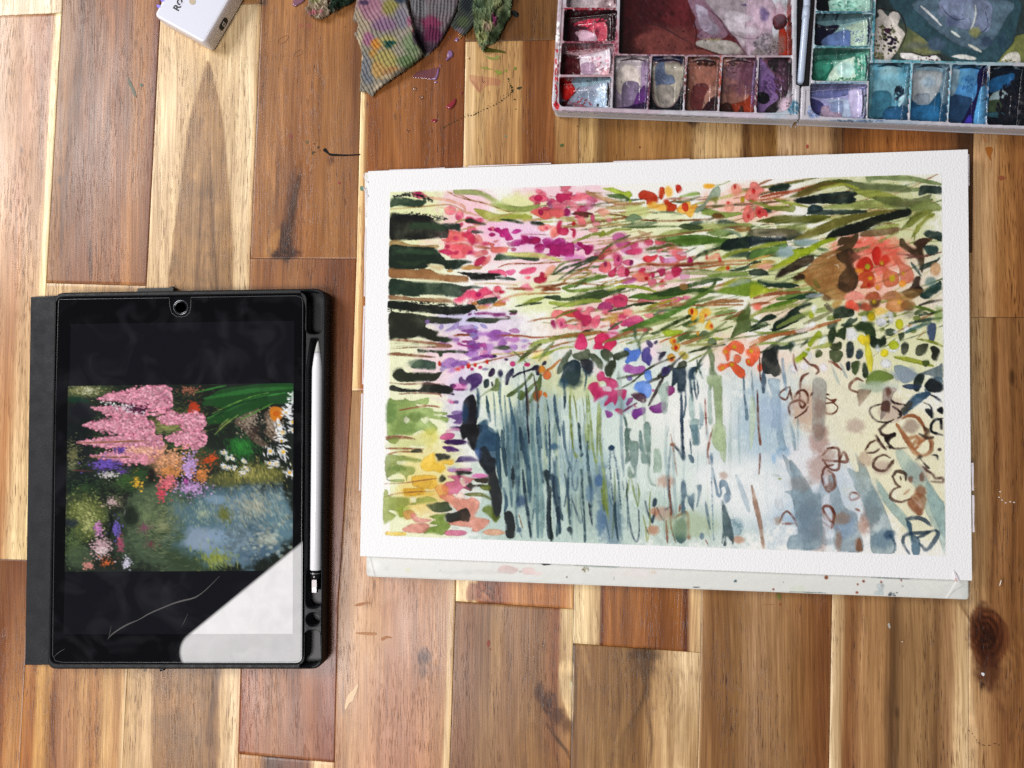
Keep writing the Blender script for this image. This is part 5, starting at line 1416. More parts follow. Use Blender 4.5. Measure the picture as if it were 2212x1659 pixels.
GARDEN = r"""
T 200 1500 2.127
w 1c2418 400 900 500 900
c 2e3c24 500 420 700 330 700 18 .4 0
c 46553a 260 420 800 320 700 12 .5 0
c 141c12 300 500 700 400 700 22 .3 0
c 3a4a28 500 1050 420 500 360 22 .16 175
c 6a7440 200 1050 400 450 320 18 .12 5
c 20281a 400 1500 700 500 400 20 .4 0
c 4a4c34 200 1550 720 450 260 11 .5 0
w 4c5a34:.8 300 140 200 60
c 7a7a4c 260 300 130 170 50 12 .5 0
c c8c8a8 60 330 130 100 40 8 .6 0
b 123a24 160 190 260 190 340 225 300 240 160 225
w 14141c 260 330 110 90
b 3a1418 155 380 260 385 270 430 160 430
s 9a7a70 12 160 435 300 445 460 470
s 6a5a58 8 160 500 250 505 340 515
w 0e1614 250 560 130 200
c 6a6a44 160 200 680 60 120 11 .5 0
c 8a8a60 50 200 780 50 50 10 .6 0
w 0c1810 300 900 150 120
c 2c4424 160 300 960 170 80 12 .5 0
s 6a3a34 14 200 810 300 815 370 818
w 56602f 300 1200 160 180
c 7a8048 300 300 1180 160 140 13 .6 20
c a0a468 120 330 1260 90 150 11 .6 20
c 4a5c34 200 200 1450 100 160 16 .5 40
w 1c2430:.8 180 1260 60 40
w 4a5c40:.7 260 1560 120 90
w 161c14 620 1330 90 240
w 20201c:.9 640 1100 60 120
c 5a5c40 120 560 1080 90 60 10 .5 0
c c8a8a8 60 520 1080 60 40 9 .6 0
w 3c4c34 1000 1300 330 380
w 4a5c44 1000 1400 420 300
w 34442c 1250 1560 300 120
w 4a5a40 850 1150 200 200
c 2a3a24:.5 500 980 1330 260 300 26 .14 0
c 8a9068:.5 520 960 1280 270 320 22 .14 0
c 6f8058:.5 300 820 1200 140 200 20 .12 90
c a8a878:.5 200 1100 1150 160 160 16 .2 90
c 7a4a5c:.5 60 800 1300 60 50 18 .2 90
c 6a3a40:.5 40 860 1440 70 60 16 .2 90
w 5a7488 1700 1250 330 330
w 54707a 1500 1250 420 330
w 6a8494 1560 1150 170 140
w 60808c 1900 1250 180 250
w 7890a0 1500 1450 200 160
w 8fa0b4:.9 1280 1390 130 90
w 88a0b8:.8 1440 1370 90 60
w 7a94a8 1420 1060 90 40
w 4a6478:.9 1750 1450 180 140
c 8a9a94:.5 260 1700 1180 320 260 26 .7 20
c b8b49c:.5 200 1760 1120 280 200 34 .12 60
c 47606c:.5 220 1720 1300 300 260 30 .14 70
c 6f8490:.5 160 1650 1420 200 180 30 .7 0
c a4aca0:.5 90 1850 1400 160 120 26 .7 0
c 9aa890:.5 120 1300 1180 150 120 18 .3 80
c 8a9444:.5 160 1420 1560 150 90 26 .3 70
c 6a7038:.5 120 1480 1190 60 60 22 .3 60
w 5a5c30:.9 1500 880 200 70
w 6a6a34:.9 1750 830 260 90
c 9a9450 220 1680 830 300 110 18 .25 80
c 1e2a1a 200 1500 760 260 90 16 .3 60
w 2c3c28 1300 700 200 110
c 6a4a2c 140 1250 740 190 120 13 .5 0
c 44602c 220 1200 560 260 120 20 .18 170
w 1a2018:.9 1420 560 130 80
c 1f5a24 240 1620 620 130 110 26 .14 60
c 2f7a30 120 1640 610 110 90 24 .12 60
w 1c1c14 1800 240 200 80
b 6e5c4c 1570 410 1620 310 1700 280 1780 280 1740 360 1700 400 1720 460 1800 540 1860 600 1800 610 1700 540 1640 460
b 6e5c4c 1820 330 1880 300 1920 350 1980 420 1930 470 1960 560 1900 560 1830 500 1840 430
c 9a8a78 120 1700 400 110 110 12 .6 40
c a08c78 90 1890 440 60 110 12 .6 40
c 3a2c24 60 1740 470 90 90 14 .5 40
b 1f5020 1290 250 1400 150 1500 110 1660 90 1800 75 2075 75 2075 230 1900 250 1760 290 1500 400 1360 420 1300 400 1500 310 1400 270
s 3c8a38 16 1220 155 1400 110 1500 90
s 2f7030 40 1320 200 1600 150 1850 120 2060 110
s 3f8c3c 20 1340 370 1500 300 1750 200 2000 150
s 17401c 20 1400 350 1600 250 1850 180
s 7ab04c 8 1380 330 1520 260 1700 190 1860 150
s 5a9a3c 14 1620 380 1780 300 1900 240
s 8aa050 14 1400 510 1480 430 1600 340
s a0b060 10 1440 440 1520 370
b dfe8e0 2050 160 2075 140 2075 240 2055 235
w 3a3c28:.8 900 420 300 60
c 7a7838 200 1050 380 260 90 18 .15 170
c 8a8c50 160 1000 450 200 60 22 .12 5
c a06048 60 1180 130 130 50 9 .7 0
c c04020 60 1230 290 50 70 11 .7 0
b c0401c 1190 240 1240 230 1270 320 1240 380 1180 330
k b4627c 87 400 205 700 170 40 15
k d8809a 109 400 205 700 170 40 17
k e898ac 119 400 205 700 170 40 16
k eaa8b8 54 400 205 700 170 40 12
k c87890 32 400 205 700 170 40 8
k b4627c 392 560 200 1030 200 115 15
k d8809a 491 560 200 1030 200 115 17
k e898ac 540 560 200 1030 200 115 16
k eaa8b8 245 560 200 1030 200 115 12
k c87890 147 560 200 1030 200 115 8
k b4627c 160 350 275 810 365 48 15
k d8809a 200 350 275 810 365 48 17
k e898ac 220 350 275 810 365 48 16
k eaa8b8 100 350 275 810 365 48 12
k c87890 60 350 275 810 365 48 8
k b4627c 340 280 425 880 440 78 15
k d8809a 425 280 425 880 440 78 17
k e898ac 467 280 425 880 440 78 16
k eaa8b8 212 280 425 880 440 78 12
k c87890 127 280 425 880 440 78 8
k b4627c 320 230 575 940 560 62 15
k d8809a 400 230 575 940 560 62 17
k e898ac 440 230 575 940 560 62 16
k eaa8b8 200 230 575 940 560 62 12
k c87890 120 230 575 940 560 62 8
k b4627c 113 700 540 960 590 60 15
k d8809a 141 700 540 960 590 60 17
k e898ac 155 700 540 960 590 60 16
k eaa8b8 70 700 540 960 590 60 12
k c87890 42 700 540 960 590 60 8
k b4627c 185 980 535 1320 545 75 15
k d8809a 231 980 535 1320 545 75 17
k e898ac 254 980 535 1320 545 75 16
k eaa8b8 115 980 535 1320 545 75 12
k c87890 69 980 535 1320 545 75 8
k b4627c 78 905 372 1100 370 55 15
k d8809a 97 905 372 1100 370 55 17
k e898ac 107 905 372 1100 370 55 16
k eaa8b8 48 905 372 1100 370 55 12
k c87890 29 905 372 1100 370 55 8
k b4627c 147 1040 380 1310 400 75 15
k d8809a 184 1040 380 1310 400 75 17
k e898ac 202 1040 380 1310 400 75 16
k eaa8b8 92 1040 380 1310 400 75 12
k c87890 55 1040 380 1310 400 75 8
k b4627c 279 340 690 960 690 62 15
k d8809a 349 340 690 960 690 62 17
k e898ac 383 340 690 960 690 62 16
k eaa8b8 174 340 690 960 690 62 12
k c87890 104 340 690 960 690 62 8
k b4627c 120 620 660 950 640 50 15
k d8809a 150 620 660 950 640 50 17
k e898ac 165 620 660 950 640 50 16
k eaa8b8 75 620 660 950 640 50 12
k c87890 45 620 660 950 640 50 8
k f4f0f2 80 400 225 800 310 42 11
k c8a0b0 25 400 225 800 310 42 9
c 4a1430 70 750 290 90 40 11 .6 20
k 3a1028 15 640 260 820 310 30 9
s 8a5c34 14 230 580 500 570 800 560
s 7a5a34 12 320 695 560 700 800 690 960 660
c e090a0 150 800 700 150 50 14 .6 10
c e8a890 150 800 640 140 30 13 .6 10
w 3a2c50:.9 480 770 120 50
c 6a50b0 150 480 765 130 50 13 .5 0
c 5a3a8c 60 610 820 60 24 11 .5 0
c 5c4090 60 600 640 40 30 11 .5 0
c c8c0c0 90 500 850 90 24 10 .6 0
c 3c5a2c 160 650 900 120 80 20 .15 170
c d8a430 60 745 900 34 60 13 .7 0
c 2c4824 140 780 840 90 60 18 .2 0
w 9a7050:.9 1000 760 150 90
c d89a70 240 1030 720 140 110 13 .7 0
c c8844c 130 1020 820 120 60 13 .7 0
c d87078 130 990 920 80 60 13 .7 0
c c84a58 60 950 1010 40 60 12 .7 0
c c09ad0 170 1190 780 60 90 14 .7 0
c b890c0 170 1200 960 140 70 12 .7 0
c c87c40 130 1290 850 60 60 13 .7 0
c b850a0 20 1160 905 20 20 11 .7 0
c c04c20 60 1370 720 60 50 13 .6 0
w 14100c:.8 860 850 30 60
b ec8a20 1870 300 1900 265 1980 290 1985 350 1930 395 1880 370
e c86410 1925 330 26 24 0
"""+"\n".join("c f4f4f8 26 %d %d %d %d %d .28 %d\ne e0a820 %d %d %d %d 0"%(x,y,r,r,int(r*.5),a,x,y,int(r*.3),int(r*.3)) for x,y,r,a in [
 (2010,320,46,20),(1950,430,46,80),(1980,490,56,30),(1970,560,42,0),(1985,655,56,50),(1875,650,48,80),(1925,755,40,10),(1870,750,30,30),(2040,830,46,60),(2065,400,40,0),(2068,470,30,40),(1480,660,26,10),(1515,705,22,60),(1555,710,22,0),(1485,780,28,40),(1520,790,20,0),(1570,790,22,70),(1650,735,26,20),(1675,795,26,60),(1640,830,24,0)])+r"""
c f0f0f4 50 2040 280 30 120 14 .6 0
c b878b0 70 410 1310 30 60 13 .5 0
c 6a58b0 80 560 1310 36 80 13 .5 100
c a85068 60 600 1440 34 90 12 .5 0
c c8a0a8 170 440 1460 80 90 12 .6 0
c d8c0c0 60 450 1500 60 50 12 .6 0
c d08a80 60 330 1620 60 40 12 .6 0
c c86030 40 480 1600 60 50 9 .6 0
c c8c4d4 60 650 1600 40 50 12 .6 0
s 0c140c 26 500 1380 530 1250 500 1180
w 0c140c:.7 690 1200 60 90
s 8a8c88 10 640 1150 630 1200
"""
PALETTE = r"""
T 2048 0 2.16016
p c9b8bc 330 -200 2500 -200 2500 1100 330 1050
p 5a2024 935 -200 2500 -200 2500 470 920 460
w 3a1216 1100 100 260 300
w 32100f 1060 330 150 130
w 6e3834 1350 300 300 130
w 7a4038 1700 440 300 60
b 8a6a7c:.96 1540 -100 1560 20 1600 100 1580 170 1640 210 1610 260 1700 300 1810 290 1870 260 1880 220 1840 150 1780 60 1720 -100
b a89aa2 1700 -100 1760 40 1820 120 1880 210 1960 280 2010 370 2100 450 2200 460 2212 200 2212 -100
b a39c96 1610 350 1610 300 1700 290 1860 290 1960 320 2050 400 2110 460 1960 440 1860 420 1760 410 1720 380
b d0c4ce 1860 60 1920 30 2050 60 2140 120 2200 180 2170 270 2080 260 2000 220 1920 220 1860 150
b b4a8bc 1700 20 1720 100 1800 180 1760 240 1660 200 1620 100 1600 -20
b 5a4878:.8 2000 -20 2100 10 2200 100 2230 200 2300 100 2300 -60
s 5a1a1c 10 1540 0 1560 80 1590 160 1610 230 1600 330 1680 370 1780 410 1960 440 2120 470
s 6a3a44 8 1720 30 1790 80 1840 140 1880 200 1960 310 2040 410
w a09a5c:.6 1750 285 80 12
c 5a3c50 60 1700 240 100 60 5 .7 0
c 5a504c 90 2160 420 80 60 6 .7 0
c 2a1010 14 1300 280 300 180 6 .9 0
p 8a1c34 440 70 910 75 890 352 435 352
b 3a1420 470 100 900 90 900 340 800 350 820 230 820 130 640 200 580 200 560 340 450 345
c 2a1018 90 820 200 60 150 16 .6 0
c c02c48 90 640 130 150 40 14 .6 0
b e0707c 700 180 780 150 820 200 810 340 740 340 750 230 690 220
b b890a0 540 220 620 200 700 240 740 300 700 350 620 345 580 310 570 260
e 3a1424 745 210 24 22 0
p c8a8b8 425 370 880 390 850 645 412 640
b b89098 440 365 880 372 850 395 560 430 440 410
b 8a1c24 475 370 560 365 570 385 490 385
c 8a3040 30 650 385 180 14 8 .6 0
b 4a0c10 420 430 540 425 600 470 570 530 575 620 590 645 415 640
b e6d8e2 590 450 700 430 860 400 870 520 840 630 720 640 620 640 570 560
c c890a0 60 730 540 120 90 10 .7 0
b b090a8 600 500 700 500 725 560 700 600 600 590
b d8a8b0 770 590 830 570 840 630 770 630
s a8486c 8 860 400 870 500 850 610
p 98a0b4 400 655 862 660 850 925 410 920
b 9ab8c8 520 660 860 665 850 680 600 710 540 700
b c01410 410 660 480 650 530 690 540 750 480 810 430 800 410 720
b e02018 430 680 490 680 500 740 450 770
b 4a0810 540 740 580 710 480 830 450 900 415 900 420 830 500 800
b 8a98b0 580 770 700 755 700 880 600 890 540 850
b b0c8e0 720 730 800 700 840 760 840 900 760 910 700 840 740 800
b 8c6c80 460 880 540 830 640 880 720 915 470 915
c e0f0fc 40 780 760 40 60 12 .6 0
e 201820 742 878 12 14 0
c 1a1a20 60 835 800 14 110 9 .5 80
c a01c28 26 560 860 120 70 8 .7 0
p 8c7c90 885 470 1190 470 1160 940 870 930
p b8acb0 890 480 1190 480 1170 700 890 700
b d0c4bc 930 560 1030 530 1100 600 1100 760 960 780 900 700
b a48cac 1120 530 1180 520 1160 820 1060 880 1120 760
b 7c6c88 965 680 1100 680 1100 820 1060 880 960 880
b 5a2c70 1090 760 1160 700 1165 900 900 920 920 880 1040 860
b 28143c 920 900 1040 860 1165 840 1160 940 900 930
p 8c7474 1215 475 1500 475 1480 950 1180 940
b b4ac9c 1230 540 1480 540 1470 700 1420 830 1300 870 1240 800 1220 640
b 6a7894 1240 600 1260 530 1320 520 1330 600 1400 620 1410 680 1300 700 1260 740
w 4c5874:.8 1290 640 40 80
b 9c948c 1260 700 1400 710 1390 860 1290 860
b 0c0c18 1190 700 1230 820 1290 875 1390 870 1450 800 1480 700 1475 960 1190 945
b 1c2450 1240 475 1460 480 1470 530 1400 510 1250 520
p 8a5648 1520 480 1800 480 1780 960 1490 955
w 9a6454 1650 640 110 120
b 6a3030 1580 700 1710 700 1700 880 1560 880
b b08070 1700 740 1790 700 1760 800 1690 880 1660 900
b 30141a 1700 840 1780 790 1770 960 1640 955
c 3a1c14 80 1690 520 100 24 10 .6 0
p a87868 1820 490 2120 490 2095 970 1790 965
w b09a98 1960 590 90 60
b 8a5c50 1880 700 2010 705 2010 840 1880 830
b 8a3018 1800 850 1880 850 1960 840 2060 800 2110 700 2095 975 1790 965
b 3a1c14 1830 860 1900 840 1960 930 2010 860 2020 970 1830 965
c 1c1c1c 40 1960 560 120 40 8 .6 0
c 8a3020 40 2050 560 60 70 10 .6 0
p 4a3c58 2140 490 2500 490 2500 1000 2110 970
T 3072 0 2.16016
p c8ccd4 20 -200 2800 -200 2800 1160 20 1160
w 6a4050 -20 560 300 240
b b8a0b0 -150 -100 60 -60 100 100 60 200 100 360 90 460 -150 460
c 8a8088 160 0 340 90 110 14 .7 0
b a02c18 120 210 180 200 200 480 130 475
s c03020 60 210 -50 220 200 190 470
b 3a0c10 70 100 110 65 170 70 200 120 170 180 100 200 70 160
e 201418 135 115 44 40 0
b 8a6aa0 -100 500 20 560 100 640 160 660 140 780 60 900 -40 920 -120 900
b 2c2428 0 510 180 500 210 600 200 740 150 860 60 950 -20 960 20 880 120 800 160 650 80 600
c 6a4a80 60 40 700 80 90 14 .6 30
c 4a3040 140 140 640 60 160 14 .5 60
b 14141c -60 760 20 760 40 820 -10 850 -60 830
w d0b8c8 180 850 60 60
p 6a8a94 405 -200 935 -200 920 95 420 90
b 0c1418 420 -200 560 -200 560 60 500 95 420 90
b a8d4c4 560 -60 860 -60 900 60 740 95 580 90
c 70a898 60 700 10 120 60 12 .6 0
p 8cb0b0 415 105 915 110 900 395 400 390
b 6f98a0 420 105 910 110 760 150 520 160
b 101228 415 140 520 160 650 165 600 230 500 300 540 390 405 390
b 5c74a4 500 290 600 230 740 220 740 360 640 380 540 370
b b4ccb8 700 190 880 150 870 260 860 380 780 390 740 340 740 230
c 3a4c94 40 780 280 90 60 5 .7 0
c 1c2458 30 885 240 12 100 10 .4 90
p 7cb8a4 395 410 900 405 885 690 380 695
b 3a7868 400 420 880 420 700 470 440 470
b 1f7058 400 480 560 460 600 520 560 600 500 690 385 690
b 3f9a80 440 490 560 470 580 540 480 620
b d4ecd8 640 500 800 450 830 520 800 620 700 670 580 660 560 600
c 3a8a5c 60 680 660 120 30 9 .6 0
c 5aa890 90 820 540 50 120 14 .6 60
w b8e0d8 700 560 70 70
p a8a8d8 370 715 868 720 855 1025 372 1000
b 7078b0 380 740 860 740 700 790 500 800
b 4a4884 380 790 460 810 520 860 480 940 440 960 390 880
b bccce8 540 820 700 820 760 920 700 1010 620 1010 660 940 600 860
b 94a4cc 580 840 675 840 670 950 600 950
b ae98b0 500 870 560 870 580 920 660 940 660 1000 580 1020 500 960
b c8c0e4 720 760 830 760 830 960 760 1000
p 303c3c 945 -200 2800 -200 2800 520 915 505
w 5c6444 1300 300 260 170
w 8a8c5c 1420 330 160 100
w 6a7060 1300 340 90 40
b 33505a 1150 -100 1170 60 1250 170 1400 280 1560 400 1700 480 1960 530 2070 440 2180 300 2212 180 2170 -100
b 5a7080:.95 1330 -60 1420 120 1560 240 1700 330 1900 380 2000 300 2120 100 2140 -60
b 7c88a4 1540 -60 1600 100 1700 180 1800 200 1950 220 1990 120 1960 -60
w 5c6888 1650 120 60 50
w 90a0b8:.8 1800 60 40 90
w 3a4c64:.9 1960 300 60 50
w 8890b0:.7 1560 40 50 40
w 44586c 1500 330 80 60
s 28384c 7 1560 0 1600 60 1680 110 1760 100
s 2c3c50 7 1820 180 1900 220 1960 160 1940 40
s 98a4bc 8 1700 20 1780 80 1820 160
w 2c4454 2080 300 50 80
s e4e8e8 22 1370 -10 1450 60 1550 160
s e4ecec 20 1850 -20 1850 80 1810 200
s dce4dc 24 1640 210 1710 260
s e4e8dc 30 1790 330 1900 390
w a0a05c:.8 1840 220 50 40
b 7a8048 2070 450 2180 320 2212 250 2400 250 2400 500 2100 520
b d4ccc4 1000 80 980 30 1020 20 1080 80 1100 50 1160 35 1190 90 1170 160 1230 230 1200 300 1170 380 1120 440 1080 490 960 490 930 400 930 240 950 120
c 6a6a48 60 1050 300 120 160 12 .7 60
b 3a2030 1040 190 1100 190 1090 235 1060 220
c 241c2c 20 1090 290 60 100 14 .8 0
c 8a8a60 30 1000 440 50 40 12 .7 0
b e4e0dc 1190 400 1280 400 1380 430 1500 420 1560 500 1480 515 1400 500 1300 470 1210 450
b e8e8e0 1640 430 1740 415 1850 440 1840 465 1700 450
b e0dcd0 1985 490 2060 480 2130 410 2230 400 2230 530 2000 530
c 8a8a60 26 2120 490 90 30 8 .7 0
c 3c2430 16 1400 460 120 30 7 .7 0
s 2a1c20 8 940 120 1000 20 1100 30 1190 60 1240 200 1210 320 1120 450
s 2a1c20 8 1180 400 1300 400 1400 430 1540 420 1560 500
p 5a98b0 880 530 1240 535 1215 1040 865 1025
w 9ac4cc 1070 600 100 50
w 88c0d0 1080 700 130 100
b 3f7c94 940 760 1100 765 1090 960 980 980 930 920
b 1c3a48 870 960 960 980 1050 950 1080 880 1160 870 1210 860 1210 1035 865 1025
b 2a5c84 1050 900 1160 870 1200 800 1215 1035 1060 1030
c 1c2c3c 50 1170 760 40 60 12 .6 80
b c8f0fc 1180 800 1220 780 1200 860 1170 870
b 6aa0ac 880 560 940 600 930 900 870 960
p 7c9cae 1255 540 1580 545 1550 1055 1230 1040
b b4bcc0 1270 610 1400 590 1540 620 1500 780 1420 850 1320 840 1260 760
w 88a8c0:.6 1420 680 60 50
b 8c98a4 1320 775 1440 770 1430 850 1320 840
b 1c5478 1235 800 1330 850 1440 855 1530 760 1540 1055 1230 1040
b 2a6c9c 1260 890 1520 870 1500 1050 1260 1040
p 4a88bc 1590 550 1900 560 1890 1075 1560 1060
w 6aaad0 1720 640 110 70
b 28486c 1600 800 1760 790 1820 840 1720 1050 1580 1050
b 90b0c0 1600 580 1680 600 1660 760 1600 780
b 181444 1840 600 1900 580 1880 900 1830 1070 1720 1060 1800 880 1850 760
b 3c34a4 1770 990 1820 940 1830 1060 1760 1055
w 3068a0:.7 1760 650 60 40
c 2c5c94 60 1780 700 70 60 5 .7 80
b 64b4e8 1870 760 1900 740 1895 1060 1840 1060
p 0c1420 1925 560 2240 570 2240 1090 1900 1080
b 1f5888 1960 660 2080 620 2160 620 2140 700 2000 760 1950 740
b a0b8bc 2000 760 2100 740 2120 790 2040 820 1960 830
b 44563c 1930 840 2080 820 2090 900 1960 920
b 3a6878 1940 930 2100 920 2110 960 1960 960
c 1a1a24 120 2140 850 100 180 20 .5 60
p 2c3c50 2260 570 2800 580 2800 1160 2240 1090
T 2048 0 2.16016
s 241820:.9 16 940 510 1050 492 1155 512
s e4d0d4:.9 9 942 494 1050 478 1155 496
s 241820:.9 16 1245 516 1355 498 1460 518
s e4d0d4:.9 9 1247 500 1355 484 1460 502
s 241820:.9 16 1545 522 1655 504 1760 524
s e4d0d4:.9 9 1547 506 1655 490 1760 508
s 241820:.9 16 1855 524 1965 506 2070 526
s e4d0d4:.9 9 1857 508 1965 492 2070 510
s 2a1418:.8 12 874 110 884 210 866 310
s ecd8e0:.9 9 888 110 896 210 878 310
s 2a1418:.8 12 852 405 862 507 844 610
s ecd8e0:.9 9 866 405 874 507 856 610
s 2a1418:.8 12 828 690 838 790 820 890
s ecd8e0:.9 9 842 690 850 790 832 890
b 2a0a10:.9 440 80 640 78 900 82 905 150 880 330 830 345 850 200 800 120 560 130 520 200 500 340 440 348
b c04058:.8 660 190 760 150 810 200 800 330 750 320 750 230
b c8a4b4 570 230 640 215 720 250 720 320 660 345 600 330
b 4a0c14:.95 415 420 550 425 580 470 575 640 412 642
s 4a1a20:.9 9 1540 -20 1560 80 1600 170 1605 260 1600 350 1660 370 1760 400 1860 430 1960 440 2100 465
s 6a4a60:.8 8 1700 0 1760 60 1830 120 1870 210 1960 290 2040 400
s 7a5a6c:.7 7 1860 150 1900 220 1980 255 2060 280 2150 270 2200 200
w ded4de:.8 2020 100 90 30
w dcd2dc:.8 2080 210 70 40
w 8a7888:.7 1700 120 60 60
w 8c8090:.7 1760 210 50 40
w 7a706c:.6 2150 400 80 40
w 5a4a80:.7 2200 60 50 80
w a09890:.8 1800 350 100 30
w 4a1618:.8 1000 0 90 120
w 9a4c48:.5 1300 420 160 30
w a87c8c:.6 2330 60 60 120
w 8a7c7c:.6 2330 330 70 90
c 5a4a48 60 2300 380 70 80 6 .7 0
b 8a2a1c:.8 2400 200 2440 180 2440 470 2405 470
T 3072 0 2.16016
s 142434:.9 16 955 562 1065 544 1175 564
s b8d4dc:.9 9 950 546 1065 526 1180 548
s 142434:.9 16 1305 566 1415 548 1525 568
s b8d4dc:.9 9 1300 550 1415 530 1530 552
s 142434:.9 16 1640 579 1750 561 1860 581
s b8d4dc:.9 9 1635 563 1750 543 1865 565
s 142434:.9 16 1975 594 2085 576 2195 596
s b8d4dc:.9 9 1970 578 2085 558 2200 580
s 1a2840:.8 14 882 130 892 245 874 360
s c8dce0:.9 9 896 130 904 245 886 360
s 1a2840:.8 14 864 450 874 555 856 660
s c8dce0:.9 9 878 450 886 555 868 660
s 1a2840:.8 14 832 770 842 870 824 970
s c8dce0:.9 9 846 770 854 870 836 970
b 060a10 425 -60 550 -60 560 60 500 92 425 90
s 3a2028:.8 10 -1150 20 -1060 120 -900 180 -760 260 -640 330
"""  # well rib arcs: highlight and shade painted in as paired light and dark lines
RIM = r"""
T 2048 0 2.16016
w b8a0a8:.7 420 400 60 500
w b06068:.5 660 400 300 400
w a87880:.5 1500 480 900 60
w c0a0b0:.6 700 960 600 30
c e8dce0 50 400 500 20 300 16 .6 80
c b83038 40 385 650 12 260 12 .5 80
c c83038 20 385 910 20 30 14 .6 60
c 8a2430 60 660 70 230 8 12 .5 0
c 7a3040 60 660 360 220 6 12 .5 0
c 9a4a5c 60 900 400 16 260 14 .4 90
c 8a6a78 90 1500 470 600 8 14 .4 0
c 6a3a50 90 1180 700 12 240 14 .3 90
c 7a4040 60 1500 700 12 240 14 .3 90
c b05040 60 1800 700 12 240 14 .3 90
c 602828 60 2110 700 12 240 14 .3 90
T 3072 0 2.16016
w b8c4d0:.9 60 960 120 80
w 5a88a0:.6 210 920 50 50
w 90b8c0:.6 650 300 400 400
w 70a8b4:.5 1500 540 700 60
w 88a8c0:.5 900 1060 500 30
w d0c0d0:.8 -200 990 200 40
c 4a7a94 60 220 930 50 60 12 .5 40
c 4a8a98 90 920 300 14 300 16 .4 90
c 5a9ca8 90 1500 525 600 8 16 .4 0
c 3a7080 60 660 100 250 6 14 .4 0
c 4a8890 60 650 400 250 6 14 .4 0
c 88a8c0 60 620 712 240 6 14 .4 0
c 8ad0e8 70 1240 780 12 250 16 .3 90
c 8ac4e0 70 1570 800 12 250 16 .3 90
c 28608c 60 1905 820 12 250 16 .3 90
c 8898c0 90 400 960 60 60 14 .4 40
c 6a7c98 40 760 1045 260 6 14 .4 0
"""
RAG = r"""
T 1200 0 2.4578
p 8a8478 0 -60 2212 -60 2212 1032 0 1032
w a89a84 620 200 90 260
w 9a6a80 700 60 130 110
w a87c90:.8 760 160 110 70
w 3c2a4c 640 30 50 26
w 8a8448 900 80 80 80
w 283448 1000 10 70 40
w 7c7888 1020 200 90 120
w 84608c:.8 840 260 120 70
w a05c88:.8 680 390 60 70
w 9c4c70:.7 1090 240 30 60
w 7a2434:.8 1130 340 24 24
w c88434 760 450 60 60
w b8843c:.9 730 540 50 50
w a8a064 880 420 100 60
w 13443c 900 430 70 22
w 17443c 880 460 40 30
w a89c5c 860 600 130 110
w b89458 760 690 70 80
w 708460 1100 480 110 130
w 607a50 1060 600 110 60
w 787c84 640 650 60 110
w 6c7480 660 760 60 60
w b0784c:.7 920 680 60 20
w a8744c:.6 860 710 60 30
w c4b49c 770 850 60 50
w b8a888:.9 900 750 90 20
w c8b898 580 400 24 90
p 6a6068 1070 -60 1570 -60 1500 300 1290 470 1210 500 1130 250
w 787880 1150 60 90 90
w 6c6a70 1400 60 120 90
w 7a2c50 1290 210 110 60
w 5a1c40 1290 330 110 80
w 3c2c3c 1250 440 80 50
w 2a2230 1160 380 40 100
p 3c4440 1580 -60 1790 -60 1700 240 1600 330 1470 230
w 202830 1640 40 60 80
w 4c5c40 1600 200 60 50
w 706874 1560 280 50 30
p 6a7c58 1700 -60 2100 -60 2070 150 1920 400 1790 490 1700 290
w 506a50 1760 60 70 60
w 8c9464 1950 50 60 50
w a8a878 1840 250 60 60
w 98a068 1780 360 70 60
w b09c84 1840 270 40 40
w 1a2814 2000 160 50 120
w 16240f 1920 340 60 60
w 8a3464 1910 180 20 60
p b8a890 40 -60 280 -60 290 120 170 180 60 110
w c0707c 110 110 50 30
w c47884 200 110 30 26
w a8ac78 140 0 60 20
p 142c20 270 60 330 -60 540 -60 500 10 380 60 300 110
w 0c1c14 340 50 40 24
"""
# ---------------------------------------------------------------- helpers
def tag(o, label=None, cat=None, group=None, kind=None):
    for k, v in (('label', label), ('category', cat), ('group', group), ('kind', kind)):
        if v: o[k] = v
    return o
def empty(name, loc=(0, 0, 0)):
    o = bpy.data.objects.new(name, None); o.empty_display_size = .01; COL.objects.link(o); o.location = loc; return o
def link(name, me, m=None, parent=None):
    o = bpy.data.objects.new(name, me); COL.objects.link(o)
    if m: me.materials.append(m)
    if parent:
        o.parent = parent; o.matrix_parent_inverse = Matrix.Translation(-Vector(parent.location)) if parent.parent is None else Matrix.Identity(4)
    return o
def np_mesh(name, V, F, cols=None, smooth=True):
    """V (n,3), F list of arrays of faces, each (k,4) or (k,3)"""
    me = bpy.data.meshes.new(name); V = np.ascontiguousarray(V, np.float32)
    me.vertices.add(len(V)); me.vertices.foreach_set('co', V.ravel())
    sizes = np.concatenate([np.full(len(f), f.shape[1]) for f in F]); idx = np.concatenate([np.asarray(f).ravel() for f in F])
    me.loops.add(len(idx)); me.loops.foreach_set('vertex_index', idx.astype(np.int32))
    st = np.concatenate([[0], np.cumsum(sizes)[:-1]]); me.polygons.add(len(sizes))
    me.polygons.foreach_set('loop_start', st.astype(np.int32)); me.polygons.foreach_set('loop_total', sizes.astype(np.int32))
    me.polygons.foreach_set('use_smooth', np.full(len(sizes), smooth)); me.update(calc_edges=True); me.validate()
    if cols is not None:
        a = me.color_attributes.new('Col', 'FLOAT_COLOR', 'POINT'); c = np.ones((len(V), 4), np.float32); c[:, :3] = cols; a.data.foreach_set('color', c.ravel())
    return me
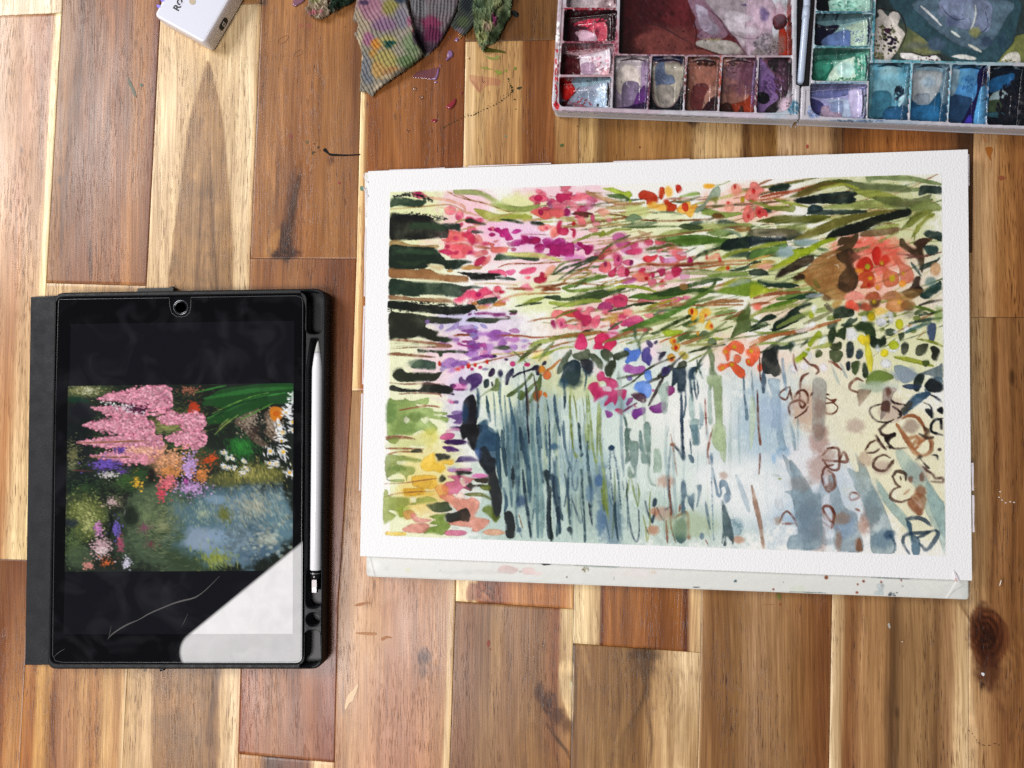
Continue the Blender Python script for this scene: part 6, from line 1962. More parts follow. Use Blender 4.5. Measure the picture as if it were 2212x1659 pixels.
def sheet_mesh(name, P, keep=None, cols=None, zbot=None, smooth=True):
    """a grid of points P (h,w,3) with rows running down the picture; optional side walls down to zbot"""
    h, w = P.shape[:2]; I = np.arange(h*w).reshape(h, w)
    q = np.stack([I[:-1, :-1], I[1:, :-1], I[1:, 1:], I[:-1, 1:]], -1)
    if keep is not None: q = q[keep[:-1, :-1] & keep[1:, :-1] & keep[1:, 1:] & keep[:-1, 1:]]
    q = q.reshape(-1, 4); used = np.unique(q); mp = np.full(h*w, -1); mp[used] = np.arange(len(used)); q = mp[q]
    V = P.reshape(-1, 3)[used]; C = None if cols is None else cols.reshape(-1, 3)[used]; F = [q]
    if zbot is not None:
        e = np.concatenate([q[:, [0, 1]], q[:, [1, 2]], q[:, [2, 3]], q[:, [3, 0]]]); key = np.sort(e, 1)
        k = key[:, 0]*10**7+key[:, 1]; _, inv, cnt = np.unique(k, return_inverse=True, return_counts=True)
        b = e[cnt[inv] == 1]; bv = np.unique(b); m2 = np.zeros(len(V), int); m2[bv] = np.arange(len(bv))*2+len(V)
        low = V[bv].copy(); low[:, 2] = zbot; both = np.repeat(V[bv], 2, 0); both[1::2] = low
        V = np.vstack([V, both]); F.append(np.stack([m2[b[:, 1]], m2[b[:, 0]], m2[b[:, 0]]+1, m2[b[:, 1]]+1], -1))
        if C is not None: C = np.vstack([C, np.repeat(C[bv], 2, 0)])
    return np_mesh(name, V, F, C, smooth)
def rounded(P, r, n=6):
    """polygon with rounded corners; r a number or one per corner"""
    P = [np.array(p, float) for p in P]; out = []; r = [r]*len(P) if np.isscalar(r) else r
    for i, p in enumerate(P):
        a, b = P[i-1], P[(i+1) % len(P)]; da = (a-p)/np.linalg.norm(a-p); db = (b-p)/np.linalg.norm(b-p)
        if r[i] <= 0: out.append(p); continue
        k = min(r[i], np.linalg.norm(a-p)*.49, np.linalg.norm(b-p)*.49)
        for j in range(n+1):
            t = j/n; out.append((p+da*k)*(1-t)**2+2*p*t*(1-t)+(p+db*k)*t*t)
    return np.array(out)
def offset(P, d):
    """move a closed polygon's points inwards by d"""
    P = np.asarray(P, float); n = len(P); A = .5*np.sum(P[:, 0]*np.roll(P[:, 1], -1)-np.roll(P[:, 0], -1)*P[:, 1]); s = 1 if A > 0 else -1
    e = np.roll(P, -1, 0)-P; e /= np.linalg.norm(e, axis=1)[:, None]+1e-9; nn = np.stack([-e[:, 1], e[:, 0]], 1)*s
    m = nn+np.roll(nn, 1, 0); m /= np.maximum(np.sum(m*m, 1), .5)[:, None]/2
    return P+m*d
def to_world(P, zref, z): 
    q = W(P[:, 0], P[:, 1], zref).copy(); q[:, 2] = z; return q
def prism(name, P, zref, layers, m, parent=None, smooth=True, cap_bottom=False):
    """layers bottom to top: (inset in units, z in metres); the last is capped"""
    bm = bmesh.new(); rings = []
    for ins, z in layers: rings.append([bm.verts.new(v) for v in to_world(offset(P, ins) if ins else P, zref, z)])
    n = len(P)
    for a, b in zip(rings[:-1], rings[1:]):
        for i in range(n): bm.faces.new((a[i], a[(i+1) % n], b[(i+1) % n], b[i]))
    caps = [bm.faces.new(rings[-1])]
    if cap_bottom: caps.append(bm.faces.new(rings[0][::-1]))
    bmesh.ops.recalc_face_normals(bm, faces=bm.faces)
    bmesh.ops.triangulate(bm, faces=caps)
    for f in bm.faces: f.smooth = smooth and len(f.verts) == 4
    me = bpy.data.meshes.new(name); bm.to_mesh(me); bm.free(); return link(name, me, m, parent)
def holed(name, outer, holes, zref, zt, zb, bev, m, parent, floors):
    """a plate with rounded upper edges, side walls and holes with floors"""
    bm = bmesh.new(); loops = []
    def ring(P, z): return [bm.verts.new(v) for v in to_world(P, zref, z)]
    def skin(a, b):
        n = len(a)
        for i in range(n): bm.faces.new((a[i], a[(i+1) % n], b[(i+1) % n], b[i])).smooth = True
    k = bev/.00031
    top = ring(offset(outer, k), zt); r2 = ring(offset(outer, k*.3), zt-bev*.3); r3 = ring(outer, zt-bev); low = ring(outer, zb)
    skin(top, r2); skin(r2, r3); skin(r3, low); loops.append(top)
    for H, fz in zip(holes, floors):
        t = ring(offset(H, -k*.6), zt); t2 = ring(H, zt-bev*.7); f = ring(H, fz); skin(t, t2); skin(t2, f); loops.append(t)
        ff = bm.faces.new(f); bmesh.ops.triangulate(bm, faces=[ff])
    ed = []
    for L in loops:
        for i in range(len(L)):
            e = bm.edges.get((L[i], L[(i+1) % len(L)])); ed.append(e)
    bmesh.ops.triangle_fill(bm, use_beauty=True, use_dissolve=False, edges=ed)
    bmesh.ops.recalc_face_normals(bm, faces=bm.faces)
    me = bpy.data.meshes.new(name); bm.to_mesh(me); bm.free(); return link(name, me, m, parent)
def tube(name, pts, rad, m, parent=None, seg=20, caps=True):
    pts = np.array(pts, float); n = len(pts); V = []; F = []
    for i in range(n):
        t = pts[min(i+1, n-1)]-pts[max(i-1, 0)]; t /= np.linalg.norm(t)+1e-12
        a = np.cross(t, [0, 0, 1.]); a = a/np.linalg.norm(a) if np.linalg.norm(a) > 1e-6 else np.array([1., 0, 0]); b = np.cross(a, t)
        for k in range(seg):
            th = 2*math.pi*k/seg; V.append(pts[i]+rad[i]*(a*math.cos(th)+b*math.sin(th)))
    for i in range(n-1):
        for k in range(seg):
            F.append((i*seg+k, i*seg+(k+1) % seg, (i+1)*seg+(k+1) % seg, (i+1)*seg+k))
    if caps: F.append(tuple(range(seg))[::-1]); F.append(tuple(range((n-1)*seg, n*seg)))
    me = bpy.data.meshes.new(name); me.from_pydata([tuple(v) for v in V], [], F)
    for p in me.polygons: p.use_smooth = len(p.vertices) == 4
    bm = bmesh.new(); bm.from_mesh(me); bmesh.ops.recalc_face_normals(bm, faces=bm.faces); bm.to_mesh(me); bm.free()
    return link(name, me, m, parent)
def strip(name, pts, wid, zref, z, m, parent=None):
    L = smooth_line(pts, 5); n = len(L); wd = np.interp(np.linspace(0, 1, n), np.linspace(0, 1, len(wid)), wid) if not np.isscalar(wid) else np.full(n, wid)
    t = np.gradient(L, axis=0); t /= np.linalg.norm(t, axis=1)[:, None]+1e-9; nn = np.stack([-t[:, 1], t[:, 0]], 1)
    A, B = L+nn*wd[:, None]/2, L-nn*wd[:, None]/2; P = np.stack([to_world(A, zref, z), to_world(B, zref, z)], 1)
    me = sheet_mesh(name, P); bm = bmesh.new(); bm.from_mesh(me)
    for f in bm.faces:
        if f.normal.z < 0: f.normal_flip()
    bm.to_mesh(me); bm.free(); return link(name, me, m, parent)
# ---------------------------------------------------------------- materials
def mat(name, color=(.5, .5, .5), rough=.5, spec=.5, metal=0, coat=0, attr=False, grain=None, bump=None, emis=None, trans=0, ior=1.45):
    m = bpy.data.materials.new(name); m.use_nodes = True; N = m.node_tree.nodes; L = m.node_tree.links; b = N['Principled BSDF']
    b.inputs['Roughness'].default_value = rough; b.inputs['Specular IOR Level'].default_value = spec; b.inputs['Metallic'].default_value = metal
    b.inputs['Coat Weight'].default_value = coat; b.inputs['Coat Roughness'].default_value = .06; b.inputs['IOR'].default_value = ior
    b.inputs['Transmission Weight'].default_value = trans
    if isinstance(color, str): color = tuple(lin(hexc(color)))
    src = None
    if attr:
        a = N.new('ShaderNodeAttribute'); a.attribute_name = 'Col'; src = a.outputs['Color']
    else: b.inputs['Base Color'].default_value = (*color, 1)
    g = N.new('ShaderNodeNewGeometry')
    if grain:                                  # (scale, low, high): slight unevenness of tone
        n = N.new('ShaderNodeTexNoise'); n.inputs['Scale'].default_value = grain[0]; n.inputs['Detail'].default_value = 4; L.new(g.outputs['Position'], n.inputs['Vector'])
        mr = N.new('ShaderNodeMapRange'); mr.inputs[1].default_value = .3; mr.inputs[2].default_value = .7; mr.inputs[3].default_value = grain[1]; mr.inputs[4].default_value = grain[2]; L.new(n.outputs['Fac'], mr.inputs[0])
        x = N.new('ShaderNodeVectorMath'); x.operation = 'SCALE'
        if src: L.new(src, x.inputs[0])
        else: x.inputs[0].default_value = color
        L.new(mr.outputs[0], x.inputs['Scale']); src = x.outputs[0]
        mr2 = N.new('ShaderNodeMapRange'); mr2.inputs[1].default_value = .3; mr2.inputs[2].default_value = .7; mr2.inputs[3].default_value = rough*.8; mr2.inputs[4].default_value = min(1, rough*1.25)
        L.new(n.outputs['Fac'], mr2.inputs[0]); L.new(mr2.outputs[0], b.inputs['Roughness'])
    if src: L.new(src, b.inputs['Base Color'])
    if bump:                                   # (scale, distance in metres)
        n = N.new('ShaderNodeTexNoise'); n.inputs['Scale'].default_value = bump[0]; n.inputs['Detail'].default_value = 3; L.new(g.outputs['Position'], n.inputs['Vector'])
        bp = N.new('ShaderNodeBump'); bp.inputs['Strength'].default_value = 1; bp.inputs['Distance'].default_value = bump[1]; L.new(n.outputs['Fac'], bp.inputs['Height']); L.new(bp.outputs[0], b.inputs['Normal'])
    if emis is not None:
        if src and emis is True: L.new(src, b.inputs['Emission Color']); b.inputs['Emission Strength'].default_value = 1.
        else: b.inputs['Emission Color'].default_value = (*emis[:3], 1); b.inputs['Emission Strength'].default_value = emis[3]
    return m
def wood_material():
    m = bpy.data.materials.new('acacia_wood'); m.use_nodes = True; N = m.node_tree.nodes; L = m.node_tree.links; b = N['Principled BSDF']
    g = N.new('ShaderNodeNewGeometry'); oi = N.new('ShaderNodeObjectInfo'); at = N.new('ShaderNodeAttribute'); at.attribute_name = 'Col'
    off = N.new('ShaderNodeCombineXYZ'); mu = N.new('ShaderNodeMath'); mu.operation = 'MULTIPLY'; mu.inputs[1].default_value = 7.3; L.new(oi.outputs['Random'], mu.inputs[0])
    L.new(mu.outputs[0], off.inputs[2]); L.new(mu.outputs[0], off.inputs[1])
    ad = N.new('ShaderNodeVectorMath'); ad.operation = 'ADD'; L.new(g.outputs['Position'], ad.inputs[0]); L.new(off.outputs[0], ad.inputs[1])
    w0 = N.new('ShaderNodeTexNoise'); w0.inputs['Scale'].default_value = 9; w0.inputs['Detail'].default_value = 1; L.new(ad.outputs[0], w0.inputs['Vector'])
    ws = N.new('ShaderNodeVectorMath'); ws.operation = 'SCALE'; ws.inputs['Scale'].default_value = .007; L.new(w0.outputs['Color'], ws.inputs[0])
    wa = N.new('ShaderNodeVectorMath'); wa.operation = 'ADD'; L.new(ad.outputs[0], wa.inputs[0]); L.new(ws.outputs[0], wa.inputs[1])
    def layer(sx, sy, det, lo, hi, a, c):
        mp = N.new('ShaderNodeVectorMath'); mp.operation = 'MULTIPLY'; mp.inputs[1].default_value = (sx, sy, 1); L.new(wa.outputs[0], mp.inputs[0])
        n = N.new('ShaderNodeTexNoise'); n.inputs['Scale'].default_value = 1; n.inputs['Detail'].default_value = det; n.inputs['Roughness'].default_value = .6; L.new(mp.outputs[0], n.inputs['Vector'])
        r = N.new('ShaderNodeMapRange'); r.inputs[1].default_value = lo; r.inputs[2].default_value = hi; r.inputs[3].default_value = a; r.inputs[4].default_value = c; L.new(n.outputs['Fac'], r.inputs[0]); return r.outputs[0]
    streak = layer(300, 5, 3, .32, .68, .84, 1.12)
    fine = layer(1300, 26, 2, .32, .68, .76, 1.17)
    pore = layer(1900, 95, 1, .57, .68, 1.0, .34)
    dens = layer(90, 14, 1, .35, .6, .1, 1.)
    mx = N.new('ShaderNodeMix'); mx.inputs[2].default_value = 1.0; L.new(dens, mx.inputs[0]); L.new(pore, mx.inputs[3])
    p1 = N.new('ShaderNodeMath'); p1.operation = 'MULTIPLY'; L.new(streak, p1.inputs[0]); L.new(fine, p1.inputs[1])
    p2 = N.new('ShaderNodeMath'); p2.operation = 'MULTIPLY'; L.new(p1.outputs[0], p2.inputs[0]); L.new(mx.outputs[0], p2.inputs[1])
    # darker grain is also redder: raise each channel to a slightly different power
    sp = N.new('ShaderNodeCombineXYZ')
    for i, e in enumerate((.9, 1.07, 1.25)):
        pw = N.new('ShaderNodeMath'); pw.operation = 'POWER'; pw.inputs[1].default_value = e; L.new(p2.outputs[0], pw.inputs[0]); L.new(pw.outputs[0], sp.inputs[i])
    vm = N.new('ShaderNodeVectorMath'); vm.operation = 'MULTIPLY'; L.new(at.outputs['Color'], vm.inputs[0]); L.new(sp.outputs[0], vm.inputs[1]); L.new(vm.outputs[0], b.inputs['Base Color'])
    rr = layer(40, 12, 2, .3, .7, .26, .40); L.new(rr, b.inputs['Roughness']); b.inputs['Specular IOR Level'].default_value = .36
    bp = N.new('ShaderNodeBump'); bp.inputs['Strength'].default_value = .6; bp.inputs['Distance'].default_value = .00012; L.new(p2.outputs[0], bp.inputs['Height']); L.new(bp.outputs[0], b.inputs['Normal'])
    return m
K_ALB = .92                                  # measured tones to reflectance
def alb(c): return lin(c)*K_ALB
# ---------------------------------------------------------------- table
SEAMS = [[(-290, 0), (-300, 610), (-330, 1659)], [(-78, 0), (-110, 610), (-185, 1659)], [(135, 0), (100, 610), (66, 1209), (42, 1659)], [(348, 0), (315.6, 625), (264, 1659)],
 [(565, 0), (541, 558), (520, 1450), (514, 1659)], [(784, 0), (770, 560), (760, 845), (730, 1310), (722, 1659)], [(1007, 0), (984, 1300), (971, 1659)],
 [(1254, 0), (1239, 1316), (1232, 1659)], [(1527, 0), (1523, 300), (1514, 1390), (1507, 1659)], [(1822, 0), (1820, 300), (1798, 1270), (1791, 1659)],
 [(2107, 0), (2103, 300), (2093, 1310), (2093, 1659)], [(2420, 0), (2430, 1659)], [(2760, 0), (2790, 1659)]]
def seam(i, y):
    P = SEAMS[i]; xs = [p[0] for p in P]; ys = [p[1] for p in P]; y = np.asarray(y, float); s0 = (xs[1]-xs[0])/(ys[1]-ys[0]); s1 = (xs[-1]-xs[-2])/(ys[-1]-ys[-2])
    return np.where(y < ys[0], xs[0]+(y-ys[0])*s0, np.where(y > ys[-1], xs[-1]+(y-ys[-1])*s1, np.interp(y, ys, xs)))
YT, YB = -420, 2080
# column, joint above (left, right), joint below (left, right), tones across the top, tones across the bottom
def S(t): 
    f = t.split(); return [(float(f[i]), hexc(f[i+1])) for i in range(0, len(f), 2)]
PL = [
 (0, (YT, YT), (700, 696), '0 a87848 .5 b88a58 1 9a6a40', None), (0, (700, 696), (YB, YB), '0 8a5c34 .5 a87848 1 b08858', None),
 (1, (YT, YT), (38, 28), '0 dcc4a0 1 e4d0ac', None),
 (1, (38, 28), (1204, 1210), '0 c49e78 .38 cfae90 .55 c49c78 .72 b68660 .88 a06c4a .925 b88a60 .94 ecd6a4 1 f0dcac', '0 b88c5c .5 c09468 .68 b48050 .78 e0c494 .95 e8d09c 1 e0c490'),
 (1, (1204, 1210), (YB, YB), '0 6a4426 .7 7e5430 .85 7a4a28 1 8a5a30', '0 a87038 .6 c08c50 .75 96582a .8 a86c34 .88 c49258 1 b07c42'),
 (2, (YT, YT), (611, 617), '0 9a6e40 .12 9a6c42 .22 84583a .34 926644 .5 8a5c3a .6 a0683c .7 8a5c38 .8 ac7840 .92 a06c3a .96 84492a 1 6e4228', '0 a4743c .2 8e5c30 .35 8a5630 .5 9a683c .68 94623a .8 ae783e .95 986434 1 7a4a2a'),
 (2, (611, 617), (YB, YB), '0 d4b484 .3 c8a470 .6 b89058 1 c4a070', '0 b87c3c .1 9a5e26 .14 cc9c58 .24 c09050 .3 8e5c30 .4 b4845c .52 a87848 .58 c89c68 .7 a87440 .8 c8a068 .93 b88850 .98 d0ac78 1 d8bc90'),
 (3, (YT, YT), (14, 8), '0 c09868 .6 b88c58 1 a87c4c', None),
 (3, (14, 8), (YB, YB), '0 d6b88a .12 dcc096 .5 d6b888 .8 e0c69c .94 e4cca4 1 cba878', '0 c8a676 .2 ccaa7c .3 b08858 .34 a07444 .7 a88050 .76 866238 .82 c8a474 .95 dcc094 1 cfa678'),
 (4, (YT, YT), (558, 559), '0 9a6a3a .06 9c6c3a .3 ae7a46 .5 9c6a3a .7 a87644 .85 9c6c3c .95 7e5230 1 8e6238', '0 a06c38 .2 ac7840 .35 7c4e28 .5 a06a38 .75 ac7a46 .92 8c5c30 1 a87848'),
 (4, (558, 559), (1628, 1647), '0 a8743c .2 8e5c30 .45 a87440 .7 8c5628 .85 7a4820 1 8a5428', '0 8c4e2c .12 a4683e .35 b07c50 .55 8e5c3c .75 a06840 .9 94583a 1 8a5034'),
 (4, (1628, 1647), (YB, YB), '0 c89a64 .2 b88850 .3 5c3a20 .5 7a4a2a .72 8e5a36 .76 dcb888 1 d8b080', None),
 (5, (YT, YT), (844, 846), '0 ecd09c .035 ecd09c .055 8e5828 .3 a8743f .5 a06c3e .75 94603a .85 8a5228 1 8a5228', '0 ecd09c .06 e0bc84 .09 a86428 .5 9a6030 1 8a5228'),
 (5, (844, 846), (YB, YB), '0 a07848 .3 a87c4c 1 a87c4c', '0 b4845c .1 c09468 .3 c89870 .45 bc8868 .7 b88462 .88 b08058 .935 b8875a .95 ecd0a0 1 e4c490'),
 (6, (YT, YT), (90, 85), '0 8a6234 .3 6e4a28 .7 7a5630 1 5e4630', None),
 (6, (90, 85), (1299, 1316), '0 e4c698 .085 dcba8a .10 c4a06c .5 bc9460 .515 8c5c32 .65 84542e .78 8c5a30 .80 b4905e 1 ac8452', '0 ecd2a0 .17 e4c490 .2 b4703c .32 7e4a30 .42 9c5e34 .52 c0864c .75 b87a40 .93 c0844a .97 dcac74 1 dcac74'),
 (6, (1299, 1316), (YB, YB), '0 8e6844 .1 94663f .3 86603c .34 b08a5a .45 987048 .75 8c6440 .88 9c6440 .9 e0c494 1 e8d0a0', '0 946a46 .1 825a3c .25 a07a50 .5 987048 .7 9c7648 .85 8a5c34 1 a87848'),
 (7, (YT, YT), (1390, 1410), '0 bc9860 .12 bc9860 .17 64421f .2 8c6838 .5 b48c56 .85 a4804c .94 c4a474 1 cbac7c', '0 e8d0a0 .2 dfc090 .215 6a3418 .25 b0743a .4 96602c .55 a4682e .7 8a5422 .84 a46a34 .885 58290f .92 dcb888 1 e4c494'),
 (7, (1390, 1410), (YB, YB), '0 5e4428 .04 a07848 .2 9a7448 .35 8e6a40 .55 7e5c38 .65 c4a070 .8 dcbe92 1 dcc096', '0 886440 .1 9c7850 .3 a07c50 .55 946c3e .65 c09a6a .85 d8b88a 1 cba878'),
 (8, (YT, YT), (820, 824), '0 ceae7c .26 ccaa78 .3 6c4a26 .36 967040 .52 8c6634 .56 c8a880 .9 bc986c .96 7a5a38 1 8a6440', None),
 (8, (820, 824), (YB, YB), '0 9c7446 .04 c8a070 .07 906436 .3 9a7448 .38 b48e64 .58 b08a60 .7 9a6e42 .95 8e5e34 1 946638', '0 d0ac7c .03 9a7248 .15 8a6238 .3 8e683e .42 a88460 .7 a07a4e .8 90663a .95 88582f 1 8e6036'),
 (9, (YT, YT), (541, 545), '0 6a4424 .03 7e5026 .3 a87038 .5 a46a34 .8 8c5c32 .93 5e4028 1 5c4028', None),
 (9, (541, 545), (YB, YB), '0 a88458 1 a88458', '0 e4cca4 .08 ccac80 .1 a07448 .14 8c5c34 .25 b88e60 .4 b08658 .46 6e5034 .52 9c7850 .64 a88458 .78 8a6640 .86 b08860 .92 dcbc8e 1 e0c498'),
 (10, (YT, YT), (685, 688), '0 c49e72 .14 c0986a .2 a87844 .35 a06e3c .7 a87844 1 a07040', None),
 (10, (685, 688), (YB, YB), '0 bc9c70 .12 b08c5e .16 8e6236 .2 a87c4e .3 8a6036 .6 a87848 1 a07040', '0 dcbc90 .05 c0986a .2 a07448 .35 986a3c .6 a4784a 1 b08858'),
 (11, (YT, YT), (900, 904), '0 a87848 .5 946a40 1 b08a5c', None), (11, (900, 904), (YB, YB), '0 c8a878 .5 b08858 1 9a7044', None),
]
def across(st, t):
    ts = [s[0] for s in st]; return np.stack([np.interp(t, ts, [s[1][k] for s in st]) for k in range(3)], -1)
def wood_alb(c):
    L = np.clip(lin(c), 0, 1); g = L.mean(-1, keepdims=True); L = g+(L-g)*.93; return np.clip(L, .004, 1)**1.17*1.07
def plank_tone(p, i, x, y):
    c, a, bjt, top, bot = p; l, r = seam(c, y), seam(c+1, y); t = np.clip((x-l)/(r-l), 0, 1)
    t = np.clip(t+(vnoise(y/330., x*0+i*3.1, 40)-.5)*.05*np.sin(np.pi*t)+(vnoise(y/110., x/60+i, 41)-.5)*.02*np.sin(np.pi*t), 0, 1)
    k = np.clip((y-max(np.mean(a), 0))/(min(np.mean(bjt), 1659)-max(np.mean(a), 0)), 0, 1)[..., None]
    A = across(S(top), t); B = across(S(bot), t) if bot else A
    C = A*(1-k)+B*k
    g = (vnoise(x/5.5+i*7, y/240., 50+i)-.5)*.17+(vnoise(x/2.4+i*5, y/90., 80+i)-.5)*.12+(fbm(x/30., y/120., 90+i)-.5)*.16
    return C*(1+g)[..., None]**np.array([.8, 1., 1.25])
FEAT = r"""
U
b 966f40:.8 449 130 430 190 408 262 392 380 372 540 360 640 340 1000 330 1400 338 1700 465 1700 468 1300 490 1000 503 640 501 500 493 380 482 262 466 190
w 8a6440:.5 440 300 16 50
w 86623e:.35 440 420 30 60
b b48e60:.55 446 250 425 330 412 480 405 640 455 640 470 480 462 330
b 9a7448:.5 446 330 432 400 425 500 420 640 450 640 460 500 456 400
b b28a5c:.5 446 420 438 480 434 640 450 640 452 480
s 7c5a38:.6 14 462 1660 455 1560 468 1480 480 1380
s 6a4a2c:.5 8 452 1660 450 1580 460 1500
w 3c200e:1 616 515 12 40
w 3a1e0e:.9 608 546 34 12
s 4a2a14:.7 16 606 552 622 500 636 430 646 380
b d09c54:.7 572 540 590 505 606 500 596 540 575 557
s 6a4024:.5 14 612 500 622 440 640 360
s 7a4e2c:.4 10 590 480 600 400 604 300
w 7a4a28:.6 714 345 10 12
w 4a2c18:.6 717 344 4 10
w 5a4030:.6 130 387 5 10
w 5c4a44:.5 47 325 3 7
s 6a4630:.5 12 165 130 155 260 140 420 130 560
s 6c4830:.5 8 180 0 172 180 160 330 158 480
s c08448:.35 14 235 20 240 60 220 300
s 5c3a26:.5 10 194 520 196 600
b a4683c:.6 212 -40 222 30 236 34 250 -40
s 94623c:.4 6 205 60 212 250 190 500
s 6a3c20:.5 8 120 1659 112 1560 116 1470
w 6e4028:.6 130 1435 6 12
w 3f2a18:.9 313 1448 3 3
w 3a2a1a:.9 314 1410 3 8
w 4c3a3c:.55 916 1420 16 17
w 5a4640:.45 915 1452 10 14
b 8a6450:.3 900 1445 920 1435 960 1440 945 1455 920 1460
s 9a6e58:.3 6 830 1300 836 1450 826 1659
w 5a4a50:.3 740 1500 4 40
w d8b080:.4 800 1380 40 90
w 5c3a22:.75 1166 1496 10 22
w 50301c:.8 1186 1518 15 24
w 5c3a22:.8 1206 1546 16 20
w 6a4426:.7 1224 1568 12 18
b e0c494:.9 1209 1435 1238 1430 1236 1556 1222 1530 1210 1490
s 4c3420:.6 6 1180 1560 1205 1600 1228 1625
s 4c3420:.6 5 1200 1590 1222 1620 1231 1640
b 8e6638:.5 1150 1560 1180 1600 1200 1660 1120 1660 1110 1600
w 4c3624:.6 1394 1412 34 14
w 5a422c:.55 1396 1436 18 30
w 5a422c:.4 1396 1480 8 40
s 6e4e30:.5 8 1394 1460 1398 1530 1408 1600 1402 1659
s 7c5a38:.45 12 1330 1410 1340 1500 1325 1600
s 5c4026:.6 6 1240 1420 1244 1500 1236 1600
s c8a474:.4 12 1260 1400 1275 1480
b 7a3c24:.6 1010 1264 1032 1260 1040 1280 1030 1296 1008 1298
s 3c2418:.7 4 1048 1264 1068 1278
s 3c2418:.6 4 1040 1274 1062 1290
s d8945c:.6 6 1036 1276 1060 1296
w 3c1a0c:.9 2128 1368 34 50
w 2a1008:.9 2126 1366 16 20
b 6a3c20:.7 2100 1320 2140 1316 2175 1350 2178 1400 2150 1440 2120 1440 2098 1400
b 4c2612:.7 2106 1340 2136 1330 2164 1360 2166 1396 2140 1424 2112 1410
b 341808:.7 2114 1352 2136 1346 2152 1370 2148 1396 2128 1402 2112 1386
w 4a2614:.7 2135 1450 30 40
w 2c140a:.8 2120 1480 5 8
s 8a5a38:.5 12 2150 1500 2172 1560 2170 1659
b d8b68a:.7 2093 1480 2104 1530 2112 1600 2112 1700 2093 1700
w 4c3018:.7 2186 815 6 14
s 6a4424:.5 10 2150 760 2155 1000 2140 1300
s 6a4424:.4 8 2185 800 2190 1100 2186 1300
w 4a3424:.6 1500 263 14 10
w 3c2814:.9 1489 262 4 5
w 2a1a10:.4 1938 1540 6 16
s 6a5238:.5 7 1932 1480 1940 1560 1936 1659
w 94704c:.4 1702 1560 6 14
w 3c2c1e:.6 567 5 8 5
w 9c6438:.4 860 110 20 90
s 6c4828:.3 5 854 240 856 300
w 6a4a30:.7 854 252 3 8
s 6a4428:.5 4 561 110 563 165
"""
for k in range(14):                           # cathedral figure down the heart of the pale strip
    y = 300+k*34+(k % 3)*7; w_ = 12+k*1.6; FEAT += "s 6e4c28:.32 3.2 %f %f %f %f %f %f %f %f %f %f\n" % (446-w_*1.5, y+260, 446-w_, y+110, 446+(k % 2)*4, y, 446+w_, y+110, 446+w_*1.5, y+260)
for k in range(10):
    y = 330+k*22; FEAT += "s 5c3818:.25 3 %f %f %f %f %f %f\n" % (655-k*4, y, 640-k*2, y+90, 612+k*3, 556)
for kx, ky, R0, n_ in ((2128, 1366, 44, 7), (616, 528, 22, 4), (916, 1420, 17, 3), (1186, 1520, 20, 3)):
    for q in range(n_):
        r = R0*(q+1)/n_; pts = ' '.join('%.1f %.1f' % (kx+r*.72*math.cos(a)+q*.8, ky+r*1.1*math.sin(a)+3*math.sin(a*2+q)) for a in np.linspace(.3*q, .3*q+5.9, 12))
        FEAT += "s %s:.5 3.2 %s\n" % ('8a5430' if q % 2 else '1e0c04', pts)
for k in range(9): FEAT += "s 6e4624:.3 3 %f %f %f %f %f %f\n" % (572+k*3, 360+k*8, 568+k*4, 450+k*6, 578+k*3.4, 552)
for k in range(6): FEAT += "s 5a3a20:.3 3 %f %f %f %f %f %f\n" % (2060+k*6, 1250, 2070+k*5, 1300+k*3, 2098, 1340+k*4)
for k in range(7): FEAT += "s 5a3a20:.28 3 %f %f %f %f %f %f %f %f\n" % (2180+k*7, 1200, 2186+k*7, 1360, 2172+k*7, 1440, 2150+k*12, 1560)
for k in range(12): FEAT += "s 7e5a34:.28 2.6 %f %f %f %f %f %f %f %f\n" % (1440+k*5, 1440, 1425+k*6.5, 1500, 1440+k*4.8, 1570, 1436+k*5.4, 1655)
for k in range(9): FEAT += "s 5c4226:.3 2.6 %f %f %f %f %f %f\n" % (1395+k*2, 1440+k*6, 1385-k*4, 1540+k*4, 1350-k*5, 1655)
wood_cv = Canvas(-60, -60, 2280, 1720, 2.2, 'a87848', .4, 0.02)
for i, p in enumerate(PL):
    c, a, bj, *_ = p; X, Y = wood_cv.X, wood_cv.Y; l, r = seam(c, Y), seam(c+1, Y); t = (X-l)/(r-l)
    mk = (t >= 0) & (t < 1) & (Y >= a[0]+(a[1]-a[0])*t) & (Y < bj[0]+(bj[1]-bj[0])*t)
    if mk.any(): wood_cv.C[mk] = plank_tone(p, i, X[mk], Y[mk])
BASE = wood_cv.C.copy(); wood_cv.run(FEAT); DIFF = wood_cv.C/np.maximum(BASE, .02)
wood_cv.C = DIFF
table = tag(empty('table', W(1106, 829)), 'acacia wood table top of long glued strips in mixed pale and dark brown tones', 'table')
WOOD = wood_material()
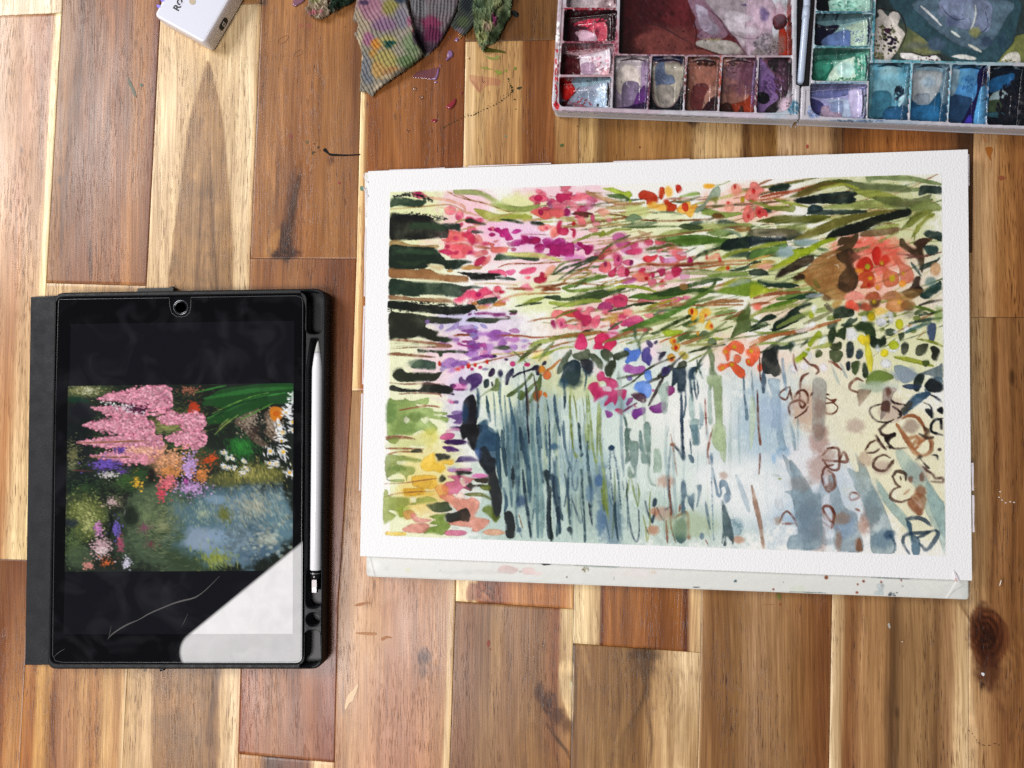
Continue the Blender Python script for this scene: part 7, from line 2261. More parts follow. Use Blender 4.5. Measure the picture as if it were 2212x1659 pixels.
for i, p in enumerate(PL):
    c, a, bj, *_ = p; vis = 0 <= c+1 and 1 <= c <= 10
    ny = max(8, int((max(bj)-min(a))/(6.5 if vis else 40))); nx = 66 if vis else 12
    s = np.linspace(0, 1, nx); s = np.concatenate([[0, .004], s[1:-1], [.996, 1]]); tt = np.linspace(0, 1, ny); e = .8/(max(bj)-min(a)); tt = np.concatenate([[0, e], tt[1:-1], [1-e, 1]])
    Sx, T = np.meshgrid(s, tt); Y0 = a[0]+(a[1]-a[0])*Sx+.45; Y1 = bj[0]+(bj[1]-bj[0])*Sx-.45; Y = Y0+(Y1-Y0)*T
    l, r = seam(c, Y)+.45, seam(c+1, Y)-.45; X = l+(r-l)*Sx; P = W(X, Y, 0).copy(); P[..., 2] = 0
    for sl in ((0, slice(None)), (-1, slice(None)), (slice(None), 0), (slice(None), -1)): P[sl][..., 2] = -.00012
    C = plank_tone(p, i, X, Y)
    if vis: 
        ins = (X > -55) & (X < 2275) & (Y > -55) & (Y < 1715); D = wood_cv.sample(X, Y); C = np.where(ins[..., None], C*D, C)
    link('plank', sheet_mesh('plank', P, None, wood_alb(C), -.03), WOOD, table)
under = mat('table_backing_dark', '2a1a10', .8)  # dark brown board below the planks and their joints
prism('backing_board', np.array([(-300, -400), (2740, -400), (2740, 2060), (-300, 2060)]), 0, [(0, -.038), (0, -.031)], under, table)
def canvas_grid(cv, x0, x1, y0, y1, res):
    nx = int(round((x1-x0)/res))+1; ny = int(round((y1-y0)/res))+1
    return np.meshgrid(np.linspace(x0, x1, nx), np.linspace(y0, y1, ny))
# ---------------------------------------------------------------- drawing board and watercolour sheet
PAPER = mat('cold_press_paper', attr=True, rough=.9, spec=.25, bump=(900, .00035))
PLAIN = mat('white_paper', 'ececec', .9, .25, bump=(900, .00035))
EDGE = mat('torn_tape', 'd9d2d8', .8, .3)
BOARD = r"""
T 1250 2200 1.4747
w c8c8c0:.8 310 100 30 60
w f0f0ec:.6 360 90 40 30
b e0b8b4:.6 1090 130 1110 95 1150 90 1200 105 1215 120 1180 140 1120 135
b e0b8b4:.55 1230 125 1250 105 1300 105 1310 140 1260 145
b e8c8c4:.5 1310 132 1350 132 1345 148 1310 150
e 30302c 1225 128 3 3 0
e 30302c 753 120 3 3 0
e 30302c 1500 160 3 3 0
b 1c2028 1350 76 1400 78 1400 86 1360 88
s a8b8b0:.8 14 1550 88 1700 95 1810 100
c 6a6440 20 1610 115 20 16 3 .9 0
w dcdcb8:.5 565 120 20 16
w c8d0c8:.5 440 105 14 14
w d4b890:.5 2010 130 14 10
s a8b0a0:.6 8 1780 155 1776 180
w e4dcd8:.6 1900 140 120 30
w cfcfc8:.5 950 130 200 14
T 2650 2300 1.5297
e 8a5030 1001 16 12 12 0
e 8a4a34 1231 38 9 9 0
e 8a4a34 1193 57 5 5 0
e 8a4a34 1190 107 7 7 0
e 8a4a34 1344 64 8 8 0
e 8a4a34 1338 44 6 6 0
e 8a4a34 1461 33 5 5 0
e 8a4a34 678 88 6 5 0
e 3a4450 1434 108 4 4 0
e 3a4450 1468 68 4 4 0
b b8c4c4:.8 1310 60 1340 48 1356 60 1350 90 1320 90
b b8c4c4:.8 1300 100 1345 92 1350 120 1300 120
c 3a4854 20 1405 118 24 14 4 .8 0
s 7a9088:.9 10 780 104 920 110 1000 112
s 6a7c84:.8 6 1280 14 1400 20 1520 24
w d4dcc8:.6 830 85 50 24
c 3c5c64 8 448 38 8 8 4 .9 0
s 30343c 6 190 75 230 75
w e2e4dc:.6 1620 60 160 50
w d0d4cc:.7 1850 80 30 60
s c4c8c0:.9 5 1730 160 1780 100 1850 60
s f4f6f4:.9 4 1830 160 1860 100 1868 60
e 2c2c30 740 45 3 3 0
"""
bq = [(787, 372), (2092, 331), (2093.5, 1296), (791, 1246)]
board = tag(empty('drawing_board', W(1440, 1250)), 'off white drawing board spattered with paint, sticking out below the watercolour painting', 'drawing board')
ZB = .0075; BB = rounded(bq, [3, 3, 8, 9], 4)
BW = mat('board_wrap', 'dcdcd6', .55, .4, grain=(60, .94, 1.04))
prism('board_body', BB, ZB, [(0, .0003), (0, ZB-.0008), (1.2, ZB-.0002)], BW, board)
bc = Canvas(785, 1190, 2100, 1302, 1.3, 'dfdfd9', .8, .1); bc.run(BOARD)
bX, bY = canvas_grid(bc, 785, 2100, 1190, 1302, 1.5); sd = poly_sd(bX, bY, np.array(BB))
bP = W(bX, bY, ZB).copy(); bP[..., 2] = ZB+.0001-np.exp(-np.maximum(sd-.6, 0)/1.5)*.0006+(fbm(bX/30, bY/14, 71)-.5)*.0003
fold = np.clip((bX-(2040+(1295-bY)*.6))/3, 0, 1)*np.clip((bY-1240)/4, 0, 1); bP[..., 2] += fold*.00035
fold2 = np.clip(((812-(1245-bY)*.25)-bX)/2, 0, 1); bP[..., 2] += fold2*.0003
BWC = mat('board_wrap_marked', attr=True, rough=.5, spec=.4)
link('taped_edge', sheet_mesh('taped_edge', bP, sd > .6, alb(bc.C[0:1, 0:1]*0+bc.sample(bX, bY)), ZB-.0004), BWC, board)
ZP = .0098
pq = rounded([(795, 369.5), (2091, 322.5), (2100, 1254.5), (777.5, 1201.5)], .8, 2)
sheet = tag(empty('watercolour_painting', W(1440, 790)), 'watercolour painting of a flower garden and pond on white paper with a white border', 'painting')
prism('paper_sheet', pq, ZP, [(0, ZB+.0003), (0, ZP-.0002), (.5, ZP)], PLAIN, sheet)
PQ = np.array([(843, 414.5), (2033.7, 375.5), (2042.7, 1201), (825, 1157)])
pc_ = Canvas(820, 370, 2050, 1208, 1.25, 'f5f4ee', 1.0, .2, .75); pc_.run(PAINTING)
nx, ny = 960, 656
sx, sy = np.meshgrid(np.linspace(0, 1, nx), np.linspace(0, 1, ny))
TPx = PQ[0]*(1-sx)[..., None]+PQ[1]*sx[..., None]; BTx = PQ[3]*(1-sx)[..., None]+PQ[2]*sx[..., None]; Q = TPx*(1-sy)[..., None]+BTx*sy[..., None]
X, Y = Q[..., 0], Q[..., 1]; X = X+(vnoise(Y/4, Y*0, 5)-.5)*1.2*np.exp(-sx*60)
cc = pc_.sample(X, Y); P = W(Q[..., 0], Q[..., 1], ZP).copy(); P[..., 2] = ZP+.00012
link('painted_area', sheet_mesh('painted_area', P, None, alb(cc)), PAPER, sheet)
rb = np.random.RandomState(4)
def tape(name, pts, w, z=.0089): strip(name, pts, w, ZP, z, EDGE, sheet)
for pts, w in (([(1600/1.0-760, 367), (900, 365), (960, 362)], 2.6), ([(1010, 358.5), (1080, 356), (1190, 352)], 2.4), ([(1000, 358), (1004, 360)], 2), ([(1325, 348), (1400, 346), (1490, 342.5)], 2.2), ([(1620, 340), (1700, 336.5), (1790, 333)], 2.4),
               ([(788, 405), (790, 440), (788, 470)], 2.4), ([(789, 490), (787, 560), (786, 640)], 2.6), ([(786, 660), (783, 760), (783, 830)], 3), ([(781, 850), (778, 960), (776, 1060)], 3.2),
               ([(2102, 1000), (2103, 1060)], 5), ([(2103.5, 1070), (2104.5, 1150)], 5), ([(2094, 332), (2094.5, 400)], 2.2), ([(820, 1203), (1000, 1210), (1100, 1214)], 2)):
    tape('tape_remnant', pts, [w, w*1.2, w*.6, w])
tape('tape_remnant', [(796, 395), (788, 385), (785, 376)], [2.6, 2, .6], .0102); tape('tape_remnant', [(795, 425), (790, 415), (784, 404)], [4, 2.4, .8], .0102)
tape('tape_remnant', [(2066, 1256), (2063, 1244), (2058, 1232)], [6, 5, 1.2], .0112); strip('paint_fleck', [(2061, 1248), (2064, 1255)], 2, ZP, .0114, mat('coral_fleck', 'e0a090', .7), sheet)
strip('tape_remnant', [(1290, 1213), (1340, 1214.5), (1356, 1215)], [3, 4, 3], ZP, .0090, mat('ink_edge', '4a4c50', .7), sheet)
# ---------------------------------------------------------------- tablet case, tablet, stylus
CASE = mat('black_case_plastic', '16171a', .5, .3, grain=(300, .9, 1.12), bump=(2500, .00003))
SLOT = mat('case_inside', '0a0a0b', .45, .5)
LEATH = mat('flap_leather', '15171b', .55, .3, grain=(120, .85, 1.15), bump=(1500, .0002))
case = tag(empty('tablet_case', W(400, 1040)), 'black tablet case with stylus holder down its right side and a leather flap at left', 'tablet case')
outer = rounded([(117, 632), (704, 622.5), (696.5, 1446), (102, 1446)], [20, 28, 26, 20], 8)
recess = rounded([(122.5, 642), (659.5, 634), (655, 1434.5), (108.5, 1434.5)], [16, 16, 17, 18], 8)
slot1 = rounded([(650, 628), (697, 631), (695, 721), (661, 721), (663, 660)], [3, 18, 14, 14, 12], 5)
chan = rounded([(672, 731), (687, 731), (694.5, 792), (692.5, 1314), (661, 1314), (662.5, 800)], [2, 2, 10, 14, 14, 10], 5)
th = np.linspace(0, 2*np.pi, 29)[:-1]; hole = np.stack([675.7+14.5*np.cos(th), 1338.7+14.5*np.sin(th)], 1)
slot3 = rounded([(659, 1362), (692, 1362), (692, 1428), (676, 1440), (647, 1440), (659, 1418)], [13, 14, 12, 8, 2, 8], 5)
ZC = .0115
holed('case_tray', outer, [recess, slot1, chan, hole, slot3], ZC, ZC, .0012, .0012, CASE, case, [.006, .003, .0035, .002, .003])
for nm, H, zz in (('holder_pocket', slot1, .0032), ('holder_channel', chan, .0037), ('holder_hole', hole, .0022), ('holder_pocket', slot3, .0032)):
    prism(nm, offset(H, .8), ZC, [(0, zz-.0001), (0, zz)], SLOT, case)
flap = rounded([(65, 640.5), (140, 637), (140, 1437), (52.5, 1437.5)], [3, 2, 2, 3], 4)
prism('cover_flap', flap, .004, [(0, .0003), (0, .0026), (.8, .0036), (2, .0040)], LEATH, case, cap_bottom=True)
strip('flap_stitching', [(66, 644), (90, 642.5), (118, 641)], 1.6, .004, .0043, SLOT, case); strip('flap_stitching', [(54, 1430), (80, 1429.5), (104, 1429)], 1.2, .004, .0043, SLOT, case)
prism('magnet_tab', rounded([(296, 622.5), (368, 621.5), (370, 631), (296, 632)], 2, 2), .004, [(0, .001), (0, .0035), (.6, .004)], SLOT, case)
prism('frayed_corner', np.array([(366, 620), (372, 618), (376, 623), (374, 632), (366, 632)]), .004, [(0, .001), (.6, .0045)], SLOT, case)
prism('torn_tab', np.array([(341, 1443), (352, 1443), (350, 1451), (345, 1448), (344, 1453)]), .004, [(0, .0004), (.4, .003)], SLOT, case)
tablet = tag(empty('tablet', W(385, 1035)), 'tablet lying screen up in its black case, showing a photo of garden flowers', 'tablet')
def glass_material(name, base, emis=None, attr=False, smudge=.014, spec=.5, rough=.004):
    m = bpy.data.materials.new(name); m.use_nodes = True; N = m.node_tree.nodes; L = m.node_tree.links; b = N['Principled BSDF']
    g = N.new('ShaderNodeNewGeometry'); n = N.new('ShaderNodeTexNoise'); n.inputs['Scale'].default_value = 38; n.inputs['Detail'].default_value = 2; n.inputs['Distortion'].default_value = 1.2; L.new(g.outputs['Position'], n.inputs['Vector'])
    r = N.new('ShaderNodeMapRange'); r.inputs[1].default_value = .48; r.inputs[2].default_value = .85; r.inputs[3].default_value = 0; r.inputs[4].default_value = smudge; L.new(n.outputs['Fac'], r.inputs[0])
    ad = N.new('ShaderNodeVectorMath'); ad.inputs[0].default_value = base; sc = N.new('ShaderNodeVectorMath'); sc.operation = 'SCALE'; sc.inputs[0].default_value = (.85, .88, 1.); L.new(r.outputs[0], sc.inputs['Scale']); L.new(sc.outputs[0], ad.inputs[1]); L.new(ad.outputs[0], b.inputs['Base Color'])
    n2 = N.new('ShaderNodeTexNoise'); n2.inputs['Scale'].default_value = 70; n2.inputs['Detail'].default_value = 5; n2.inputs['Distortion'].default_value = .8; L.new(g.outputs['Position'], n2.inputs['Vector'])
    r2 = N.new('ShaderNodeMapRange'); r2.inputs[1].default_value = .4; r2.inputs[2].default_value = .75; r2.inputs[3].default_value = rough; r2.inputs[4].default_value = rough+.02; L.new(n2.outputs['Fac'], r2.inputs[0]); L.new(r2.outputs[0], b.inputs['Roughness'])
    r3 = N.new('ShaderNodeMapRange'); r3.inputs[1].default_value = .35; r3.inputs[2].default_value = .68; r3.inputs[3].default_value = spec*1.06; r3.inputs[4].default_value = spec*.95; L.new(n2.outputs['Fac'], r3.inputs[0]); L.new(r3.outputs[0], b.inputs['Specular IOR Level'])
    if attr:
        a = N.new('ShaderNodeAttribute'); a.attribute_name = 'Col'; L.new(a.outputs['Color'], b.inputs['Emission Color']); b.inputs['Emission Strength'].default_value = 1
    elif emis: b.inputs['Emission Color'].default_value = (*emis, 1); b.inputs['Emission Strength'].default_value = 1
    return m
GLASS = glass_material('black_glass', (.002, .002, .003), spec=.36)
PANEL = glass_material('unlit_display', (.004, .004, .006), (.0010, .0010, .0018), spec=.48)
PHOTO = glass_material('lit_display', (.004, .004, .005), attr=True, smudge=.012, spec=.48)
gq = rounded([(124.5, 643.5), (657.5, 636), (653, 1432.8), (110.5, 1433)], [15, 15, 15, 17], 8)
ZGm = ZG
prism('front_glass', gq, ZGm, [(0, .0062), (0, ZGm-.0004), (.9, ZGm)], GLASS, tablet)
prism('display_panel', np.array([(153, 700), (636, 693), (632.5, 1369), (137, 1370)]), ZGm, [(0, ZGm+.00002), (0, ZGm+.00006)], PANEL, tablet)
gc = Canvas(134, 820, 640, 1242, 1.25, '1a2018', .5, .05, .5, .68); gc.run(GARDEN)
DQ = np.array([(147, 834), (634, 827.5), (632, 1232.8), (140, 1235)]); sx, sy = np.meshgrid(np.linspace(0, 1, 380), np.linspace(0, 1, 316))
Q = (DQ[0]*(1-sx)[..., None]+DQ[1]*sx[..., None])*(1-sy)[..., None]+(DQ[3]*(1-sx)[..., None]+DQ[2]*sx[..., None])*sy[..., None]
P = W(Q[..., 0], Q[..., 1], ZGm).copy(); P[..., 2] = ZGm+.0001
link('displayed_photo', sheet_mesh('displayed_photo', P, None, lin(gc.sample(Q[..., 0], Q[..., 1]))*.92), PHOTO, tablet)
LINE = mat('protector_rim', '4a4a4c', .3, .6); SCR = mat('scratch_grey', '3e3b3a', .6); RING = mat('button_ring', '6c7074', .25, .8, metal=.8)
prot = [(128, 647), (366, 643.5), (367, 660), (371, 676), (381, 683.5), (391, 685), (402, 683), (410, 675), (412.5, 660), (413, 642.5), (640, 639), (652, 643), (654, 655), (652.5, 1000), (650, 1418), (645, 1428), (630, 1430), (400, 1430.5), (135, 1430.5), (120, 1427), (114, 1415), (120, 900), (126.5, 655), (128, 647)]
prot_n = np.array(prot); L2 = []
for a, b in zip(prot_n[:-1], prot_n[1:]): L2 += [a, (a+b)/2]
L2.append(prot_n[-1]); t_ = np.array(L2)
def poly_strip(name, P, w, zref, z, m, parent):
    P = np.array(P); t = np.gradient(P, axis=0); t /= np.linalg.norm(t, axis=1)[:, None]+1e-9; nn = np.stack([t[:, 1], -t[:, 0]], 1)
    o = link(name, sheet_mesh(name, np.stack([to_world(P-nn*w/2, zref, z), to_world(P+nn*w/2, zref, z)], 1)), m, parent)
    return o
poly_strip('screen_protector_edge', t_, .7, ZGm, ZGm+.0002, LINE, tablet)
hb = np.stack([390.6+16.3*np.cos(th), 664+16.3*np.sin(th)], 1)
btn = prism('home_button', hb, ZGm, [(0, ZGm), (0, ZGm+.00025), (1.6, ZGm+.0003)], RING, tablet); prism('button_face', offset(hb, 1.7), ZGm, [(0, ZGm+.0002), (0, ZGm+.00035), (3, ZGm+.0003)], GLASS, btn)
def zt(x, y): return (x/2.926, (2000+y/1.58)/1.85172)
for pts, w in (([(680, 880), (720, 840), (800, 790), (880, 755), (950, 715), (1080, 660), (1140, 640), (1220, 620), (1260, 600), (1310, 560), (1390, 480)], [.5, 2.6, 3, 1.6, 2.6, 2.8, 3.6, 3, 2, 1.4, .6]), ([(690, 865), (698, 830), (706, 795)], [.4, 1.2, .4]), ([(342, 992), (370, 965), (410, 940)], [.4, 1.1, .5]), ([(1150, 800), (1170, 760), (1190, 715)], [.4, 1., .3])):
    strip('scratch', [zt(*p) for p in pts], w, ZGm, ZGm+.0003, SCR, tablet)
stylus = tag(empty('stylus', W(680, 1000)), 'white digital stylus pen with a silver end band, held in the tablet case slot', 'stylus')
WP = mat('stylus_white', 'e6e6e8', .16, .5, coat=.4); GT = mat('stylus_tip_grey', 'b4b4b0', .4); CH = mat('dark_chrome', '3c3a3a', .15, .6, metal=.9); MT = mat('plug_metal', 'a8a8aa', .3, metal=.6)
def sty(u, v, z=.0085): return W(u, v, .011)*np.array([1, 1, 0])+np.array([0, 0, z])
def stt(t): return (684.3+(675.8+3.3-684.3)*t, 736+(1281-736)*t)
prof = [(736, .0003), (742, .0010), (752, .0017), (761, .0024)]
def along(v): t = (v-736)/(1281-736.); return sty(*stt(t))
tube('stylus_tip', [along(v) for v, r in prof], [r for v, r in prof], GT, stylus, 24)
tube('stylus_collar', [along(760), along(762)], [.0022, .0022], SLOT, stylus, 24)
tube('barrel', [along(v) for v in (761.5, 775, 785, 793, 799, 830, 1231, 1232.5)], [.00245, .0030, .0034, .0037, .00385, .00388, .00388, .0037], WP, stylus, 32)
bnd = tube('end_band', [along(v) for v in (1232, 1250, 1251.5)], [.0038, .0038, .0035], CH, stylus, 32)
tube('end_band_line', [along(1238), along(1239.5)], [.00384, .00384], MT, bnd, 32)
pp = rounded([(673, 1252), (684.5, 1252), (684.5, 1281), (673, 1281)], 2, 3); prism('connector', pp, .0095, [(0, .007), (0, .0090), (.6, .0095)], CH, stylus)
prism('connector_plug', rounded([(674.5, 1269), (683.5, 1269), (683.5, 1279), (674.5, 1279)], 3, 3), .0099, [(0, .0085), (0, .0097), (.5, .0099)], MT, stylus)
# ---------------------------------------------------------------- wireless microphone at the top
mic = tag(empty('wireless_microphone', W(430, 20)), 'small white wireless microphone with black lettering, cut off by the top edge of the photo', 'microphone')
ZM = .0135; e1 = np.array([.875, .484]); e2 = np.array([.499, -.867]); B0 = np.array([440.5, 93.5])
MQ = rounded([B0-e1*124, B0, B0+e2*150, B0+e2*150-e1*124], 11, 8)
MB = mat('mic_white', 'eceaf0', .35, .5); MT2 = mat('mic_top', 'd3d5e2', .45, .4); INK = mat('black_print', '0c0c0e', .5); 
prism('mic_body', MQ, ZM, [(1.5, .0002), (0, .0016), (0, .0112), (.9, .0127), (2.2, .0135), (5.2, .0135)], MB, mic)
prism('mic_top_panel', offset(MQ, 5), ZM, [(0, .01352), (0, .01362)], MT2, mic)
cu = bpy.data.curves.new('lettering', 'FONT'); cu.body = 'RØDE'; cu.size = .0069; cu.offset = .00022; cu.extrude = .00003
to = bpy.data.objects.new('lettering_tmp', cu); COL.objects.link(to); dg = bpy.context.evaluated_depsgraph_get(); me = bpy.data.meshes.new_from_object(to.evaluated_get(dg)); bpy.data.objects.remove(to)
pA, pB = W(*(B0), ZM), W(*(B0+e2*100), ZM); ang = math.atan2(pB[1]-pA[1], pB[0]-pA[0]); o_ = W(385, 25.5, ZM)
me.transform(Matrix.Translation((o_[0], o_[1], .0137)) @ Matrix.Rotation(ang, 4, 'Z')); me.materials.clear(); link('lettering', me, INK, mic)
dd = np.stack([416+7*np.cos(th), 3.5+7*np.sin(th)], 1); prism('mic_sensor_dot', dd, ZM, [(0, .0136), (0, .0138)], mat('mic_dot', 'b8a88c', .5), mic)
LED = mat('status_light', '4a40e0', .4, emis=(.22, .18, .85, 1.))
for q in ((353, 2), (345, 15), (360, -13)): prism('status_light', np.stack([q[0]+6*np.cos(th)*.9-np.sin(th)*.9, q[1]+3.0*np.sin(th)+np.cos(th)*2], 1), .0125, [(0, .0122), (1, .0137)], LED, mic)
# badge on the right hand side wall
wA, wB = W(*B0, ZM), W(*(B0+e2*150), ZM); dx = (wB-wA)*[1, 1, 0]; dx /= np.linalg.norm(dx); nx_ = np.array([-dx[1], dx[0], 0]); wC = W(*(B0-e1*60), ZM)
if np.dot(nx_, (wA-wC)*[1, 1, 0]) < 0: nx_ = -nx_
def plate(name, pts, off, m, parent, dist=66*.00030):
    bm = bmesh.new(); c = wA*[1, 1, 0]+dx*dist+np.array([0, 0, .0062])+nx_*off; vs = [bm.verts.new(c+dx*p[0]+np.array([0, 0, p[1]])) for p in pts]; n = len(vs)
    lo = [bm.verts.new(c+dx*p[0]+np.array([0, 0, p[1]])-nx_*.0004) for p in pts]; bm.faces.new(vs)
    for i in range(n): bm.faces.new((vs[i], vs[(i+1) % n], lo[(i+1) % n], lo[i]))
    bmesh.ops.recalc_face_normals(bm, faces=bm.faces); me = bpy.data.meshes.new(name); bm.to_mesh(me); bm.free(); return link(name, me, m, parent)
bd = plate('badge', rounded([(-.0046, -.0026), (.0046, -.0026), (.0046, .0026), (-.0046, .0026)], .0024, 6), .00035, INK, mic)
GL = mat('badge_mark', 'dadade', .4)
k1 = np.linspace(0, 2*np.pi, 33)
for a in range(0, 32, 8): plate('badge_ring', [( .0015*math.cos(x), .0017*math.sin(x)) for x in k1[a:a+8]]+[(.0010*math.cos(x), .0012*math.sin(x)) for x in k1[a:a+8][::-1]], .0005, GL, bd)
plate('badge_bar', [(-.0014, -.0020), (-.0010, -.0020), (.0014, .0020), (.0010, .0020)], .00052, GL, bd)
# ---------------------------------------------------------------- palette
PALM = mat('palette_plastic_painted', attr=True, rough=.3, spec=.45, coat=.35, bump=(150, .00008)); PALW = mat('palette_plastic', 'c9cad0', .4, .5)
palc = Canvas(1180, -70, 2350, 302, 1.0, 'c9c4c8', .6, .2); palc.run(PALETTE); rimc = Canvas(1180, -70, 2350, 302, 1.0, 'c6c2ca', .6, .1); rimc.run(RIM)
ZT = .0155
def z3(*p): return [(1106+a/4., b/4.) for a, b in p]
def z4(*p): return [(1659+a/4., b/4.) for a, b in p]
WL = [(z3((480, -240), (915, -240), (905, 60), (468, 58)), 5, 'L'), (z3((452, 76), (912, 78), (890, 350), (438, 350)), 5, 'L'), (z3((432, 366), (882, 370), (862, 642), (412, 640)), 5, 'L'), (z3((408, 658), (858, 660), (850, 924), (405, 915)), [4, 4, 4, 12], 'L')]
WLb = [(z3((885, 475), (1188, 478), (1165, 938), (868, 930)), 4, 'B'), (z3((1212, 478), (1500, 480), (1477, 948), (1182, 942)), 4, 'B'), (z3((1520, 482), (1802, 485), (1777, 955), (1492, 950)), 4, 'B'), (z3((1824, 488), (2120, 490), (2097, 968), (1792, 960)), 4, 'B'), (z3((2138, 490), (2420, 492), (2432, 970), (2115, 970)), [4, 4, 62, 4], 'B')]
WR = [(z4((425, -240), (935, -240), (915, 92), (420, 88)), 5, 'L'), (z4((412, 110), (912, 112), (898, 392), (402, 388)), 5, 'L'), (z4((395, 410), (894, 412), (880, 696), (378, 692)), 5, 'L'), (z4((368, 716), (862, 720), (852, 1024), (366, 1002)), [4, 4, 4, 62], 'L')]
WRb = [(z4((882, 535), (1240, 540), (1213, 1038), (864, 1025)), 4, 'B'), (z4((1262, 542), (1580, 548), (1552, 1052), (1230, 1040)), 4, 'B'), (z4((1598, 550), (1906, 558), (1890, 1072), (1562, 1058)), 4, 'B'), (z4((1926, 560), (2236, 565), (2240, 1085), (1900, 1075)), 4, 'B'), (z4((2260, 570), (2610, 575), (2640, 1108), (2262, 1090)), 4, 'B')]
ML = (z3((940, -240), (2408, -240), (2428, 474), (922, 460)), 6, 'M'); MR = (z4((946, -240), (2660, -240), (2660, 545), (918, 508)), 6, 'M')
palette = tag(empty('paint_palette', W(1700, 120)), 'open folding paint palette with crusted wells, reds in one half and blues in the other', 'palette')
def build_tray(outline, wells, name):
    x0, x1 = outline[:, 0].min()-1, outline[:, 0].max()+1; y0, y1 = max(outline[:, 1].min(), -64), outline[:, 1].max()+1
    X, Y = canvas_grid(None, x0, x1, y0, y1, 1.0); sdo = poly_sd(X, Y, outline); C = alb(rimc.sample(X, Y)*(.92+.16*fbm(X/12, Y/12, 77))[..., None]); base = W(X, Y, ZT).copy(); fl = np.zeros(X.shape)
    rimz = ZT-.0012*np.exp(-np.maximum(sdo, 0)/1.3)-.0007*np.clip((sdo-9)/2, 0, 1); pid = np.full(X.shape, -1); H = rimz.copy()
    for k, (poly, r, kind) in enumerate(wells):
        pl = rounded(poly, r, 6); xa, xb = pl[:, 0].min()-3, pl[:, 0].max()+3; w = (X >= xa) & (X <= xb) & (Y >= pl[:, 1].min()-3) & (Y <= pl[:, 1].max()+3)
        sd = poly_sd(X[w], Y[w], pl); xx, yy = X[w], Y[w]
        fx = (xx-pl[:, 0].min())/(np.ptp(pl[:, 0])); fy = (yy-pl[:, 1].min())/(np.ptp(pl[:, 1]))
        if kind == 'M': dep = .0075+0*fx
        elif kind == 'B': dep = .0022+.0075*np.clip(fy, 0, 1)**.8
        else: dep = .0022+.0075*np.clip(1-fx, 0, 1)**.8
        dep = dep+(fbm(xx/9, yy/9, 33)-.5)*.0006
        wall = np.clip(sd/3.0, 0, 1); wall = wall*wall*(3-2*wall); z = ZT-.0007-dep*wall
        if kind != 'M':
            u = fx-.5 if kind == 'B' else fy-.5; t = fy if kind == 'B' else 1-fx
            arc = np.exp(-((t-.075-.10*u*u)*(58 if kind == 'B' else 100)/3.0)**2)*(np.abs(u) < .38); z += arc*.0013
            sq = (np.abs(u-.02) < .23) & (t > .44) & (t < .74); z -= np.where(sq, .00035, 0)
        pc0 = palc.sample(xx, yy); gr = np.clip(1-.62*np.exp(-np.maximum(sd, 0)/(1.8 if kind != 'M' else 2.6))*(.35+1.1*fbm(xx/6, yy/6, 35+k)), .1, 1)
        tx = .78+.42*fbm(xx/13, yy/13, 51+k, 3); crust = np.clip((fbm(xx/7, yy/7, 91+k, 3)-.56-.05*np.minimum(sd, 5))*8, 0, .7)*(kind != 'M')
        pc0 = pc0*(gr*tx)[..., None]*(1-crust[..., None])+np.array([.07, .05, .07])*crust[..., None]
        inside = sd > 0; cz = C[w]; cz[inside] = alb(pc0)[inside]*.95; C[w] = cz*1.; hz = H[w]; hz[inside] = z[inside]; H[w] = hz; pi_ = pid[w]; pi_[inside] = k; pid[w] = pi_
    groove = (np.abs(Y-(238+(X-1216)*.0395+1.5)) < 1.5) & (X > 1216) & (X < 1575) if name == 'left' else np.zeros(X.shape, bool)
    H = np.where(groove & (pid < 0), ZT-.0022, H); C = np.where((groove & (pid < 0))[..., None], C*.12, C)
    P = base; P[..., 2] = H
    rim = link('palette_rim', sheet_mesh('palette_rim', P, (sdo > 0) & (pid < 0) | (sdo > 0) & _edge(pid), C), PALM, palette)
    ao = to_world(offset(outline, .9), ZT, ZT-.0045); bo = to_world(offset(outline, .9), ZT, ZT-.0008); no = len(outline); mo = bpy.data.meshes.new('rim_side')
    mo.from_pydata([tuple(v) for v in ao]+[tuple(v) for v in bo], [], [(i, (i+1) % no, no+(i+1) % no, no+i) for i in range(no)]); link('rim_side', mo, PALW, palette)
    for k, (poly, r, kind) in enumerate(wells):
        m = pid == k
        if m.sum() > 30: link('mixing_area' if kind == 'M' else 'paint_well', sheet_mesh('paint_well', P, m, C), PALM, palette)
    under = offset(outline, 4.5); prism('tray_underside', under, ZT, [(1.5, .0003), (0, .0015), (0, ZT-.0035-.0072*0), (0, ZT-.0034)] if False else [(2.5, .0003), (0, .002), (0, ZT-.0115)], PALW, palette)
    # the hollow skirt under the rim
    a = to_world(under, ZT, ZT-.0115); b = to_world(under, ZT, ZT-.0030); n = len(under); me = bpy.data.meshes.new('tray_wall')
    me.from_pydata([tuple(v) for v in a]+[tuple(v) for v in b], [], [(i, (i+1) % n, n+(i+1) % n, n+i) for i in range(n)]); link('tray_wall', me, PALW, palette)
def _edge(pid):
    e = np.zeros(pid.shape, bool)
    for dy in (-1, 0, 1):
        for dx_ in (-1, 0, 1): e |= (np.roll(np.roll(pid, dy, 0), dx_, 1) < 0)
    return e
OL = rounded([(1209, -70), (1724, -70), (1721, 181), (1729, 184), (1727, 258.5), (1190, 239)], [0, 0, 1, 2, 5, 19], 8)
OR = rounded([(1768, -70), (2330, -70), (2330, 283.5), (1728, 258), (1731.5, 185), (1751, 184)], [0, 0, 20, 6, 2, 1], 8)
build_tray(OL, WL+WLb+[ML], 'left'); build_tray(OR, WR+WRb+[MR], 'right')
HR = mat('hinge_white', 'b8c4d8', .3, .5, coat=.3); HD = mat('hinge_gap', '1c1417', .6)
prism('hinge_bed', np.array([(1719, -64), (1770, -64), (1755, 186), (1717, 186)]), ZT, [(0, .006), (0, .0095)], HD, palette)
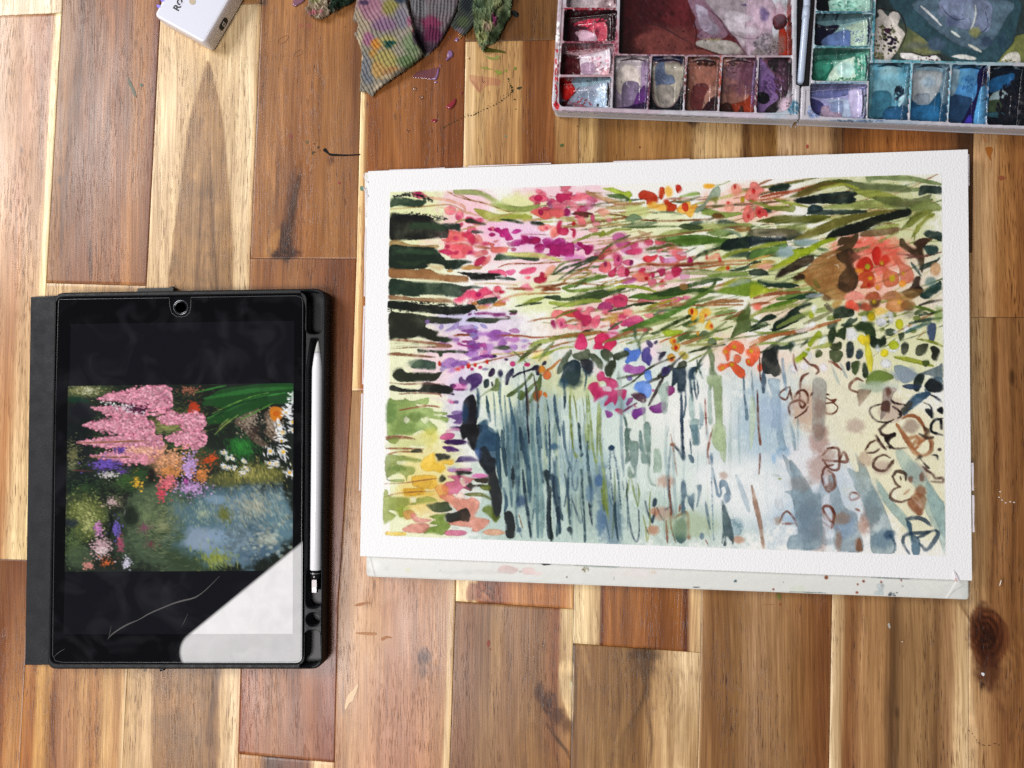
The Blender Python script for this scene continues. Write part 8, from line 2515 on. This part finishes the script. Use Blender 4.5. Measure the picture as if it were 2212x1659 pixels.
hz = lambda u, v: W(u, v, ZT)*[1, 1, 0]+np.array([0, 0, .0128])
rod = tube('hinge_rod', [hz(1746.5, -60), hz(1745.3, 8), hz(1731.5, 172), hz(1731, 177)], [.0021, .0021, .0021, .0013], HR, palette, 20)
tube('hinge_rod_cap', [hz(1745, 10), hz(1742.5, 36)], [.0023, .0023], HR, palette, 20)
# ---------------------------------------------------------------- paper towel
TOW = mat('stained_paper_towel', attr=True, rough=.92, spec=.15, bump=(1400, .0003))
rc = Canvas(630, -50, 1160, 240, 1.3, '8a8478', 1., .05); rc.run(RAG)
def rg(*p): return np.array([(648.05+a/4.5512, b/4.5512) for a, b in p])
towel = tag(empty('paper_towel', W(880, 60)), 'crumpled ribbed paper towel stained yellow, green and purple, at the top edge beside the palette', 'paper towel')
def fold(name, poly, hfun, res=1.0, rag=.9, drop=4.):
    poly = np.array(poly); x0, y0, x1, y1 = poly[:, 0].min()-2, max(poly[:, 1].min(), -48)-2, poly[:, 0].max()+2, poly[:, 1].max()+2
    X, Y = canvas_grid(None, x0, x1, y0, y1, res); sd = poly_sd(X, Y, poly)+(vnoise(X/1.6, Y/1.6, 7)-.5)*3.2*rag+(vnoise(X/7, Y/7, 8)-.5)*2*rag
    top, low = hfun(X, Y, sd); e = np.clip(sd/drop, 0, 1); z = low+(top-low)*np.sqrt(e*(2-e))
    P = W(X, Y, .006).copy(); P[..., 2] = np.maximum(z, .0004)
    o = link(name, sheet_mesh(name, P, sd > 0, alb(rc.sample(X, Y)*.86+np.array([.60, .54, .46])*.12)), TOW, towel); return o
def ribs(X, Y, ang, per, per2=12., warp=5):
    a = math.radians(ang); u = X*math.cos(a)+Y*math.sin(a)+(fbm(X/40, Y/40, 61)-.5)*warp*2; v = -X*math.sin(a)+Y*math.cos(a)+(fbm(X/30, Y/30, 62)-.5)*warp
    return .5-.5*np.cos(2*np.pi*u/per), np.abs(np.sin(np.pi*v/per2))**.5
def main_h(X, Y, sd):
    a, b = ribs(X, Y, -27, 8.2, 10); k = np.clip((Y+20)/60, 0.15, 1); t = .0062+.0022*np.sin((X-770)/70)+.0018*(fbm(X/45, Y/45, 63)-.5)+(a-.6)*.0010*k+(b-.8)*.0007*k
    t += .003*np.exp(-((X-905)/22)**2)*(Y < 110); t -= .0045*np.clip((Y-120)/80, 0, 1); return t, .001
def dark_h(X, Y, sd):
    a, b = ribs(X, Y, 4, 7.5, 7.5, 4); return .0052+.0016*(fbm(X/30, Y/30, 64)-.5)+(a-.7)*.0008+(b-.8)*.0008-.003*np.clip((Y-60)/60, 0, 1)-.0022*np.exp(-((X-913)/9)**2), .0006
def green_h(X, Y, sd):
    a, b = ribs(X, Y, 40, 5.2, 9, 3); return .0048+(a-.6)*.0010-.002*np.clip((Y-20)/50, 0, 1), .0008
def leaf_h(X, Y, sd):
    f = fbm(X/13, Y/13, 66, 4); r = 1-np.abs(2*f-1)*2; a, b = ribs(X, Y, 10, 6.5, 6.5, 6); return .0062+.0050*(r-.5)+(a-.6)*.0004-.003*np.clip((Y-60)/50, 0, 1), .0008
def petal_h(X, Y, sd):
    f = fbm(X/9, Y/9, 67, 3); return .0045+.0035*(1-np.abs(2*f-1)*2-.5)+.0012*np.sin(X/3.2+Y/6), .0008
fold('towel_fold', rg((1690, -80), (2085, -80), (2065, 140), (1975, 290), (1930, 395), (1840, 415), (1760, 330), (1700, 260)), lambda X, Y, s: ((.0032+.004*(fbm(X/12, Y/12, 68)-.5)), .0004), rag=1.6)
fold('towel_fold', rg((1560, -80), (1790, -80), (1720, 180), (1660, 270), (1600, 332), (1530, 285), (1465, 232), (1540, 90)), green_h)
fold('towel_fold', rg((1700, -80), (2000, -80), (1990, 40), (1900, 120), (1935, 180), (1900, 270), (1865, 330), (1870, 400), (1835, 440), (1795, 488), (1760, 440), (1735, 400), (1705, 290), (1715, 180), (1688, 150)), leaf_h, rag=1.3)
fold('towel_fold', rg((1060, -80), (1575, -80), (1530, 100), (1460, 230), (1400, 330), (1340, 430), (1270, 490), (1205, 530), (1150, 470), (1090, 250)), dark_h, rag=.5)
fold('towel_fold', rg((548, -80), (545, 0), (512, 195), (560, 205), (548, 300), (520, 318), (560, 400), (590, 480), (606, 560), (590, 640), (575, 720), (565, 880), (632, 882), (690, 930), (735, 870), (800, 825), (880, 772), (1000, 690), (1110, 620), (1215, 530), (1190, 470), (1140, 330), (1105, 190), (1065, 40), (1060, -80)), main_h, rag=.8)
fold('towel_scrap', rg((300, -80), (545, -80), (500, 5), (380, 60), (325, 108), (285, 102), (268, 70)), petal_h, rag=1.2)
fold('towel_scrap', rg((60, -80), (300, -80), (262, 40), (292, 90), (240, 135), (182, 170), (120, 158), (70, 140), (44, 75), (80, 25)), petal_h, rag=1.2)
# ---------------------------------------------------------------- wet drops on the wood
def z2(*p): return np.array([(553+a/4., b/4.) for a, b in p])
def wet(color, tr=.0, rough=.06): return mat('wet_paint', color, rough, .6, trans=tr, ior=1.34, coat=.6)
VIO, ROSE, CLR, RED, AMB, MUD = wet('86648e'), wet('8a6070', .1), wet('f4e8dc', .95), wet('8a3038'), wet('b88c54', .6), wet('7a4a5c', .0)
MUD.node_tree.nodes['Principled BSDF'].inputs['Alpha'].default_value = .5
def drop(pts, m, h, label, smooth=True, name='paint_drop', cat='drop', res=.5, group=None):
    P = smooth_poly(pts, 5) if smooth else np.array(pts); X, Y = canvas_grid(None, P[:, 0].min()-1, P[:, 0].max()+1, P[:, 1].min()-1, P[:, 1].max()+1, res)
    sd = poly_sd(X, Y, P); mx = max(sd.max(), .5); e = np.clip(sd/min(mx, 4), 0, 1); Q = W(X, Y, 0).copy(); Q[..., 2] = .0002+h*np.sqrt(e*(2-e))
    return tag(link(name, sheet_mesh(name, Q, sd > 0, None, .00005), m), label, cat, group)
def circ(x, y, rx, ry, an=0, n=14):
    t = np.linspace(0, 6.283, n+1)[:-1]; c, s_ = math.cos(math.radians(an)), math.sin(math.radians(an)); k = 1+.08*np.sin(t*3+x)
    return [(x+(rx*math.cos(q)*c-ry*math.sin(q)*s_)*kk, y+(rx*math.cos(q)*s_+ry*math.sin(q)*c)*kk) for q, kk in zip(t, k)]
drop(z2((335, -60), (420, -20), (415, 15), (380, 40), (340, 60), (315, 45), (325, 0)), ROSE, .0009, 'pale mauve wet paint blob cut by the top edge, left of the pink towel scrap')
drop(z2((1675, 436), (1700, 450), (1703, 485), (1680, 505), (1660, 520), (1645, 530), (1640, 520), (1652, 500), (1652, 465)), VIO, .0010, 'tear shaped violet drop just right of the towel, pointing down')
drop(z2((1400, 620), (1500, 600), (1580, 582), (1584, 620), (1565, 685), (1545, 692), (1480, 685), (1400, 678), (1352, 672), (1360, 655)), MUD, .0004, 'flat brownish purple puddle below the towel, the largest wet patch on the wood', cat='puddle', name='paint_puddle')
drop(z2((1568, 606), (1582, 590), (1580, 640), (1562, 686), (1540, 692), (1500, 688), (1550, 664)), VIO, .0007, 'bright violet rim of paint along the right end of the flat puddle')
drop(z2(*circ(1553, 711, 15, 10)), VIO, .0005, 'tiny violet dot just under the flat puddle'); drop(z2(*circ(1592, 570, 10, 8)), VIO, .0005, 'tiny violet dot at the upper right tip of the flat puddle')
drop(z2(*circ(1735, 345, 15, 19, 30)), VIO, .0006, 'small violet drop beside the amber squiggle')
drop(z2((1745, 285), (1760, 300), (1775, 300), (1782, 320), (1768, 342), (1748, 330), (1765, 322), (1752, 305)), AMB, .0005, 'amber squiggle of wet paint below the green towel tip')
for x, y, r, lb in ((1372, 770, 20, 'clear water drop below the flat purple puddle, upper one of the pair'), (1431, 845, 20, 'clear water drop lower right of the pair below the puddle'), (1315, 1132, 15, 'clear water drop standing alone above the white sheet'), (1000, 1337, 6, 'pinhead clear drop right of the black ink stroke'), (1840, 505, 12, 'clear drop on the pale stripe left of the olive brush mark'), (1965, 710, 9, 'clear drop on the pink smudge right of the dark seam')):
    drop(z2(*circ(x, y, r, r*.85, 20)), CLR, .0008, lb)
drop(z2((1700, 870), (1728, 852), (1728, 890), (1706, 925), (1680, 945), (1650, 940), (1642, 920), (1665, 900)), RED, .0011, 'largest dark red glossy drop, right of the clear pair')
drop(z2((1512, 1045), (1530, 1030), (1560, 1030), (1565, 1045), (1545, 1060)), RED, .0006, 'small flat red drop lower left of the largest red drop')
drop(z2((1765, 805), (1788, 790), (1788, 805), (1770, 815)), RED, .0004, 'tiny red speck above right of the largest red drop')
drop(z2(*circ(1668, 321, 12, 9)), CLR, .0004, 'tiny amber clear drop left of the amber squiggle')
# ---------------------------------------------------------------- dry marks on the table
mats = {}
def dry(c, rough=.55):
    if c not in mats: mats[c] = mat('dry_paint', c, rough, .4)
    return mats[c]
def stain(pts, c, rough=.55, smooth=True, z=.00022):
    P = smooth_poly(pts, 4) if smooth and len(pts) > 3 else np.array(pts); P = P+np.stack([vnoise(P[:, 0]*1.3, P[:, 1]*1.3, 11)-.5, vnoise(P[:, 0]*1.3, P[:, 1]*1.3, 12)-.5], 1)*.7
    bm = bmesh.new(); vs = [bm.verts.new(v) for v in to_world(P, 0, z)]; f = bm.faces.new(vs)
    if f.normal.z < 0 or True: bmesh.ops.triangulate(bm, faces=[f])
    for f in bm.faces:
        f.normal_update()
        if f.normal.z < 0: f.normal_flip()
    me = bpy.data.meshes.new('paint_stain'); bm.to_mesh(me); bm.free(); return link('paint_stain', me, dry(c, rough), table)
stain(z2((582, 1290), (600, 1280), (615, 1295), (632, 1322), (660, 1328), (760, 1335), (880, 1332), (896, 1330), (892, 1342), (800, 1348), (720, 1350), (650, 1348), (625, 1335), (600, 1318), (584, 1308)), '0c0c0c', .25)
OL1, OL2 = '4c4c1a', '848a3a'
stain(z2((1955, 410), (1975, 405), (2050, 422), (2110, 432), (2155, 450), (2150, 460), (2090, 455), (2000, 455), (1960, 450)), OL1, .3)
for a, b in ((((1982, 482), (2020, 492), (2060, 496), (2080, 482), (2105, 485), (2100, 508), (2060, 520), (2015, 512), (1990, 495)), '8a8a48'), (((1945, 580), (1990, 585), (2000, 578), (2010, 592), (2052, 600), (2000, 600), (1950, 590)), OL2), (((2062, 615), (2090, 606), (2115, 615), (2134, 630), (2110, 645), (2085, 645)), OL2), (((2150, 600), (2168, 598), (2166, 622), (2152, 622)), OL2)): stain(z2(*a), b, .4)
r_ = np.random.RandomState(8)
path = smooth_line([(1625, 1103), (1680, 1070), (1740, 1040), (1820, 1005), (1880, 995), (1910, 978), (1970, 950), (2040, 918), (2100, 885), (2155, 847), (2195, 815), (2212, 770), (2190, 720), (2180, 678)], 5)
for i, p in enumerate(path[::2]):
    stain(z2(*circ(p[0], p[1], 4+6*r_.rand(), 3+3*r_.rand(), -35, 7)), '2e3014', .4)
    if i % 1 == 0: stain(z2(*circ(p[0]+r_.randn()*10, p[1]-16+r_.randn()*8, 2.5+2*r_.rand(), 2+r_.rand(), 0, 6)), '4a4a24', .4)
for x, y, s in ((2210, 755, 12), (2235, 860, 9), (1108, 0, 0)):
    if s: stain(z2(*circ(x, y, s, s*.7, 20)), '3c3e18', .4)
for p, c in ((z3((0, 100), (30, 92), (60, 125), (50, 150), (20, 145), (0, 120)), '101410'), (z3((40, 762), (60, 752), (85, 750), (80, 765), (55, 775)), '34361a'), (z3((0, 780), (12, 775), (10, 800), (0, 798)), '34361a'), (z3((18, 585), (38, 582), (36, 604), (20, 606)), '6a7a2a'),
             (z3((418, 1250), (440, 1242), (448, 1260), (430, 1272), (415, 1264)), '4a5a2c'), (z3((24, 942), (38, 938), (36, 952)), '3a5a2c'), (z3((1097, 1270), (1106, 1264), (1112, 1274), (1104, 1284)), '6a1c1c'), (z3((1125, 1106), (1133, 1108), (1130, 1115)), '2a1a14'), (z3((562, 1085), (570, 1088), (566, 1100)), '3a2018'),
             (z4((330, 1255), (345, 1250), (350, 1272), (338, 1284), (328, 1275)), '9a4438'), (z4((1880, 1275), (1930, 1272), (1942, 1300), (1925, 1340), (1925, 1390), (1905, 1360), (1885, 1320)), '9a5a20'), (z4((1850, 1160), (1870, 1190), (1890, 1225), (1880, 1235), (1860, 1200)), 'b07848'), (z4((1990, 1530), (2030, 1520), (2045, 1545), (2010, 1560)), '8a4c30'),
             (z2((292, 1170), (305, 1165), (313, 1188), (298, 1192)), '8a3a40'), (z2((712, 1575), (728, 1572), (730, 1590), (715, 1592)), '8a3038'), (z2((430, 1220), (452, 1215), (455, 1230), (436, 1246)), '6a5a34'), (z2((900, 1615), (925, 1610), (935, 1640), (908, 1650)), '5a7a64'), (z2((530, 1270), (545, 1262), (545, 1280), (532, 1284)), '2e2c14'), (z2((486, 1312), (516, 1310), (514, 1318), (496, 1320), (494, 1336), (486, 1336)), '3a341c'),
             (z2((470, 1290), (480, 1288), (478, 1300)), '3a341c'), (z2((500, 1240), (512, 1238), (508, 1254)), '3a3a1c'), (z2((520, 1210), (530, 1208), (527, 1220)), '4a4a24'), (z2((550, 1296), (560, 1298), (556, 1308)), '4a3a1c'), (z2((2100, 292), (2112, 290), (2108, 304)), '2a1c10'), (z2((2150, 1175), (2166, 1172), (2162, 1188)), '3a8a6a'), (z2((765, 230), (775, 228), (778, 240)), '2a2c14')):
    stain(np.array(p), c, .5)
stain([(276, 168), (281, 174), (287, 186), (292, 196), (295, 211), (290, 207), (284, 193), (278, 182)], '6e7264'); stain([(303, 182), (308, 181), (309, 186), (304, 187)], '5c6a60')
for p in (((2009, 535), (2013, 537), (2012, 541), (2008, 540)), ((1116, 27), (1120, 29), (1118, 34))): stain(p, '1c1814')
def zb(*p): return [(675+a/2.731, 1188+b/2.731) for a, b in p]
def zr(*p): return [(1431+a/2.8326, 1242+b/2.8326) for a, b in p]
PALEW = 'e8cba8'
stain(zb((272, 790), (262, 830), (248, 860), (240, 885), (215, 905), (200, 938), (190, 930), (200, 880), (215, 850), (235, 830), (258, 800)), PALEW, .7)
for p, c in (((( 250, 325), (285, 310), (338, 310), (320, 318), (270, 332)), 'a8744e'), (((262, 487), (366, 487), (368, 502), (270, 496)), 'b07c54'), (((1030, 540), (1045, 535), (1046, 560), (1035, 575)), '8a4030'), (((1042, 580), (1056, 584), (1050, 592)), '8a4030'), (((405, 520), (440, 508), (470, 518), (440, 522), (412, 535)), 'a87450'), (((1360, 900-340), (1364, 562), (1362, 566)), 'e8d8c8')):
    stain(zb(*p), c, .6)
stain([(537, 1421), (543, 1424), (541, 1429), (537, 1427)], '8a2c34')
for p, c in ((((700, 110), (722, 120), (726, 140), (715, 152), (705, 140)), '6a6a2c'), (((712, 175), (726, 172), (724, 188), (714, 186)), '8a5030'), (((610, 178), (650, 180), (690, 180), (650, 183)), 'a06a48'), (((1377, 300), (1388, 295), (1394, 325), (1384, 322)), 'a8a49c'), (((1462, 405), (1470, 406), (1466, 414)), 'f0e8dc'), (((1950, 598), (1968, 600), (1966, 618), (1954, 612)), 'd8d8dc')):
    stain(zr(*p), c, .5)
pth = smooth_line([(1870, 948), (1900, 975), (1918, 1005), (1940, 1032), (1990, 1044), (2040, 1030), (2072, 1052)], 3)
for a, b in zip(pth[:-1:2], pth[1::2]): stain(zr((a[0], a[1]-2), (b[0], b[1]-2), (b[0], b[1]+2), (a[0], a[1]+2)), '3a2c24', .5, False)
stain(zr((1468+0, 1), (1469, 2), (1468, 3)), '3a2c24', .5, False)
stain([(2133+25, 1265), (2160, 1258), (2163, 1252), (2161, 1262)], 'f0ece4', .7)
for x, y in ((2164, 1080), (2172, 1086), (2160, 1062), (2158, 1074), (2182, 1084), (2190, 1085)): stain(circ(x, y, 2.2, 1.2, 20, 6), 'd8cfc4', .7)
for x, y, w_, h_ in ((612, 86, 13, 6), (645, 115, 10, 5)):                       # dried rings
    P = np.array(circ(x, y, w_, h_, -35, 20)); P = np.vstack([P, P[:1]]); poly_strip('paint_stain', P, .7, 0, .00022, dry('7a5434'), table)
PINK = bpy.data.materials.new('pink_smudge'); PINK.use_nodes = True; b_ = PINK.node_tree.nodes['Principled BSDF']; b_.inputs['Base Color'].default_value = (*lin(hexc('c0605c')), 1); b_.inputs['Alpha'].default_value = .22; b_.inputs['Roughness'].default_value = .6
def smudge(pts): o = stain(pts, 'c0605c'); o.data.materials.clear(); o.data.materials.append(PINK)
smudge(z2((1845, 650), (1900, 655), (2000, 665), (2110, 690), (2100, 740), (2000, 740), (1930, 800), (1890, 760), (1850, 700))); smudge(z2((1850, 690), (1900, 720), (1940, 800), (1905, 770)))
smudge(z2((370, 205), (410, 210), (400, 240), (375, 235))); smudge(z2((430, 215), (490, 205), (470, 245), (440, 240)))
bpy.context.view_layer.update()
